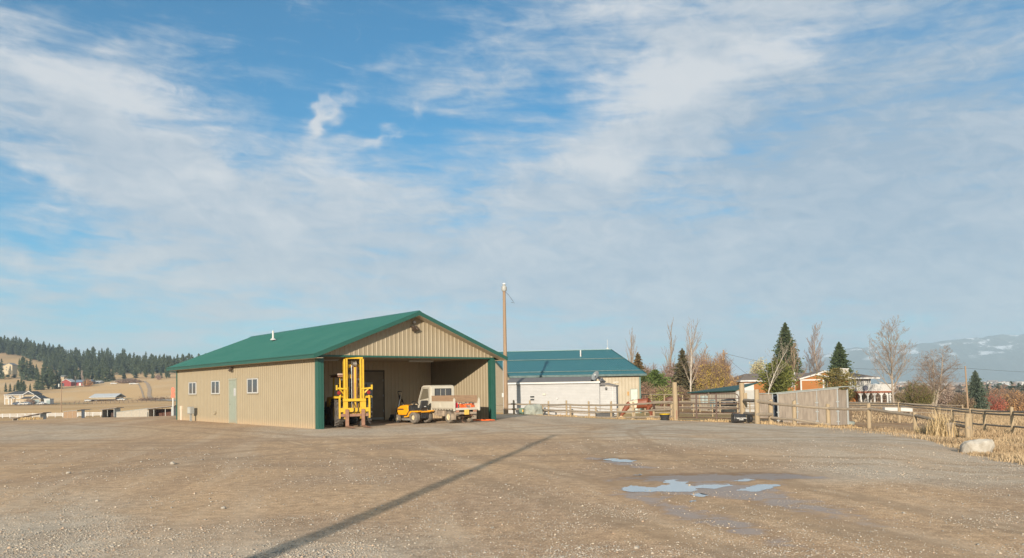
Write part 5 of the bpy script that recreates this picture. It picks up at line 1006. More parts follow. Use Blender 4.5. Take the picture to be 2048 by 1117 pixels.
# ------------------------------------------------------------------ low stable with the green roof, seen through the gate
a=gd(1382,78); c=gd(1473,71); th=math.atan2(c.y-a.y,c.x-a.x); L=math.hypot(c.x-a.x,c.y-a.y)
st=thing('low_stable','low pale wooden stable with a dark green roof seen above the pipe gate','stable',(a.x,a.y,-1.0),th)
b=MB(); ribbed(b,(0,0,0),X,L,lambda s:Vector((0,0,-.1)),lambda s:Vector((0,0,1.8+.2*s/L)),-Y,pitch=.4,h=.02); b.build('front_wall',mat('pale_grey_board',(.36,.32,.26),.8,(.28,.25,.2),2,.8),st,fixn=False)
b=MB(); b.bx(L-.05,L,.02,2.2,0,2.0); b.build('end_wall',mat('white_board',(.42,.41,.38),.7),st)
b=MB(); vs=[(-.25,-.3,1.84),(L+.25,-.3,2.06),(L+.1,2.4,2.75),(-.3,2.4,2.08)]; vs+=[(p[0],p[1],p[2]-.09) for p in vs]; b.add(vs,[(0,1,2,3),(7,6,5,4),(0,4,5,1),(1,5,6,2),(2,6,7,3),(3,7,4,0)]); b.build('roof',mat('dark_green_roof',(.012,.05,.045),.6,(.02,.07,.06),2,.8),st)
for (x0,w,z0,z1,m,n_) in ((L*.26,.45,.75,1.5,mat('pale_blue_box',(.40,.46,.44),.5),'cabinet'),(L*.355,.45,.75,1.5,mat('pale_blue_box',(.40,.46,.44)),'cabinet'),(L*.44,.1,.2,1.95,M_rail,'post'),(L*.48,.75,.3,1.15,mat('blue_grey_door',(.20,.25,.25),.6),'hatch'),(L*.15,.4,.4,.8,M_grey,'hatch')): b=MB(); b.bx(x0,x0+w,-.22,-.03,z0,z1); b.build(n_,m,st,bevel=.01)
# white tank/table in the right pen
p=gd(1778,75); o=thing('water_trough','long white water trough in the pen right of the shelter','trough',p,R(-3)); b=MB(); b.bx(-.5,2.1,-.3,.3,.1,.62); b.build('tank',M_white,o,bevel=.05); b=MB(); b.bx(-.45,2.05,-.25,.25,.621,.63); b.build('water',M_dark,o)
for xx in (-.3,1.9): b=MB(); b.bx(xx-.06,xx+.06,-.25,.25,-.05,.1); b.build('skid',M_rail,o)
# ------------------------------------------------------------------ trees
M_leaf=vcmat('foliage',.75,.2); M_bark=mat('grey_bark',(.30,.25,.20),.9,(.20,.165,.13),3,.8); M_barkd=mat('dark_bark',(.10,.07,.05),.95)
M_birch=mat('pale_bark',(.50,.46,.40),.8,(.30,.26,.22),6,.8); M_twig=vcmat('twigs',.85,.15)
def quads(cen,dirs,wid,length,nr_,tint):
    """leaf-clump faces: centre, axis; returns V,F,T"""
    n=len(cen); a=dirs/np.linalg.norm(dirs,axis=1,keepdims=True); rv=nr_.normal(size=(n,3)); b=np.cross(a,rv); b/=np.linalg.norm(b,axis=1,keepdims=True)
    L=length[:,None]; w=wid[:,None]; p0=cen-a*L*.5; V=np.stack([p0-b*w*.35,p0+b*w*.35,cen+a*L*.15+b*w*.5,cen+a*L*.5,cen+a*L*.12-b*w*.5],1).reshape(-1,3)
    idx=(np.arange(n)*5)[:,None]; F=np.concatenate([idx+np.array([[0,1,2]]),idx+np.array([[0,2,4]]),idx+np.array([[2,3,4]])],0); return V,F,np.repeat(tint,5,0)
def conifer_mesh(h,rad,seed,n,col,col2,kind='spruce',leafs=1.0,low=.06):
    q=np.random.RandomState(seed); levels=int(max(12,h*1.5)); 
    # branch whorls
    nb=int(n/14); t=low+(1-low)*q.uniform(0,1,nb)**(.85 if kind=='spruce' else .8); t=np.sort(t); ang=q.uniform(0,2*math.pi,nb)
    if kind=='spruce': r=rad*(1-t)**.68*(.60+.52*q.uniform(0,1,nb))*(1+.18*np.sin(t*levels*6.28))
    else: r=rad*np.clip(np.sin(np.pi*np.clip((t-low)/(1-low),0,1)**.75)*.95+.12,0,1)*(.55+.5*q.uniform(0,1,nb))
    r=np.maximum(r,.06*rad*.5)
    m=14; s=np.tile(np.linspace(.18,1,m),(nb,1))*(1+q.uniform(-.08,.08,(nb,m))); drop=(-.28 if kind=='spruce' else .12)
    ca,sa=np.cos(ang)[:,None],np.sin(ang)[:,None]; rr=r[:,None]*s; zz_=(t*h)[:,None]+drop*rr*(1 if kind=='spruce' else 1)+ (s**2)*r[:,None]*.22
    jit=r[:,None]*.15
    cx_=rr*ca+q.normal(size=(nb,m))*jit; cy_=rr*sa+q.normal(size=(nb,m))*jit; cz_=zz_+q.normal(size=(nb,m))*jit*.5
    cen=np.stack([cx_,cy_,cz_],-1).reshape(-1,3); dirs=np.stack([ca+0*s,sa+0*s,np.full((nb,m),-.15 if kind=='spruce' else .35)],-1).reshape(-1,3)+q.normal(size=(nb*m,3))*.35
    base=h*.045*leafs; ln=base*(.7+.6*q.uniform(0,1,nb*m))*np.repeat(np.clip(r/rad*1.1+.35,.3,1.2),m); wd=ln*.48
    k=q.uniform(0,1,nb*m)[:,None]*.6+np.repeat(q.uniform(0,1,nb),m)[:,None]*.4; T=np.array(col)*(1-k)+np.array(col2)*k
    return quads(cen,dirs,wd,ln,q,T)
def trunk_mb(h,r0,segs=6,seed=0,lean=0.0):
    q=random.Random(seed); pts=[];rad=[]
    for i in range(segs+1): t=i/segs; pts.append((lean*h*t+q.uniform(-.01,.01)*h*t,q.uniform(-.01,.01)*h*t,-.3+(h+.3)*t)); rad.append(r0*(1-t)**.8+.01)
    b=MB(); b.tube(pts,rad,8); return b
def conifer(name,label,loc,h,rad,seed,n,col=(.035,.055,.028),col2=(.085,.11,.05),kind='spruce',cat='tree',group=None,leafs=1.0,low=.06,bark=None):
    o=thing(name,label,cat,loc,rng.uniform(0,6),group); trunk_mb(h*.97,h*.017,6,seed).build('trunk',bark or M_barkd,o,smooth=50)
    V,F_,T=conifer_mesh(h,rad,seed,n,col,col2,kind,leafs,low); npmesh('crown',V,F_,M_leaf,o,T); return o
def segs_mesh(P0,P1,R0,R1,n=3):
    P0=np.array(P0);P1=np.array(P1);R0=np.array(R0)[:,None];R1=np.array(R1)[:,None]; d=P1-P0; d/=np.maximum(np.linalg.norm(d,axis=1,keepdims=True),1e-6)
    up=np.where(np.abs(d[:,2:3])<.9,np.array([[0,0,1.]]),np.array([[1.,0,0]])); a=np.cross(d,up); a/=np.linalg.norm(a,axis=1,keepdims=True); b=np.cross(d,a)
    vs=[]
    for P,R_ in((P0,R0),(P1,R1)):
        for j in range(n):
            w=2*math.pi*j/n; vs.append(P+(a*math.cos(w)+b*math.sin(w))*R_)
    V=np.stack(vs,1).reshape(-1,3); k=len(P0); idx=(np.arange(k)*2*n)[:,None]; F=[]
    for j in range(n): F.append(idx+np.array([[j,(j+1)%n,n+(j+1)%n,n+j]]))
    return V,np.concatenate(F,0)
def bare_tree(name,label,loc,h,seed,spread=.35,up=.5,r0=None,levels=4,kids=(7,6,5,4),stems=1,col=(.24,.19,.15),twig=(.30,.22,.17),lenf=.62,cat='tree',group=None,bark=None,first=.25,rmin=.012,width=None,leaf=None,bend=0.0):
    """trunk plus branching limbs; each child leaves its parent along the upper part"""
    q=random.Random(seed); o=thing(name,label,cat,loc,0,group); r0=r0 or h*.016
    TR=MB(); S=[[],[],[],[]]; tips=[]
    def grow(p,d,L,r,lev):
        n=4 if lev<2 else 3; pts=[p]; dd=d
        for i in range(n):
            dd=(dd+Vector((q.gauss(0,.10),q.gauss(0,.10),q.gauss(0,.05)+up*.10*(1 if lev else .3)))).normalized(); pts.append(pts[-1]+dd*(L/n))
        rs=[max(r*(1-.78*i/n),rmin*.8) for i in range(n+1)]
        if lev==0: TR.tube(pts,rs,8)
        else:
            for i in range(n): S[0].append(pts[i]);S[1].append(pts[i+1]);S[2].append(rs[i]);S[3].append(rs[i+1])
        if lev>=levels: tips.append(pts[-1]); tips.append(pts[-2]); return
        K_=kids[min(lev,len(kids)-1)]; K_=K_ if lev else int(K_*1.6)
        for k in range(K_):
            t=(first if lev==0 else .18)+(1-(first if lev==0 else .18))*(k+q.uniform(.1,.9))/K_; x=t*n; i=min(int(x),n-1); bp=pts[i].lerp(pts[i+1],x-i); base=(pts[i+1]-pts[i]).normalized()
            az_=q.uniform(0,6.283) if lev else k*2.4+q.uniform(-.4,.4); side=Vector((math.cos(az_),math.sin(az_),0)); side=(side-base*side.dot(base)).normalized()
            sp=spread*q.uniform(.7,1.3); nd=(base*(1-sp*.45)+side*sp*1.25+Vector((0,0,up*.35))).normalized()
            Lk=L*lenf*(1-.55*(t if lev==0 else t*.6))*q.uniform(.75,1.15); grow(bp,nd,Lk,max(r*(1-.8*t)*.6,rmin),lev+1)
    for s_ in range(stems):
        a_=q.uniform(0,6.283); off=Vector((math.cos(a_),math.sin(a_),0))*(0 if stems==1 else .25+.05*s_)
        grow(off+Vector((0,0,-.2)),(Vector((0,0,1))+off*(.25 if stems>1 else 0)+Vector((bend,0,0))).normalized(),h*(.97 if stems==1 else q.uniform(.75,1)),r0,0)
    TR.build('trunk',bark or M_bark,o,smooth=50)
    V,F_=segs_mesh([tuple(v) for v in S[0]],[tuple(v) for v in S[1]],S[2],S[3]); T=np.tile(np.array(twig),(len(V),1))*nr.uniform(.8,1.2,(len(V),1)); k=np.repeat(np.clip(np.array(S[2])/(r0*.5),0,1),6)[:,None]; T=T*(1-k)+np.array(col)*k
    if leaf:
        lc1,lc2,per,ls=leaf; tp=np.array([tuple(v) for v in tips]); q2=np.random.RandomState(seed); tp=np.repeat(tp,per,0)+q2.normal(size=(len(tp)*per,3))*ls*2.2; kk=q2.uniform(0,1,(len(tp),1)); LT=np.array(lc1)*(1-kk)+np.array(lc2)*kk
        V2,F2,T2=quads(tp,q2.normal(size=tp.shape),np.full(len(tp),ls*.8),np.full(len(tp),ls*1.3),q2,LT)
        cr=npmesh('crown',V,F_,M_twig,o,T); npmesh('leaves',V2,F2,M_leaf,o,T2)
    else: npmesh('crown',V,F_,M_twig,o,T)
    return o
def bush(name,label,loc,w,d,h,seed,n,col,col2,ls=.2,cat='shrub',group=None,stems=True,twig=(.22,.15,.11),up=.6):
    """leafy or twiggy shrub made of several leaf clusters round bent stems"""
    q=np.random.RandomState(seed); o=thing(name,label,cat,loc,0,group); nc=max(7,int(w*h*1.1)); C=[]
    for i in range(nc):
        a=q.uniform(0,6.283); r=q.uniform(0,1)**.5; x_=math.cos(a)*r*w/2*.85; y_=math.sin(a)*r*d/2*.85; top=h*(1-.55*r*r)*q.uniform(.75,1.05); C.append((x_,y_,top,q.uniform(.5,1)))
    P0=[];P1=[];R0=[];R1=[]
    for c_ in C:
        for k in range(6):
            a=Vector((c_[0]*.35+q.normal()*.1,c_[1]*.35,0)); b_=Vector((c_[0]*.9+q.normal()*.25,c_[1]*.9+q.normal()*.25,c_[2]*q.uniform(.55,.8))); e_=Vector((c_[0]*1.05+q.normal()*.35,c_[1]*1.05+q.normal()*.35,c_[2]*q.uniform(.85,1.1)))
            P0+=[tuple(a),tuple(b_)];P1+=[tuple(b_),tuple(e_)];R0+=[.04,.022];R1+=[.022,.01]
            for j in range(4): f_=e_+Vector((q.normal()*.35,q.normal()*.35,q.uniform(-.1,.5)*up)); m_=b_.lerp(e_,q.uniform(0,1)); P0.append(tuple(m_));P1.append(tuple(f_));R0.append(.016);R1.append(.008)
    V,F_=segs_mesh(P0,P1,R0,R1); npmesh('stems',V,F_,M_twig,o,np.tile(np.array(twig),(len(V),1))*q.uniform(.8,1.2,(len(V),1)))
    pk=q.randint(0,nc,n); Cn=np.array([(c_[0],c_[1],c_[2]) for c_ in C])[pk]; rd=.20*w/math.sqrt(nc)*2.2; hz=q.uniform(.12,1,n)**.8
    cen=np.stack([Cn[:,0]*(.6+.4*hz)+q.normal(size=n)*rd,Cn[:,1]*(.6+.4*hz)+q.normal(size=n)*rd,Cn[:,2]*hz+q.normal(size=n)*rd*.35],1); cen[:,2]=np.maximum(cen[:,2],.05)
    k=(q.uniform(0,1,n)*.6+np.array([c_[3] for c_ in C])[pk]*.4)[:,None]; T=np.array(col)*(1-k)+np.array(col2)*k
    V,F_,T=quads(cen,q.normal(size=(n,3))+np.array([0,0,up]),np.full(n,ls*.6)*q.uniform(.6,1.3,n),np.full(n,ls)*q.uniform(.6,1.4,n),q,T); npmesh('crown',V,F_,M_leaf,o,T); return o
HZ=lambda px,D,dz=0: gd(px,D,dz)
def hfor(px,ytop,D): return at(px,ytop,D).z-gd(px,D).z
# named trees on the right
conifer('spruce_tree','tallest dark blue green spruce behind the orange house',gd(1575,168),hfor(1573,645,168),3.9,3,26000,(.040,.058,.030),(.10,.12,.055),leafs=.62)
conifer('pine_tree','broad dark pine rising behind the house just left of the white chimney',gd(1682,165),hfor(1682,684,165),3.5,5,18000,(.035,.055,.028),(.08,.105,.045),'spruce',leafs=.8)
conifer('spruce_tree','blue green spruce beside the utility pole on the right',gd(1953,172),hfor(1950,741,172),2.9,8,13000,(.05,.07,.05),(.11,.135,.09),leafs=.8)
conifer('spruce_tree','rusty browned spruce peeking over the right corner of the teal roof',gd(1278,118),hfor(1275,705,118),2.1,11,8000,(.06,.065,.03),(.22,.13,.06),leafs=.9)
conifer('spruce_tree','dark spruce among the tall bare poplars',gd(1367,122),hfor(1366,697,122),2.3,12,9000,(.05,.055,.03),(.14,.11,.06),leafs=.9)
conifer('young_pine','small bright green pine between the teal barn and the poplars',gd(1312,112),hfor(1312,740,112),2.0,13,5200,(.05,.085,.02),(.13,.17,.05),'pine',leafs=1.3,low=.02)
conifer('young_pine','small green pine at the corner of the teal barn',gd(1288,108),hfor(1288,752,108),1.7,14,4200,(.05,.075,.025),(.12,.14,.05),'pine',leafs=1.3,low=.02)
conifer('young_pine','yellow green pine in front of the orange house, behind the pale birch',gd(1557,112),hfor(1556,720,112),2.6,15,9000,(.06,.08,.02),(.19,.19,.05),'pine',leafs=1.0,low=.05)
conifer('young_pine','sparse golden green pine in front of the house deck corner',gd(1675,108),hfor(1674,737,108),2.9,16,4600,(.09,.09,.03),(.24,.19,.07),'pine',leafs=1.0,low=.05)
conifer('young_pine','small olive pine beside the deck posts of the orange house',gd(1694,112),hfor(1692,778,112),1.3,17,2400,(.06,.07,.025),(.13,.12,.05),'pine',leafs=1.3,low=.05)
PT=dict(spread=.19,up=1.0,lenf=.40,first=.12,levels=3,kids=(12,5,3),twig=(.24,.175,.125),col=(.27,.22,.17),bark=M_bark,rmin=.013)
bare_tree('poplar_tree','slender bare poplar standing over the right end of the teal roof',gd(1258,125),hfor(1258,660,125),21,r0=.14,stems=2,**PT)
bare_tree('poplar_tree','tallest bare poplar in the row right of the teal barn',gd(1342,130),hfor(1340,642,130),22,r0=.19,stems=2,**PT)
bare_tree('poplar_tree','thinner bare poplar just right of the tallest one',gd(1358,133),hfor(1358,652,133),23,r0=.13,**PT)
bare_tree('poplar_tree','pale bare tree at the right end of the poplar row',gd(1381,118),hfor(1380,668,118),24,r0=.15,spread=.34,up=.75,lenf=.50,first=.2,levels=3,kids=(11,5,4),twig=(.28,.21,.16),col=(.38,.33,.27),bark=M_birch,rmin=.012)
bare_tree('birch_tree','pale leafless birch with a forked white trunk in front of the house garage',gd(1534,106),hfor(1530,683,106),25,r0=.09,spread=.42,up=.5,lenf=.5,first=.15,levels=3,kids=(8,5,4),twig=(.30,.25,.20),col=(.42,.38,.32),bark=M_birch,rmin=.009)
bare_tree('bare_tree','bare brown tree with a straight stem in front of the tallest spruce',gd(1590,116),hfor(1588,690,116),26,r0=.12,spread=.40,up=.6,lenf=.42,first=.3,levels=3,kids=(11,7,5),twig=(.28,.185,.12),col=(.30,.22,.15),rmin=.011)
bare_tree('bare_tree','tall grey bare tree behind the house between the two big evergreens',gd(1635,172),hfor(1633,666,172),27,r0=.2,spread=.36,up=.8,lenf=.45,first=.25,levels=3,kids=(12,8,6),twig=(.27,.215,.19),rmin=.02)
bare_tree('bare_tree','smaller grey bare tree beside the tall one behind the house',gd(1618,175),hfor(1616,700,175),28,r0=.15,spread=.45,up=.6,lenf=.5,first=.2,levels=3,kids=(9,8,6),twig=(.26,.20,.18),rmin=.02)
bare_tree('bare_tree','large leafless tree with upswept branches right of the house deck',gd(1788,112),hfor(1786,660,112),33,r0=.17,spread=.52,up=.50,lenf=.55,first=.16,levels=4,kids=(14,7,5,4),twig=(.27,.205,.155),col=(.29,.235,.18),rmin=.010)
bare_tree('bare_tree','wide leafless tree leaning right behind the olive bush',gd(1868,135),hfor(1850,705,135),34,r0=.22,spread=.70,up=.32,lenf=.62,first=.12,levels=4,kids=(8,6,5,4),stems=3,twig=(.26,.195,.15),rmin=.011)
bare_tree('bare_tree','thin bare tree with a few pale leaves left of the house garage',gd(1503,150),hfor(1505,722,150),35,r0=.12,spread=.5,up=.5,lenf=.5,levels=3,kids=(8,6,5),stems=2,twig=(.40,.33,.24),rmin=.02,leaf=((.34,.30,.15),(.5,.44,.26),1,.16))
# thicket right of the teal barn
AUT=[('bare reddish thicket bush in front of the small pine by the teal barn',1298,100,4.6,2.9,(.20,.12,.085),(.32,.19,.13)),
 ('round yellow green shrub at the foot of the poplars',1331,98,4.4,2.5,(.17,.17,.05),(.30,.29,.09)),
 ('dark brown tangle under the dark spruce by the poplars',1362,99,4.2,2.3,(.14,.10,.06),(.25,.17,.10)),
 ('pinkish bare bush behind the young pines',1345,128,7.0,6.2,(.30,.20,.17),(.42,.30,.26)),
 ('rusty pink tall shrub left of the orange willow',1404,124,5.6,7.0,(.34,.18,.12),(.46,.27,.18)),
 ('olive and gold tall shrub left of the pale utility pole',1425,112,5.4,6.6,(.28,.22,.05),(.44,.30,.08)),
 ('orange brown tall shrub against the pale utility pole',1442,118,4.4,7.4,(.40,.22,.08),(.52,.32,.12)),
 ('low olive shrub in front of the autumn shrubs by the gate',1405,98,4.4,2.2,(.17,.15,.06),(.28,.22,.08)),
 ('orange low bush left of the house garage',1468,135,5.2,4.0,(.38,.24,.10),(.48,.31,.15)),
 ('grey pink bare bush behind the thicket at the teal barn corner',1300,135,8.0,6.2,(.27,.21,.19),(.38,.30,.27))]
for i,(lb,px,D,w,h,c1,c2) in enumerate(AUT): bush('autumn_shrub',lb,gd(px,D),w,w*.8,h,40+i,int(1800+w*h*130),c1,c2,.135)
for i,(px,D,y) in enumerate(((1398,140,715),(1418,142,706),(1436,138,712))): bare_tree('bare_tree',['leftmost bare crown rising above the rusty pink shrub','middle bare crown above the olive and gold shrub','rightmost bare crown above the orange shrub by the pole'][i],gd(px,D),hfor(px,y,D),60+i,r0=.11,spread=.4,up=.7,lenf=.5,levels=3,kids=(9,6,5),twig=(.34,.26,.20),rmin=.022)
bush('olive_bush','big dense olive green bush between the two large bare trees',gd(1830,122),6.2,5,3.9,71,9000,(.060,.058,.018),(.15,.135,.045),.14)
bush('autumn_shrub','red bush nearest the blue green spruce by the right utility pole',gd(1985,190),8,6,4.6,72,3600,(.22,.05,.035),(.34,.10,.06),.25)
bush('autumn_shrub','large orange and olive thicket at the right edge',gd(2030,205),13,9,6.6,73,6500,(.30,.15,.06),(.40,.24,.11),.30)
bush('autumn_shrub','rusty thicket behind the red bush',gd(1998,235),15,9,7.5,74,5200,(.30,.15,.08),(.42,.22,.12),.32)
bush('autumn_shrub','pinkish brown thicket left of the right utility pole',gd(1905,180),10,7,4.6,75,4200,(.25,.18,.14),(.38,.29,.23),.26)
bush('autumn_shrub','grey brown thicket behind the olive bush',gd(1868,185),10,7,4.4,76,3800,(.24,.19,.15),(.36,.29,.24),.26)
bush('autumn_shrub','dark scrub at the foot of the blue green spruce',gd(1925,165),5,4,4.0,77,2200,(.12,.09,.05),(.22,.16,.09),.22)
bush('autumn_shrub','dark scrub below the deck at the right end of the house',gd(1768,142),7,4,3.0,78,2200,(.13,.11,.08),(.24,.19,.15),.22)
for i,(px,yt,D,rw) in enumerate(((1966,776,330,3.2),(1977,771,340,2.8),(1998,768,345,3.2),(2008,778,350,2.6),(2024,762,330,4.6),(2040,766,340,4.4),(2050,768,345,4.2),(1988,780,360,3))): conifer('far_evergreen','dark evergreen behind the orange thicket at the right edge',gd(px,D),hfor(px,yt,D),rw,90+i,1500,(.03,.045,.035),(.055,.075,.055),'spruce',group='dark evergreens beyond the autumn thicket',leafs=1.6)
# ------------------------------------------------------------------ forest on the left hill
protos=[]
for i in range(6):
    hh=1.0; V,F_,T=conifer_mesh(22.0,[4.6,4.0,5.0,4.2,4.6,3.8][i],200+i,2600,(.040,.060,.032),(.095,.115,.05),['spruce','pine','spruce','pine','spruce','spruce'][i],1.25 if i%2==0 else 1.1,.04)
    protos.append((V,F_,T))
ptree=[]
for i,(V,F_,T) in enumerate(protos):
    o=thing('pine_tree','dark green conifer in the dense forest covering the left hill','tree',(0,0,0),0,'conifers of the hillside forest'); trunk_mb(21,.32,3,i).build('trunk',M_barkd,o); npmesh('crown',V,F_,M_leaf,o,T); ptree.append(o)
def crest_y(px): return np.interp(px,[-60,0,40,60,110,150,200,260,330,400,470],[668,672,680,690,708,716,724,734,742,742,746])
used=[0]*6
def place_tree(px,D,h,label=None,group='conifers of the hillside forest'):
    k=rng.randrange(6); p=gd(px,D,-.5); s=h/22.0; ss_=(s*rng.uniform(.85,1.15),)*2+(s,)
    if not used[k] and label is None: used[k]=1; o=ptree[k]; o.location=p; o.rotation_euler=(0,0,rng.uniform(0,6)); o.scale=ss_; return o
    return copy_tree(ptree[k],None,label,group,p,rng.uniform(0,6),ss_)
cnt=0
# rows: (px range, D at start/end, number, height)
for (x0,x1,D0,D1,n,h0,h1) in ((-20,120,1150,1180,36,19,27),(60,470,1130,1150,74,18,27),(85,460,1040,1080,64,17,26),(90,350,965,985,48,16,24),(115,345,925,935,26,13,22),(-25,90,1235,1260,14,18,24)):
    for i in range(n):
        px=x0+(x1-x0)*(i+rng.uniform(-.3,.9))/n
        if D0<1000 and rng.random()<.25: continue
        place_tree(px,rng.uniform(D0,D1)+rng.uniform(-25,25),rng.uniform(h0,h1)); cnt+=1
for (px,D,h,lb) in ((38,1000,14,'lone conifer standing on the golden clearing high on the left hill'),):
    place_tree(px,D,h,lb,'lone trees on the hill')
for px,D,h in ((2,880,24),(-8,860,22),(15,905,15),(28,900,13),(45,850,27),(53,845,24),(60,868,26),(72,880,18),(88,900,20),(66,905,16),(85,860,15)): place_tree(px,D,h,'dark conifer in the clump beside the cream hillside house','conifers near the cream hillside house')
for px,D,h in ((-5,690,10),(11,690,9),(20,692,8),(36,665,12),(42,660,14),(47,668,11),(60,690,8),(75,715,20),(84,712,18),(97,718,21),(104,716,19),(113,722,17),(119,724,15),(28,700,7)): place_tree(px,D,h,'green conifer in the row left of the red hillside barn','conifers left of the red barn')
for px,D,h in ((140,800,14),(150,805,16),(168,812,14),(176,808,12),(185,815,16),(192,812,15),(198,818,18),(205,815,17),(212,812,18),(218,818,16),(160,815,13),(248,840,15),(292,855,13),(306,845,11),(322,845,9),(337,850,12),(333,835,14),(225,835,14),(271,860,14)): place_tree(px,D,h,'conifer standing behind the red barn and hillside roofs','conifers behind the red barn')
print('forest',cnt)
bush('autumn_shrub','orange shrub against the blue roofed hillside barn',gd(174,752),11,8,8,301,900,(.42,.20,.07),(.52,.27,.10),.9)
bare_tree('bare_tree','pale bare tree in front of the blue roofed hillside barn',gd(167,748),15,302,r0=.3,spread=.2,up=1,lenf=.4,levels=2,kids=(12,7),twig=(.5,.38,.32),rmin=.12)
bare_tree('bare_tree','thin pale bare tree between the red barn and the blue roof',gd(150,748),10,303,r0=.25,spread=.3,up=.8,lenf=.4,levels=2,kids=(9,6),twig=(.5,.40,.34),rmin=.12)
bush('autumn_shrub','dark hedge row right of the hillside barns',gd(258,775),32,8,4.5,304,1200,(.14,.09,.07),(.24,.16,.12),1.0)
bush('autumn_shrub','brown ditch scrub beside the farm track',gd(312,505),26,3,1.6,305,900,(.15,.10,.07),(.22,.15,.10),.7)
bush('autumn_shrub','bare brown shrub in front of the grey garage house',gd(58.5,465),7.5,3,3.6,306,700,(.26,.17,.12),(.36,.26,.2),.4)
bush('autumn_shrub','bare shrub on the slope below the forest gap',gd(317,815),8,6,6,307,500,(.34,.22,.18),(.42,.3,.25),.8)
# ------------------------------------------------------------------ orange house
M_or=mat('orange_cedar',(.29,.108,.02),.7,(.23,.085,.016),1.5,.8,stretch=(.4,.4,7))
M_hroof=mat('brown_shingle',(.175,.14,.115),.95,(.125,.10,.085),3,.9,bump=.3)
M_trim=mat('house_trim_white',(.50,.49,.47),.5); M_hw=mat('house_white_wall',(.42,.40,.37),.7); M_brick=mat('white_brick',(.44,.42,.39),.85,(.35,.33,.31),9,.8)
HD=132.; hg=-1.75; h0=at(1484,780,HD)
ho=thing('orange_house','long low orange sided ranch house with a brown roof, white trim and a raised deck','house',(h0.x,HD,hg),0)
def hx(px): return at(px,770,HD).x-h0.x
def hz(py,px=1620): return at(px,py,HD).z-hg
def HB(n,b,m,s=None,par=None): return b.build(n,m,par or ho,smooth=s)
zT=lambda py,px: hz(py,px)
# walls
b=MB(); b.bx(hx(1485.5),hx(1697),0,9,-.5,hz(760.5,1590)); HB('wall',b,M_or)
b=MB(); b.bx(hx(1592),hx(1637),-2.2,.0,-.5,hz(759.5,1615)); HB('wall',b,M_or)
b=MB(); b.bx(hx(1697),hx(1743),.2,8,-.5,hz(758,1720)); HB('wall',b,M_hw)
b=MB(); b.bx(hx(1697),hx(1716),.15,.19,-.4,hz(784,1710)); HB('lower_wall',b,M_or)
def hip(n,x0,x1,y0,y1,ze,zr,rx0,rx1,ov=.5):
    b=MB(); x0-=ov;x1+=ov;y0-=ov;y1+=ov; ym=(y0+y1)/2; vs=[(x0,y0,ze),(x1,y0,ze),(x1,y1,ze),(x0,y1,ze),(rx0,ym,zr),(rx1,ym,zr)]+[(x0,y0,ze-.02),(x1,y0,ze-.02),(x1,y1,ze-.02),(x0,y1,ze-.02)]
    b.add(vs,[(0,1,5,4),(1,2,5),(2,3,4,5),(3,0,4),(9,8,7,6),(0,6,7,1),(1,7,8,2),(2,8,9,3),(3,9,6,0)]); HB('roof',b,M_hroof)
    b=MB(); b.bx(x0-.02,x1+.02,y0-.03,y0,ze-.24,ze+.02); b.bx(x1,x1+.03,y0,y1,ze-.24,ze+.02); b.bx(x0-.03,x0,y0,y1,ze-.24,ze+.02); b.bx(x0,x1,y0,y1,ze-.23,ze-.18); HB('fascia',b,M_trim)
hip('r',hx(1485.5),hx(1670),0,9,hz(761,1500),hz(745.5,1600),hx(1506),hx(1668))
hip('r',hx(1668),hx(1746),-.4,8.6,hz(755.5,1740),hz(743,1690),hx(1660),hx(1712),.7)
def gable(x0,x1,y0,y1,zl,zr,zp,xp,wall=True):
    b=MB(); p=[(x0,zl),(xp,zp),(x1,zr)]; b.prism([(x0,zl),(xp,zp),(x1,zr),(x1,zr+.07),(xp,zp+.08),(x0,zl+.07)],(0,y0-.3,0),X,ZV,(0,y1-y0,0)); HB('gable_roof',b,M_hroof)
    b=MB(); b.prism([(x0-.05,zl-.16),(xp,zp-.16),(x1+.05,zr-.16),(x1+.05,zr+.08),(xp,zp+.09),(x0-.05,zl+.08)],(0,y0-.36,0),X,ZV,(0,.05,0)); HB('barge_board',b,M_trim)
    if wall: b=MB(); b.prism([(x0+.3,zl-.1),(xp,zp-.1),(x1-.3,zr-.1)],(0,y0,0),X,ZV,(0,.1,0)); HB('gable_wall',b,M_or)
gable(hx(1589),hx(1660),-2.2,2.0,hz(758.5,1590),hz(757.5,1655),hz(749,1622),hx(1622))
gable(hx(1622),hx(1700),-1.2,3.5,hz(750,1625),hz(757,1697),hz(743,1643),hx(1643))
for x_ in (1592.5,1636.5): b=MB(); b.bx(hx(x_)-.12,hx(x_)+.12,-2.24,-2.2,-.4,hz(760,1615)); HB('corner_board',b,M_trim)
b=MB(); b.bx(hx(1592),hx(1637),-2.25,-2.2,hz(760.5,1615)-.12,hz(759.2,1615)); HB('frieze_board',b,M_trim)
b=MB(); b.bx(hx(1487),hx(1507.5),-.06,0,-.4,hz(766.5,1497)); g_=HB('garage_door',b,M_trim)
for i in range(4): b=MB(); z_=.2+i*.62; b.bx(hx(1487.5),hx(1507),-.075,-.061,z_,z_+.54); HB('door_panel',b,M_trim,par=g_)
def hwin(px0,px1,y0p,y1p,y=-.05,nm=1):
    b=MB(); xa,xb=hx(px0),hx(px1); za,zb2=hz(y1p,px0),hz(y0p,px0); b.bx(xa,xb,y-.03,y+.0,za,zb2); w_=HB('window',b,M_trim); n=nm
    for i in range(n): b=MB(); s=(xb-xa)/n; b.bx(xa+i*s+.09,xa+(i+1)*s-.09,y-.045,y-.031,za+.1,zb2-.1); HB('pane',b,M_dark,par=w_)
hwin(1575,1590,761.5,775,-.01,3); hwin(1638,1644,760.5,779,-.01,1); hwin(1649,1655,762,776,-.01,1)
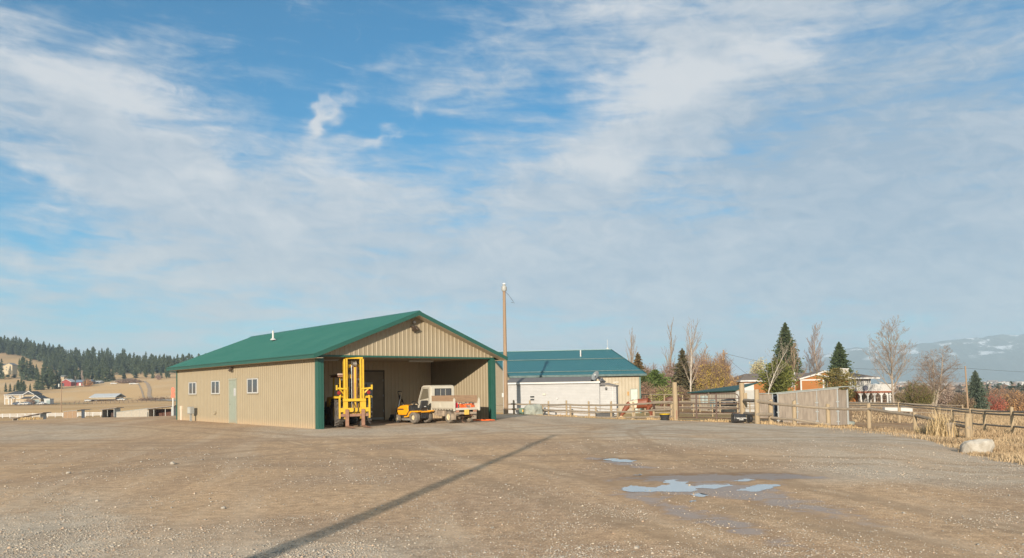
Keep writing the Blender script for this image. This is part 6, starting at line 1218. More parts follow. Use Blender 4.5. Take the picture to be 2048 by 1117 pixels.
hwin(1697.5,1714,759,773,.19,4); hwin(1722,1729,759.5,772,.19,2); hwin(1731,1742,759.5,767.5,.19,3); hwin(1718,1727,788,799,.19,2); hwin(1731,1738,788,799,.19,2)
b=MB(); b.bx(hx(1716),hx(1721),.1,.19,-.4,hz(757,1718)); HB('pale_panel',b,M_brick)
b=MB(); b.bx(hx(1692),hx(1708),2.0,3.6,2.5,hz(737,1700)); HB('chimney',b,M_brick); b=MB(); b.bx(hx(1691),hx(1709),1.9,3.7,hz(738.5,1700),hz(736.5,1700)); HB('chimney_cap',b,M_trim)
b=MB(); b.cyl((hx(1602.5),3,hz(752)),(hx(1602.5),3,hz(742)),.09,8); HB('vent_pipe',b,M_trim,40)
# deck
zd=hz(782.5,1740); b=MB(); b.bx(hx(1697),hx(1769),-3.2,.1,zd-.1,zd); b.bx(hx(1697),hx(1769),-3.25,-3.2,zd-.28,zd+.02)
for i in range(13): b.bx(hx(1700)+i*.48,hx(1700)+i*.48+.09,-3.4,.1,zd-.28,zd-.1)
HB('deck_floor',b,mat('red_brown_deck',(.24,.09,.05),.8))
zr=hz(769.5,1740); b=MB(); b.bx(hx(1697),hx(1769),-3.24,-3.16,zr-.06,zr+.02); b.bx(hx(1769)-.08,hx(1769),-3.2,.1,zr-.06,zr+.02); b.bx(hx(1697),hx(1769),-3.22,-3.18,zd+.03,zd+.12)
n=56
for i in range(n+1): x_=hx(1697)+(hx(1769)-hx(1697))*i/n; b.bx(x_-.042,x_+.042,-3.215,-3.185,zd+.05,zr)
for i in range(20): y_=-3.2+3.3*i/20; b.bx(hx(1769)-.06,hx(1769)-.03,y_-.05,y_+.05,zd+.05,zr)
HB('deck_railing',b,M_trim)
b=MB(); b.lathe((hx(1713),-3.3,zd+.55),(0,-1,0),[(0,.35),(.05,.45),(.06,.4)],18); HB('round_dish',b,mat('dark_mesh',(.10,.10,.13),.6),40)
for px in (1705,1718.5,1731.5,1745,1757,1762,1768): b=MB(); x_=hx(px); b.bx(x_-.11,x_+.11,-3.1,-2.88,-.6,zd-.28); b.prism([(-.5,0),(.5,0),(.1,-.5),(-.1,-.5)],(x_,-3.05,zd-.28),X,ZV,(0,.1,0)); HB('deck_post',b,M_trim)
b=MB()
for k in range(6): b.bx(hx(1762),hx(1768),-2.95,-2.9,-.4+k*.5,-.32+k*.5)
b.bx(hx(1758),hx(1759),-2.95,-2.9,-.4,zd-.3); HB('lattice',b,M_trim)
# white roofed outbuilding behind the pole
p=gd(1470,150); o=thing('garden_shed','white roofed building half hidden by shrubs left of the orange house','shed',p); b=MB(); b.bx(-4,4,0,6,-.3,2.4); b.build('wall',mat('tan_shed_wall',(.36,.27,.18),.8),o); b=MB(); b.prism([(-.4,2.35),(3,3.6),(6.4,2.35),(6.4,2.45),(3,3.72),(-.4,2.45)],(-4.3,0,0),Y,ZV,(8.6,0,0)); b.build('roof',M_white,o)
b=MB(); b.bx(-.5,.5,-.04,0,0,2.0); b.build('door',M_white,o)
# ------------------------------------------------------------------ farm houses on the left
def hs(px,D,name,label,cat='house',dz=0,rz=0): p=gd(px,D,dz); return thing(name,label,cat,p,rz),p
M_cr=mat('cream_house',(.46,.38,.25),.8); M_tanh=mat('tan_house',(.37,.29,.19),.8); M_dkr=mat('dark_shingle',(.045,.047,.052),.9,(.065,.065,.07),3,.7); M_blugr=mat('blue_grey_door',(.20,.25,.30),.6)
D=470.; k=D/1550.
o,p=hs(10,D,'two_storey_house','tan two storey house with a dark roof and attached garage in the lower left field')
A=lambda px:(px-10)*k
H=lambda py,px=45:(792.3-.0164*px-py)*k+1.6-p.z
def hb(n,b,m,par=None): return b.build(n,m,par or o)
b=MB(); b.bx(A(10),A(47),0,10,-.5,H(790)); hb('wall',b,M_tanh)
b=MB(); b.bx(A(47),A(87),-3,7,-.5,H(797.5)); hb('garage_wall',b,M_tanh)
b=MB(); b.bx(A(70),A(87),-3.05,-3.0,-.4,H(798)); hb('garage_front',b,M_tanh)
b=MB(); b.bx(A(71),A(85),-3.15,-3.06,-.4,H(799.5)); hb('garage_door',b,M_blugr)
def gp_roof(x0,x1,xr0,xr1,ze,zr,y0,y1,nm='roof'):
    ym=(y0+y1)/2; b=MB(); b.add([(x0,y0,ze),(x1,y0,ze),(x1,y1,ze),(x0,y1,ze),(xr0,ym,zr),(xr1,ym,zr)],[(0,1,5,4),(1,2,5),(2,3,4,5),(3,0,4),(3,2,1,0)]); hb(nm,b,M_dkr)
gp_roof(A(8),A(48.5),A(20),A(47),H(789),H(782.5),-.8,10.8); 
b=MB(); b.prism([(A(46),H(789)),(A(58),H(782.6)),(A(69.5),H(789))],(0,-.6,0),X,ZV,(0,9,0)); hb('gable_roof',b,M_dkr)
b=MB(); b.prism([(A(45.5),H(789.3)),(A(58),H(782)),(A(70),H(789.3)),(A(68),H(789.3)),(A(58),H(783.4)),(A(48),H(789.3))],(0,-.75,0),X,ZV,(0,.12,0)); hb('barge_board',b,M_trim)
b=MB(); b.bx(A(47.5),A(68),.2,8,H(797),H(789)); hb('upper_wall',b,M_tanh)
b=MB(); b.add([(A(46.5),-3.4,H(797.5)),(A(70),-3.4,H(797.5)),(A(77),2,H(791)),(A(50),2,H(791)),(A(46.5),7,H(797.5)),(A(88),7,H(797.5))],[(0,1,2,3),(3,2,5,4)]); hb('garage_roof',b,M_dkr)
b=MB(); b.prism([(A(69),H(797.6)),(A(78),H(791)),(A(88.5),H(797.6))],(0,-3.6,0),X,ZV,(0,8,0)); hb('garage_gable',b,M_dkr)
b=MB(); b.prism([(A(68.5),H(798)),(A(78),H(790.4)),(A(89),H(798)),(A(87),H(798)),(A(78),H(792)),(A(70.5),H(798))],(0,-3.8,0),X,ZV,(0,.14,0)); hb('garage_barge_board',b,M_trim)
b=MB(); b.bx(A(9.5),A(47),-.12,-.02,H(797.2),H(796)); b.bx(A(9),A(48),-.9,-.8,H(790),H(788.8)); hb('band_board',b,M_trim)
for px in (9.8,46): b=MB(); b.bx(A(px)-.25,A(px)+.25,-.13,-.02,-.3,H(790)); hb('corner_board',b,M_trim)
b=MB(); b.bx(A(68.6),A(70.4),-3.2,-3.06,-.3,H(798)); hb('corner_board',b,M_trim)
for a0,a1,y0,y1 in ((13,17,791,795),(38,42,791,795),(16,20,801,805),(32,36,801,805),(38,42,801,806)):
    b=MB(); b.bx(A(a0),A(a1),-.16,-.04,H(y1),H(y0)); w_=hb('window',b,M_trim); b=MB(); b.bx(A(a0)+.3,A(a1)-.3,-.2,-.17,H(y1)+.2,H(y0)-.2); hb('pane',b,mat('light_glass',(.30,.29,.25),.3),w_)
b=MB(); b.bx(A(22),A(23.5),-2.4,-2.0,-.3,H(796)); b.bx(A(27.5),A(29),-2.4,-2.0,-.3,H(796)); b.prism([(A(21),H(796)),(A(25.5),H(792.3)),(A(31),H(796)),(A(31),H(795)),(A(25.5),H(791.3)),(A(21),H(795))],(0,-2.6,0),X,ZV,(0,2.6,0)); hb('porch',b,M_trim)
b=MB(); b.bx(A(23.6),A(27.4),-.3,-.1,-.2,H(801)); hb('front_door',b,M_cr)
o2,p2_=hs(88,D-2,'garden_shed','small pale grey shed at the right end of the tan two storey house','shed'); b=MB(); b.bx(0,3.5,0,4,-.3,3.1); b.bx(0,0,0,0,0,0); b.build('wall',mat('pale_grey_shed',(.40,.41,.40),.7),o2); b=MB(); b.bx(1.5,3.6,-.06,0,0,2.2); b.build('roller_door',M_blugr,o2); b=MB(); b.prism([(-.2,3.1),(3.7,3.1),(3.7,3.25),(-.2,3.3)],(0,-.2,0),X,ZV,(0,4.4,0)); b.build('roof',M_trim,o2)
# vehicles by the house
def car(label,px,D,L_,m,kind='pickup',rz=0.0,name='pickup_truck',cat='pickup truck',group=None):
    o=thing(name,label,cat,gd(px,D),rz,group); W_=1.9
    if kind=='pickup': pr=[(0,.45),(0,1.0),(.28,1.08),(.30,1.72),(.36,1.80),(.56,1.80),(.66,1.15),(.92,1.08),(1,.9),(1,.45)]; pr=[(x*L_,z) for x,z in pr]; cabp=[(0.28,1.1),(.3,1.7),(.55,1.7),(.64,1.15)]
    else: pr=[(0,.45),(0,1.05),(.10,1.65),(.5,1.70),(.66,1.12),(.95,1.0),(1,.8),(1,.45)]; pr=[(x*L_,z) for x,z in pr]; cabp=[(.06,1.12),(.12,1.58),(.49,1.6),(.62,1.14)]
    b=MB(); b.prism(pr,(-L_/2,-W_/2,0),X,ZV,(0,W_,0)); b.build('body',m,o,bevel=.06)
    b=MB(); b.prism([(x*L_,z) for x,z in cabp],(-L_/2,-W_/2-.02,0),X,ZV,(0,W_+.04,0)); b.build('windows',M_dark,o)
    for xx in (.19,.81):
        for sy in (-1,1): wheel(o,((xx-.5)*L_,sy*(W_/2-.12),.38),.38,.24,sy,.22,M_grey)
    b=MB(); b.bx(-L_/2-.04,-L_/2,-.9,-.6,.85,1.0); b.build('tail_light',M_red,o); b=MB(); b.bx(L_/2-.02,L_/2+.03,-.9,-.5,.7,.85); b.build('head_light',M_white,o); return o
car('white pickup truck parked in front of the tan two storey house',48,452,6.0,M_white)
car('white pickup angled in front of the blue grey garage door',83,450,5.6,M_white,rz=-.35)
car('dark car parked at the porch of the tan two storey house',35,454,4.8,mat('dark_blue_paint',(.05,.07,.11),.3),'car',name='parked_car',cat='car')
car('grey car tucked behind the white pickup by the garage',55.5,458,4.8,mat('silver_paint',(.28,.30,.32),.3),'car',name='parked_car',cat='car')
# pole building
D=560.; k=D/1550.; o,p=hs(181,D,'pole_building','long white roofed pole building open at the front in the golden field','barn'); A=lambda px:(px-181)*k; H=lambda py,px=205:(792.3-.0164*px-py)*k+1.6-p.z; zb_=gd(205,D).z
b=MB(); b.prism([(-1.5,H(794.0)),(6.5,H(787.2)),(14,H(794)),(14,H(795)),(6.5,H(788.4)),(-1.5,H(795))],(A(180),0,0),Y,ZV,(A(233)-A(180),0,0)); b.build('roof',mat('pale_metal_roof',(.44,.45,.45),.6),o)
b=MB(); b.bx(A(181.5),A(231),-.2,0,H(798.6),H(794.6)); b.build('fascia_wall',mat('cream_board',(.36,.30,.21),.8),o)
b=MB(); b.bx(A(182),A(231),11,11.3,-1,H(795.5)); b.bx(A(182),A(182)+.2,0,11,-1,H(795.5)); b.bx(A(231)-.2,A(231),0,11,-1,H(795.5)); b.build('walls',mat('shed_brown',(.10,.07,.05),.9),o)
for px in (182,194.5,213.5,230.5): b=MB(); b.bx(A(px)-.2,A(px)+.2,-.1,.3,-1,H(798.5)); b.build('post',mat('shed_brown',(.10,.07,.05)),o)
car('white vehicle parked in the left bay of the pole building',188,564,6.4,M_white,'car',name='parked_car',cat='car')
b=thing('horse_trailer','long white horse trailer parked under the pole building','trailer',gd(204.5,564)); m_=MB(); m_.bx(-3.1,3.1,-1.2,1.2,.55,2.7); m_.build('body',M_white,b,bevel=.2)
for x_ in (-2.3,-.9,.5,1.9): m_=MB(); m_.bx(x_-.3,x_+.3,-1.24,-1.21,1.7,2.3); m_.build('window',M_dark,b)
for x_ in (-.6,.4): m_=MB(); m_.lathe((x_,-1.2,.4),(0,1,0),[(-.1,.4),(.12,.4)],14); m_.build('wheel',M_tyre,b)
car('white pickup under the right bay of the pole building',224,564,6.4,M_white)
car('white pickup parked in the open just right of the pole building',243,556,6.0,M_white)
car('pale trailer like vehicle left of the pole building',176,556,4.6,M_white,'car',name='parked_car',cat='car')
# red barn, blue roofed barn, cream hillside house, further roofs
def simple(px0,px1,yb,yw,yr,D,name,label,mw,mr,cat='barn',gfront=False,depth=9,door=None,wins=0):
    k=D/1550.; pxm=(px0+px1)/2; z=(792.3-.0164*pxm-yb)*k+1.6; x0=at(px0,yb,D).x; o=thing(name,label,cat,(x0,D,z)); Lx=(px1-px0)*k; hw=(yb-yw)*k; hr=(yb-yr)*k
    b=MB(); b.bx(0,Lx,0,depth,-3,hw); b.build('wall',mw,o)
    if gfront:
        b=MB(); b.prism([(0,hw),(Lx/2,hr-.3),(Lx,hw)],(0,0,0),X,ZV,(0,depth,0)); b.build('gable_wall',mw,o); b=MB(); b.prism([(-.6,hw-.2),(Lx/2,hr),(Lx+.6,hw-.2),(Lx+.6,hw+.2),(Lx/2,hr+.45),(-.6,hw+.2)],(0,-.6,0),X,ZV,(0,depth+1.2,0)); b.build('roof',mr,o)
    else:
        b=MB(); b.prism([(-.7,hw-.1),(depth/2,hr),(depth+.7,hw-.1)],(-.5,0,0),Y,ZV,(Lx+1,0,0)); b.build('roof',mr,o)
    if door: b=MB(); b.bx(Lx*door[0],Lx*door[1],-.15,0,-.2,hw*.75); b.build('door',door[2],o)
    for i in range(wins):
        for zz_ in ((.62,),(.62,.22))[0 if hw<4.5 else 1]:
            b=MB(); xc=Lx*(i+.5)/wins; b.bx(xc-.8,xc+.8,-.12,0,hw*zz_,hw*zz_+1.2); w_=b.build('window',M_trim,o); b=MB(); b.bx(xc-.6,xc+.6,-.2,-.13,hw*zz_+.15,hw*zz_+1.05); b.build('pane',M_dark,w_)
    return o
M_rb=mat('barn_red',(.25,.035,.03),.8,(.20,.03,.025),2,.6); M_blr=mat('blue_grey_roof',(.13,.18,.24),.6)
simple(122.5,142,773,764,758.5,765,'red_barn','bright red barn with a white edged gable on the hillside',M_rb,M_trim,gfront=True,door=(.1,.3,M_dkr))
simple(147,167,771,764.5,759.5,772,'red_barn','long red barn with a blue grey roof right of the gabled red barn',M_rb,M_blr,door=(.55,.75,M_trim))
simple(166,181,771,763.5,759.3,778,'hillside_shed','brown shed under a blue grey roof beside the orange shrub',mat('brown_shed',(.22,.13,.08),.8),M_blr,'shed')
simple(182,199,770,764,761.5,790,'hillside_shed','low grey white shed right of the blue roofed barn',mat('pale_grey_shed',(.40,.41,.40)),M_trim,'shed',wins=2)
simple(246,268,762,758.8,757.6,860,'hillside_shed','long pale roofed shed high at the edge of the forest',mat('pale_grey_shed',(.40,.41,.40)),M_trim,'shed')
simple(234,246,760,757.5,755.5,865,'hillside_shed','small dark shed left of the long pale roofed shed',mat('brown_shed',(.22,.13,.08)),M_dkr,'shed')
simple(118,128,758,753,750,840,'hillside_shed','grey green roofed house half hidden by conifers above the red barn',mat('tan_house',(.37,.29,.19)),mat('grey_green_roof',(.14,.15,.13),.9),'house',wins=2)
simple(-9,14.5,743,731,727,880,'hillside_house','cream two storey house high on the hill at the left edge',M_cr,mat('grey_roof2',(.22,.21,.20),.8),'house',wins=4)
simple(9,24.5,743.5,730.5,726.3,878,'hillside_house','gabled wing of the cream hillside house, facing the viewer',M_cr,mat('grey_roof2',(.22,.21,.20)),'house',gfront=True,wins=2)
car('white car parked right of the hillside sheds',228,770,6.5,M_white,'car',name='parked_car',cat='car'); car('white vehicle near the hedge row above the farm track',268,745,9,M_white,'car',name='parked_car',cat='car')
# track on the hill and the lower gravel road (draped strips)
def strip(name,pts,w,m,dz=.12):
    P=[]; 
    for i in range(len(pts)-1):
        for t in np.linspace(0,1,14,endpoint=False): px=pts[i][0]*(1-t)+pts[i+1][0]*t; D=pts[i][1]*(1-t)+pts[i+1][1]*t; P.append(gd(px,D))
    vs=[];fs=[]; nA=4
    for i,p in enumerate(P):
        d=(P[min(i+1,len(P)-1)]-P[max(i-1,0)]); d.z=0; d.normalize(); n_=Vector((-d.y,d.x,0)); ww=w*(1+.15*math.sin(i*.9))
        for j in range(nA+1): q=p+n_*ww*(j/nA-.5); vs.append((q.x,q.y,tz(q.x,q.y)+dz))
    for i in range(len(P)-1):
        for j in range(nA): fs.append((i*(nA+1)+j,i*(nA+1)+j+1,(i+1)*(nA+1)+j+1,(i+1)*(nA+1)+j))
    b=MB(); b.add(vs,fs); o=b.build(name,m,None,smooth=60); 
    return struct(o)
M_trk=mat('track_dirt',(.40,.29,.19),.95,(.26,.18,.12),.2,.8); M_trkd=mat('track_verge',(.20,.13,.09),.95)
strip('dirt_track',[(288,800),(295,740),(299,660),(298,600),(304,545),(318,520),(345,500),(372,480)],2.8,M_trk,.25)
strip('dirt_track',[(276,760),(284,640),(288,560),(292,520)],1.2,M_trk,.25)
strip('gravel_road',[(300,516),(330,492),(375,450)],11,mat('far_gravel',(.42,.37,.30),.95,(.34,.29,.23),.1,.6),.35)
strip('driveway',[(18,447),(60,444),(98,450),(104,462)],7,mat('asphalt_drive',(.06,.065,.07),.9),.3)
strip('lawn',[(100,452),(150,455),(185,460)],9,mat('far_lawn',(.14,.16,.05),.95,(.25,.22,.09),.1,.8),.3)
# ------------------------------------------------------------------ far town and mountains
tg='houses of the far town in the valley'; q=random.Random(5); first=None; tm=[mat('town_white',(.55,.53,.50),.8),mat('town_tan',(.40,.30,.22),.8),mat('town_grey',(.28,.27,.26),.8)]
prot=[]
for i in range(3):
    o=thing('town_house','tiny pale house of the distant town in the hazy valley','house',(0,0,0),0,tg); b=MB(); b.bx(-6,6,-4,4,-1,5); b.build('wall',tm[i],o); b=MB(); b.prism([(-4.6,4.9),(0,7.6),(4.6,4.9)],(-6.5,0,0),Y,ZV,(13,0,0)); b.build('roof',[mat('town_roof',(.25,.22,.20),.8),tm[0],mat('town_roof',(.25,.22,.20))][i],o); prot.append(o)
us=[0,0,0]
for i in range(95):
    px=q.uniform(1795,2075) if i<80 else q.uniform(1700,1800); D=q.uniform(1100,2400); k=q.randrange(3); p=gd(px,D); s=q.uniform(.7,1.7)
    if not us[k]: us[k]=1; o=prot[k]; o.location=p; o.scale=(s,s,s); o.rotation_euler=(0,0,q.uniform(0,3))
    else: copy_tree(prot[k],None,None,tg,p,q.uniform(0,3),s)
for px,w,D in ((1998,60,1700),(2046,40,1650),(1960,30,1500)):
    o=thing('warehouse','long white flat roofed building in the distant town'+{1998:', the widest one',2046:' at the right edge',1960:', the leftmost small one'}[px],'warehouse',gd(px,D)); b=MB(); b.bx(-w/2,w/2,-10,10,-1,8); b.build('wall',tm[0],o); b=MB(); b.bx(-w/2-.5,w/2+.5,-10.5,10.5,8,8.8); b.build('roof',tm[2],o)
q2=np.random.RandomState(4); tp=ptree[0]
M_ft=vcmat('far_trees',.9,.1)
n=2600; pxs=q2.uniform(1600,2150,n); Ds=600+1900*q2.uniform(0,1,n)**.8; X_=(pxs-1024)/1550*Ds; Z_=tz_arr(X_,Ds); hh=q2.uniform(3,9,n); C=np.repeat(np.stack([X_,Ds,Z_],1),7,0); C+=q2.normal(size=C.shape)*np.repeat(hh,7)[:,None]*np.array([.35,.35,.22]); C[:,2]+=np.repeat(hh*.5,7)
pal=np.array([[.10,.085,.065],[.20,.14,.11],[.05,.065,.045],[.26,.18,.13]]); T=np.repeat(pal[q2.choice(4,n)],7,0)*q2.uniform(.8,1.2,(n*7,1))
V_,F__,T_=quads(C,q2.normal(size=C.shape),np.repeat(hh*.5,7),np.repeat(hh*.7,7),q2,T); o=npmesh('valley_trees',V_,F__,M_leaf,None,T_); tag(o,kind='stuff')
# mountain range: real ridges far away
def mountains():
    D0=7600.; nx,ny=420,60; xs=np.linspace(-2500,9500,nx); ys=np.linspace(0,1,ny); XX,TT=np.meshgrid(xs,ys); px=1024+XX/8200*1550
    top=1.13*np.interp(px,[600,900,1200,1450,1600,1690,1760,1830,1900,1960,2010,2048,2150,2400,2800],[-20,-10,0,30,150,330,385,405,430,475,470,480,500,560,600])
    nz=fbm(XX*.0016,TT*2.0+3,6,51); prof=np.minimum(1,TT*1.5)**.8*np.where(TT>.8,1-(TT-.8)*1.2,1); ridge=np.abs(fbm(XX*.0035,TT*1.3,5,61)-.5)*2
    Zm=-15+top*prof*(.80+.28*nz-.22*ridge*(1-TT*.4))+ (fbm(XX*.004,TT*0+.5,5,71)-.5)*36*prof*(top>40); YY=D0-(1-TT)*1400+ridge*250+TT*500
    V=np.stack([XX,YY+1200,Zm],-1).reshape(-1,3); i,j=np.meshgrid(np.arange(ny-1),np.arange(nx-1),indexing='ij'); F_=np.stack([i*nx+j,i*nx+j+1,(i+1)*nx+j+1,(i+1)*nx+j],-1).reshape(-1,4)
    m=bpy.data.materials.new('mountain'); m.use_nodes=True; t=m.node_tree; b=t.nodes['Principled BSDF']; K=NB(t); g=t.nodes.new('ShaderNodeNewGeometry'); P=g.outputs['Position']; zc=K.sep(P)[2]
    n1=K.noise(K.vm('MULTIPLY',P,(.004,.004,.010)),1.0,8,.68); sn=K.m('MULTIPLY',K.mp(n1,.535,.60),K.mp(K.m('ADD',zc,K.m('MULTIPLY',n1,200)),330,430)); c=K.mix(n1,(.05,.07,.06),(.13,.13,.11)); c=K.mix(sn,c,(.62,.64,.68)); t.links.new(c,b.inputs['Base Color']); b.inputs['Roughness'].default_value=.95; b.inputs['Specular IOR Level'].default_value=.1
    o=npmesh('mountains',V,F_,m,smooth=True); return struct(o)
mountains()
# ------------------------------------------------------------------ horses
def horse(name,label,loc,rz,sc,m,mm,head='graze',scz=None):
    """body along local x (head at +x), height at withers 1.5 before scaling; one skinned surface"""
    vs=[(-.62,0,1.22,.25),(-.25,0,1.20,.29),(.15,0,1.17,.30),(.50,0,1.20,.26),   #0-3 rump..shoulder
        (.78,0,1.12,.17),(1.02,0,.86,.13),(1.20,0,.58,.105),(1.30,0,.42,.10),(1.42,0,.22,.075),(1.47,0,.10,.055), #4-9 neck head
        (-.84,0,1.16,.10)] #10 dock
    if head!='graze': vs[4:10]=[(.80,0,1.38,.16),(1.00,0,1.60,.12),(1.12,0,1.76,.10),(1.26,0,1.72,.095),(1.46,0,1.56,.07),(1.56,0,1.48,.05)]
    E_=[(0,1),(1,2),(2,3),(3,4),(4,5),(5,6),(6,7),(7,8),(8,9),(0,10)]
    def leg(root,pts):
        pr=root
        for p in pts: vs.append(p); E_.append((pr,len(vs)-1)); pr=len(vs)-1
    for sy,ph in ((1,.05),(-1,-.10)):
        leg(0,[(-.66,sy*.17,.98,.165),(-.54+ph,sy*.19,.74,.095),(-.78+ph,sy*.19,.52,.06),(-.74+ph,sy*.19,.22,.04),(-.70+ph,sy*.19,.10,.045),(-.66+ph,sy*.19,.03,.06)])
        leg(3,[(.50,sy*.17,.92,.12),(.50+ph,sy*.18,.66,.075),(.50+ph,sy*.18,.46,.055),(.49+ph,sy*.18,.20,.038),(.52+ph,sy*.18,.10,.043),(.55+ph,sy*.18,.03,.06)])
    me=bpy.data.meshes.new(name); me.from_pydata([v[:3] for v in vs],E_,[]); o=bpy.data.objects.new(name,me); COL.objects.link(o); o.modifiers.new('skin','SKIN'); ly=me.skin_vertices[0].data
    for i,v in enumerate(vs): kk=(1.30 if i<4 else (1.55 if i<7 else 1.25)); ly[i].radius=(v[3]*kk*(.85 if i<4 else .8 if i<10 else 1),v[3]*kk); 
    ly[1].use_root=True; s=o.modifiers.new('sub','SUBSURF'); s.levels=2; s.render_levels=2
    dg=bpy.context.evaluated_depsgraph_get(); m2=bpy.data.meshes.new_from_object(o.evaluated_get(dg)); bpy.data.objects.remove(o,do_unlink=True); m2.polygons.foreach_set('use_smooth',[True]*len(m2.polygons)); m2.materials.clear(); m2.materials.append(m)
    root=thing(name,label,'horse',loc,rz); root.scale=(sc,sc,scz or sc); o=bpy.data.objects.new('body',m2); COL.objects.link(o); o.parent=root
    b=MB(); b.tube([(-.86,0,1.20),(-.98,0,1.05),(-1.02,0,.75),(-.98,0,.45)],[.05,.07,.075,.02],8); b.build('tail',mm,root,smooth=60)
    if head=='graze': mp_=[(.45,0,1.47),(.72,0,1.31),(.98,0,1.05),(1.18,0,.75)]; ex,ez=1.18,.70; fx,fz=1.36,.40
    else: mp_=[(.45,0,1.45),(.70,0,1.58),(.9,0,1.75),(1.05,0,1.9)]; ex,ez=1.08,1.88; fx,fz=1.32,1.74
    b=MB(); b.tube(mp_,[.03,.06,.06,.04],7); b.build('mane',mm,root,smooth=60)
    for sy in (-1,1):
        b=MB(); b.tube([(ex,sy*.06,ez),(ex+.06,sy*.09,ez+.13)],[.035,.008],6); b.build('ear',m,root,smooth=60); b=MB(); b.ball((fx-.02,sy*.085,fz+.03),.02,8,6); b.build('eye',M_blk,root,smooth=60)
    return root
hm=bpy.data.materials.new('pinto_coat'); hm.use_nodes=True; t=hm.node_tree; K=NB(t); tc_=t.nodes.new('ShaderNodeTexCoord'); v=tc_.outputs['Object']; sx,sy_,sz=K.sep(v); nn=K.noise(v,2.2,3,.5)
m1_=K.m('MULTIPLY',K.mp(K.m('ADD',sx,K.m('MULTIPLY',nn,.5)),.50,.56),K.mp(K.m('ADD',sx,K.m('MULTIPLY',nn,.5)),1.02,.96)); m2_=K.m('MULTIPLY',K.mp(sz,.34,.28),1.0); m3_=K.m('MULTIPLY',K.mp(sx,.15,.22),K.m('MULTIPLY',K.mp(K.m('ADD',sz,K.m('MULTIPLY',nn,.5)),1.45,1.5),K.mp(sx,.6,.5)))
c=K.mix(K.m('MAXIMUM',m3_,K.m('MAXIMUM',m1_,m2_)),(.17,.045,.018),(.52,.42,.30)); t.links.new(c,t.nodes['Principled BSDF'].inputs['Base Color']); t.nodes['Principled BSDF'].inputs['Roughness'].default_value=.55
M_bh=mat('black_coat',(.014,.013,.014),.5); M_brh=mat('brown_coat',(.10,.04,.02),.55); M_mane=mat('dark_mane',(.05,.025,.015),.8)
p=gd(1276,57); horse('horse','brown and cream pinto horse grazing behind the wooden fence beside the teal barn',p+Vector((.15,0,.0)),R(176),1.02,hm,M_mane)
p=gd(1456,69); horse('horse','black horse behind the pipe gate, its dark neck and back showing before the stable',p+Vector((0,0,-.15)),R(172),.92,M_bh,M_bh)
p=gd(1346,84); horse('horse','dark brown horse far back left of the gate, only its back showing',p+Vector((0,0,-.2)),R(170),1.0,M_brh,M_mane)
# ------------------------------------------------------------------ dry grass
def grass(name,n,sampler,h0,h1,w,c1,c2,seed,lean=.35):
    q=np.random.RandomState(seed); XY,hs_=sampler(q,n); n=len(XY); Z=tz_arr(XY[:,0],XY[:,1])+rut_z(XY[:,0],XY[:,1]); h=(h0+(h1-h0)*q.uniform(0,1,n)**1.6)*hs_; a=q.uniform(0,6.283,n); ln=q.normal(size=(n,2))*lean*h[:,None]; dx=np.cos(a)*w;dy=np.sin(a)*w
    B0=np.stack([XY[:,0]-dx,XY[:,1]-dy,Z-.02],1);B1=np.stack([XY[:,0]+dx,XY[:,1]+dy,Z-.02],1); M0=np.stack([XY[:,0]-dx*.7+ln[:,0]*.35,XY[:,1]-dy*.7+ln[:,1]*.35,Z+h*.6],1);M1=np.stack([XY[:,0]+dx*.7+ln[:,0]*.35,XY[:,1]+dy*.7+ln[:,1]*.35,Z+h*.6],1);T_=np.stack([XY[:,0]+ln[:,0],XY[:,1]+ln[:,1],Z+h],1)
    V=np.stack([B0,B1,M1,M0,T_],1).reshape(-1,3); idx=(np.arange(n)*5)[:,None]; F_=np.concatenate([idx+np.array([[0,1,2]]),idx+np.array([[0,2,3]]),idx+np.array([[3,2,4]])],0)
    k=np.clip(q.uniform(-.1,.7,(n,1))+(fbm(XY[:,0]*.6,XY[:,1]*.6,3,seed)[:,None]-.35)*1.1,0,1); T=(np.array(c1)*(1-k)+np.array(c2)*k); dk=(q.uniform(0,1,(n,1))<.18)*ss(.4,.6,fbm(XY[:,0]*.35,XY[:,1]*.35,3,seed+4))[:,None]; T=T*(1-dk*.6); T=np.repeat(T,5,0); o=npmesh(name,V,F_,M_leaf,None,T); tag(o,kind='stuff'); return o
def samp_right(q,n):
    m=n*9; px=q.uniform(1500,2120,m); D=1/q.uniform(1/62.,1/15.,m); X_=(px-1024)/1550*D; al,gr,ga=zones(X_,D,np.zeros(m)); cl=fbm(X_*.8,D*.8,3,5); keep=q.uniform(0,1,m)<ga*(.04+1.2*ss(.40,.66,cl)); return np.stack([X_,D],1)[keep][:n],(.5+.9*ss(.3,.7,fbm(X_*.5,D*.5,2,8)))[keep][:n]
grass('dry_grass',30000,samp_right,.04,.19,.010,(.28,.19,.11),(.43,.325,.20),11)
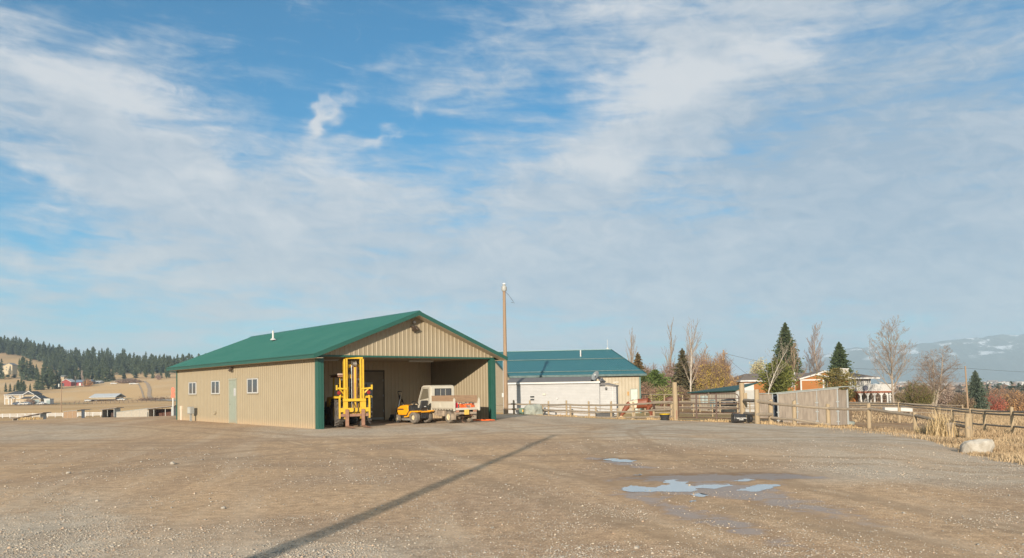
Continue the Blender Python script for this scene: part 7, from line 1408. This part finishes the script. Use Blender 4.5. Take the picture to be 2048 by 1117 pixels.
def samp_clump(px,D,r,hh=1):
    def f(q,n):
        c=gd(px,D); a=q.uniform(0,6.283,n); rr=q.uniform(0,1,n)**.7*r; return np.stack([c.x+np.cos(a)*rr,c.y+np.sin(a)*rr*.6],1),np.full(n,hh)*(1-.5*rr/r)
    return f
def clump(px,D,r,n,h,label,seed,w=.012,lean=.22):
    o=grass('grass_clump',n,samp_clump(px,D,r),h*.4,h,w,(.40,.29,.15),(.54,.43,.27),seed,lean); del o['kind']; tag(o,label,'grass clump')
clump(1882,31,.62,420,1.45,'tall pale ornamental looking grass clump between the fence and the white rock',21)
clump(1868,32.5,.8,500,.8,'lower half of the tall grass clump, left of it by the fence',22)
def samp_leftshed(q,n):
    px=np.concatenate([q.uniform(38,84,n//2),q.uniform(160,300,n-n//2)]); D=q.uniform(138,147,n); return np.stack([(px-1024)/1550*D,D],1),np.where(px<100,1.0,.55)
grass('dry_grass',1800,samp_leftshed,.4,1.3,.05,(.46,.31,.14),(.56,.39,.19),12,.18)
def samp_field(q,n):
    px=q.uniform(1700,2110,n); D=1/q.uniform(1/175.,1/48.,n); return np.stack([(px-1024)/1550*D,D],1),np.ones(n)
grass('dry_grass',11000,samp_field,.05,.22,.018,(.28,.20,.12),(.42,.32,.20),13,.3)
def samp_edge(q,n):
    px=q.uniform(1010,1720,n); D=np.interp(px,[1012,1275,1351,1485,1515,1588,1720],[56.3,48.6,46.3,44,41.2,40,37.8])+q.normal(size=n)*.25; return np.stack([(px-1024)/1550*D,D],1),.3+ss(.4,.7,vnoise(px*.05,px*0))
grass('dry_grass',3500,samp_edge,.04,.18,.012,(.40,.27,.14),(.58,.42,.22),14,.35)
# ------------------------------------------------------------------ haze
import os
mbz=MB(); mbz.bx(-9500,9500,-900,9300,-40,620); hz_m=bpy.data.materials.new('haze_air'); hz_m.use_nodes=True; t=hz_m.node_tree; t.nodes.clear(); vo=t.nodes.new('ShaderNodeVolumePrincipled'); vo.inputs['Color'].default_value=(.66,.85,1.0,1); vo.inputs['Density'].default_value=1.35e-4; vo.inputs['Anisotropy'].default_value=0.0
mo_=t.nodes.new('ShaderNodeOutputMaterial'); t.links.new(vo.outputs[0],mo_.inputs['Volume']); hzo=mbz.build('haze',hz_m); tag(hzo,kind='stuff')
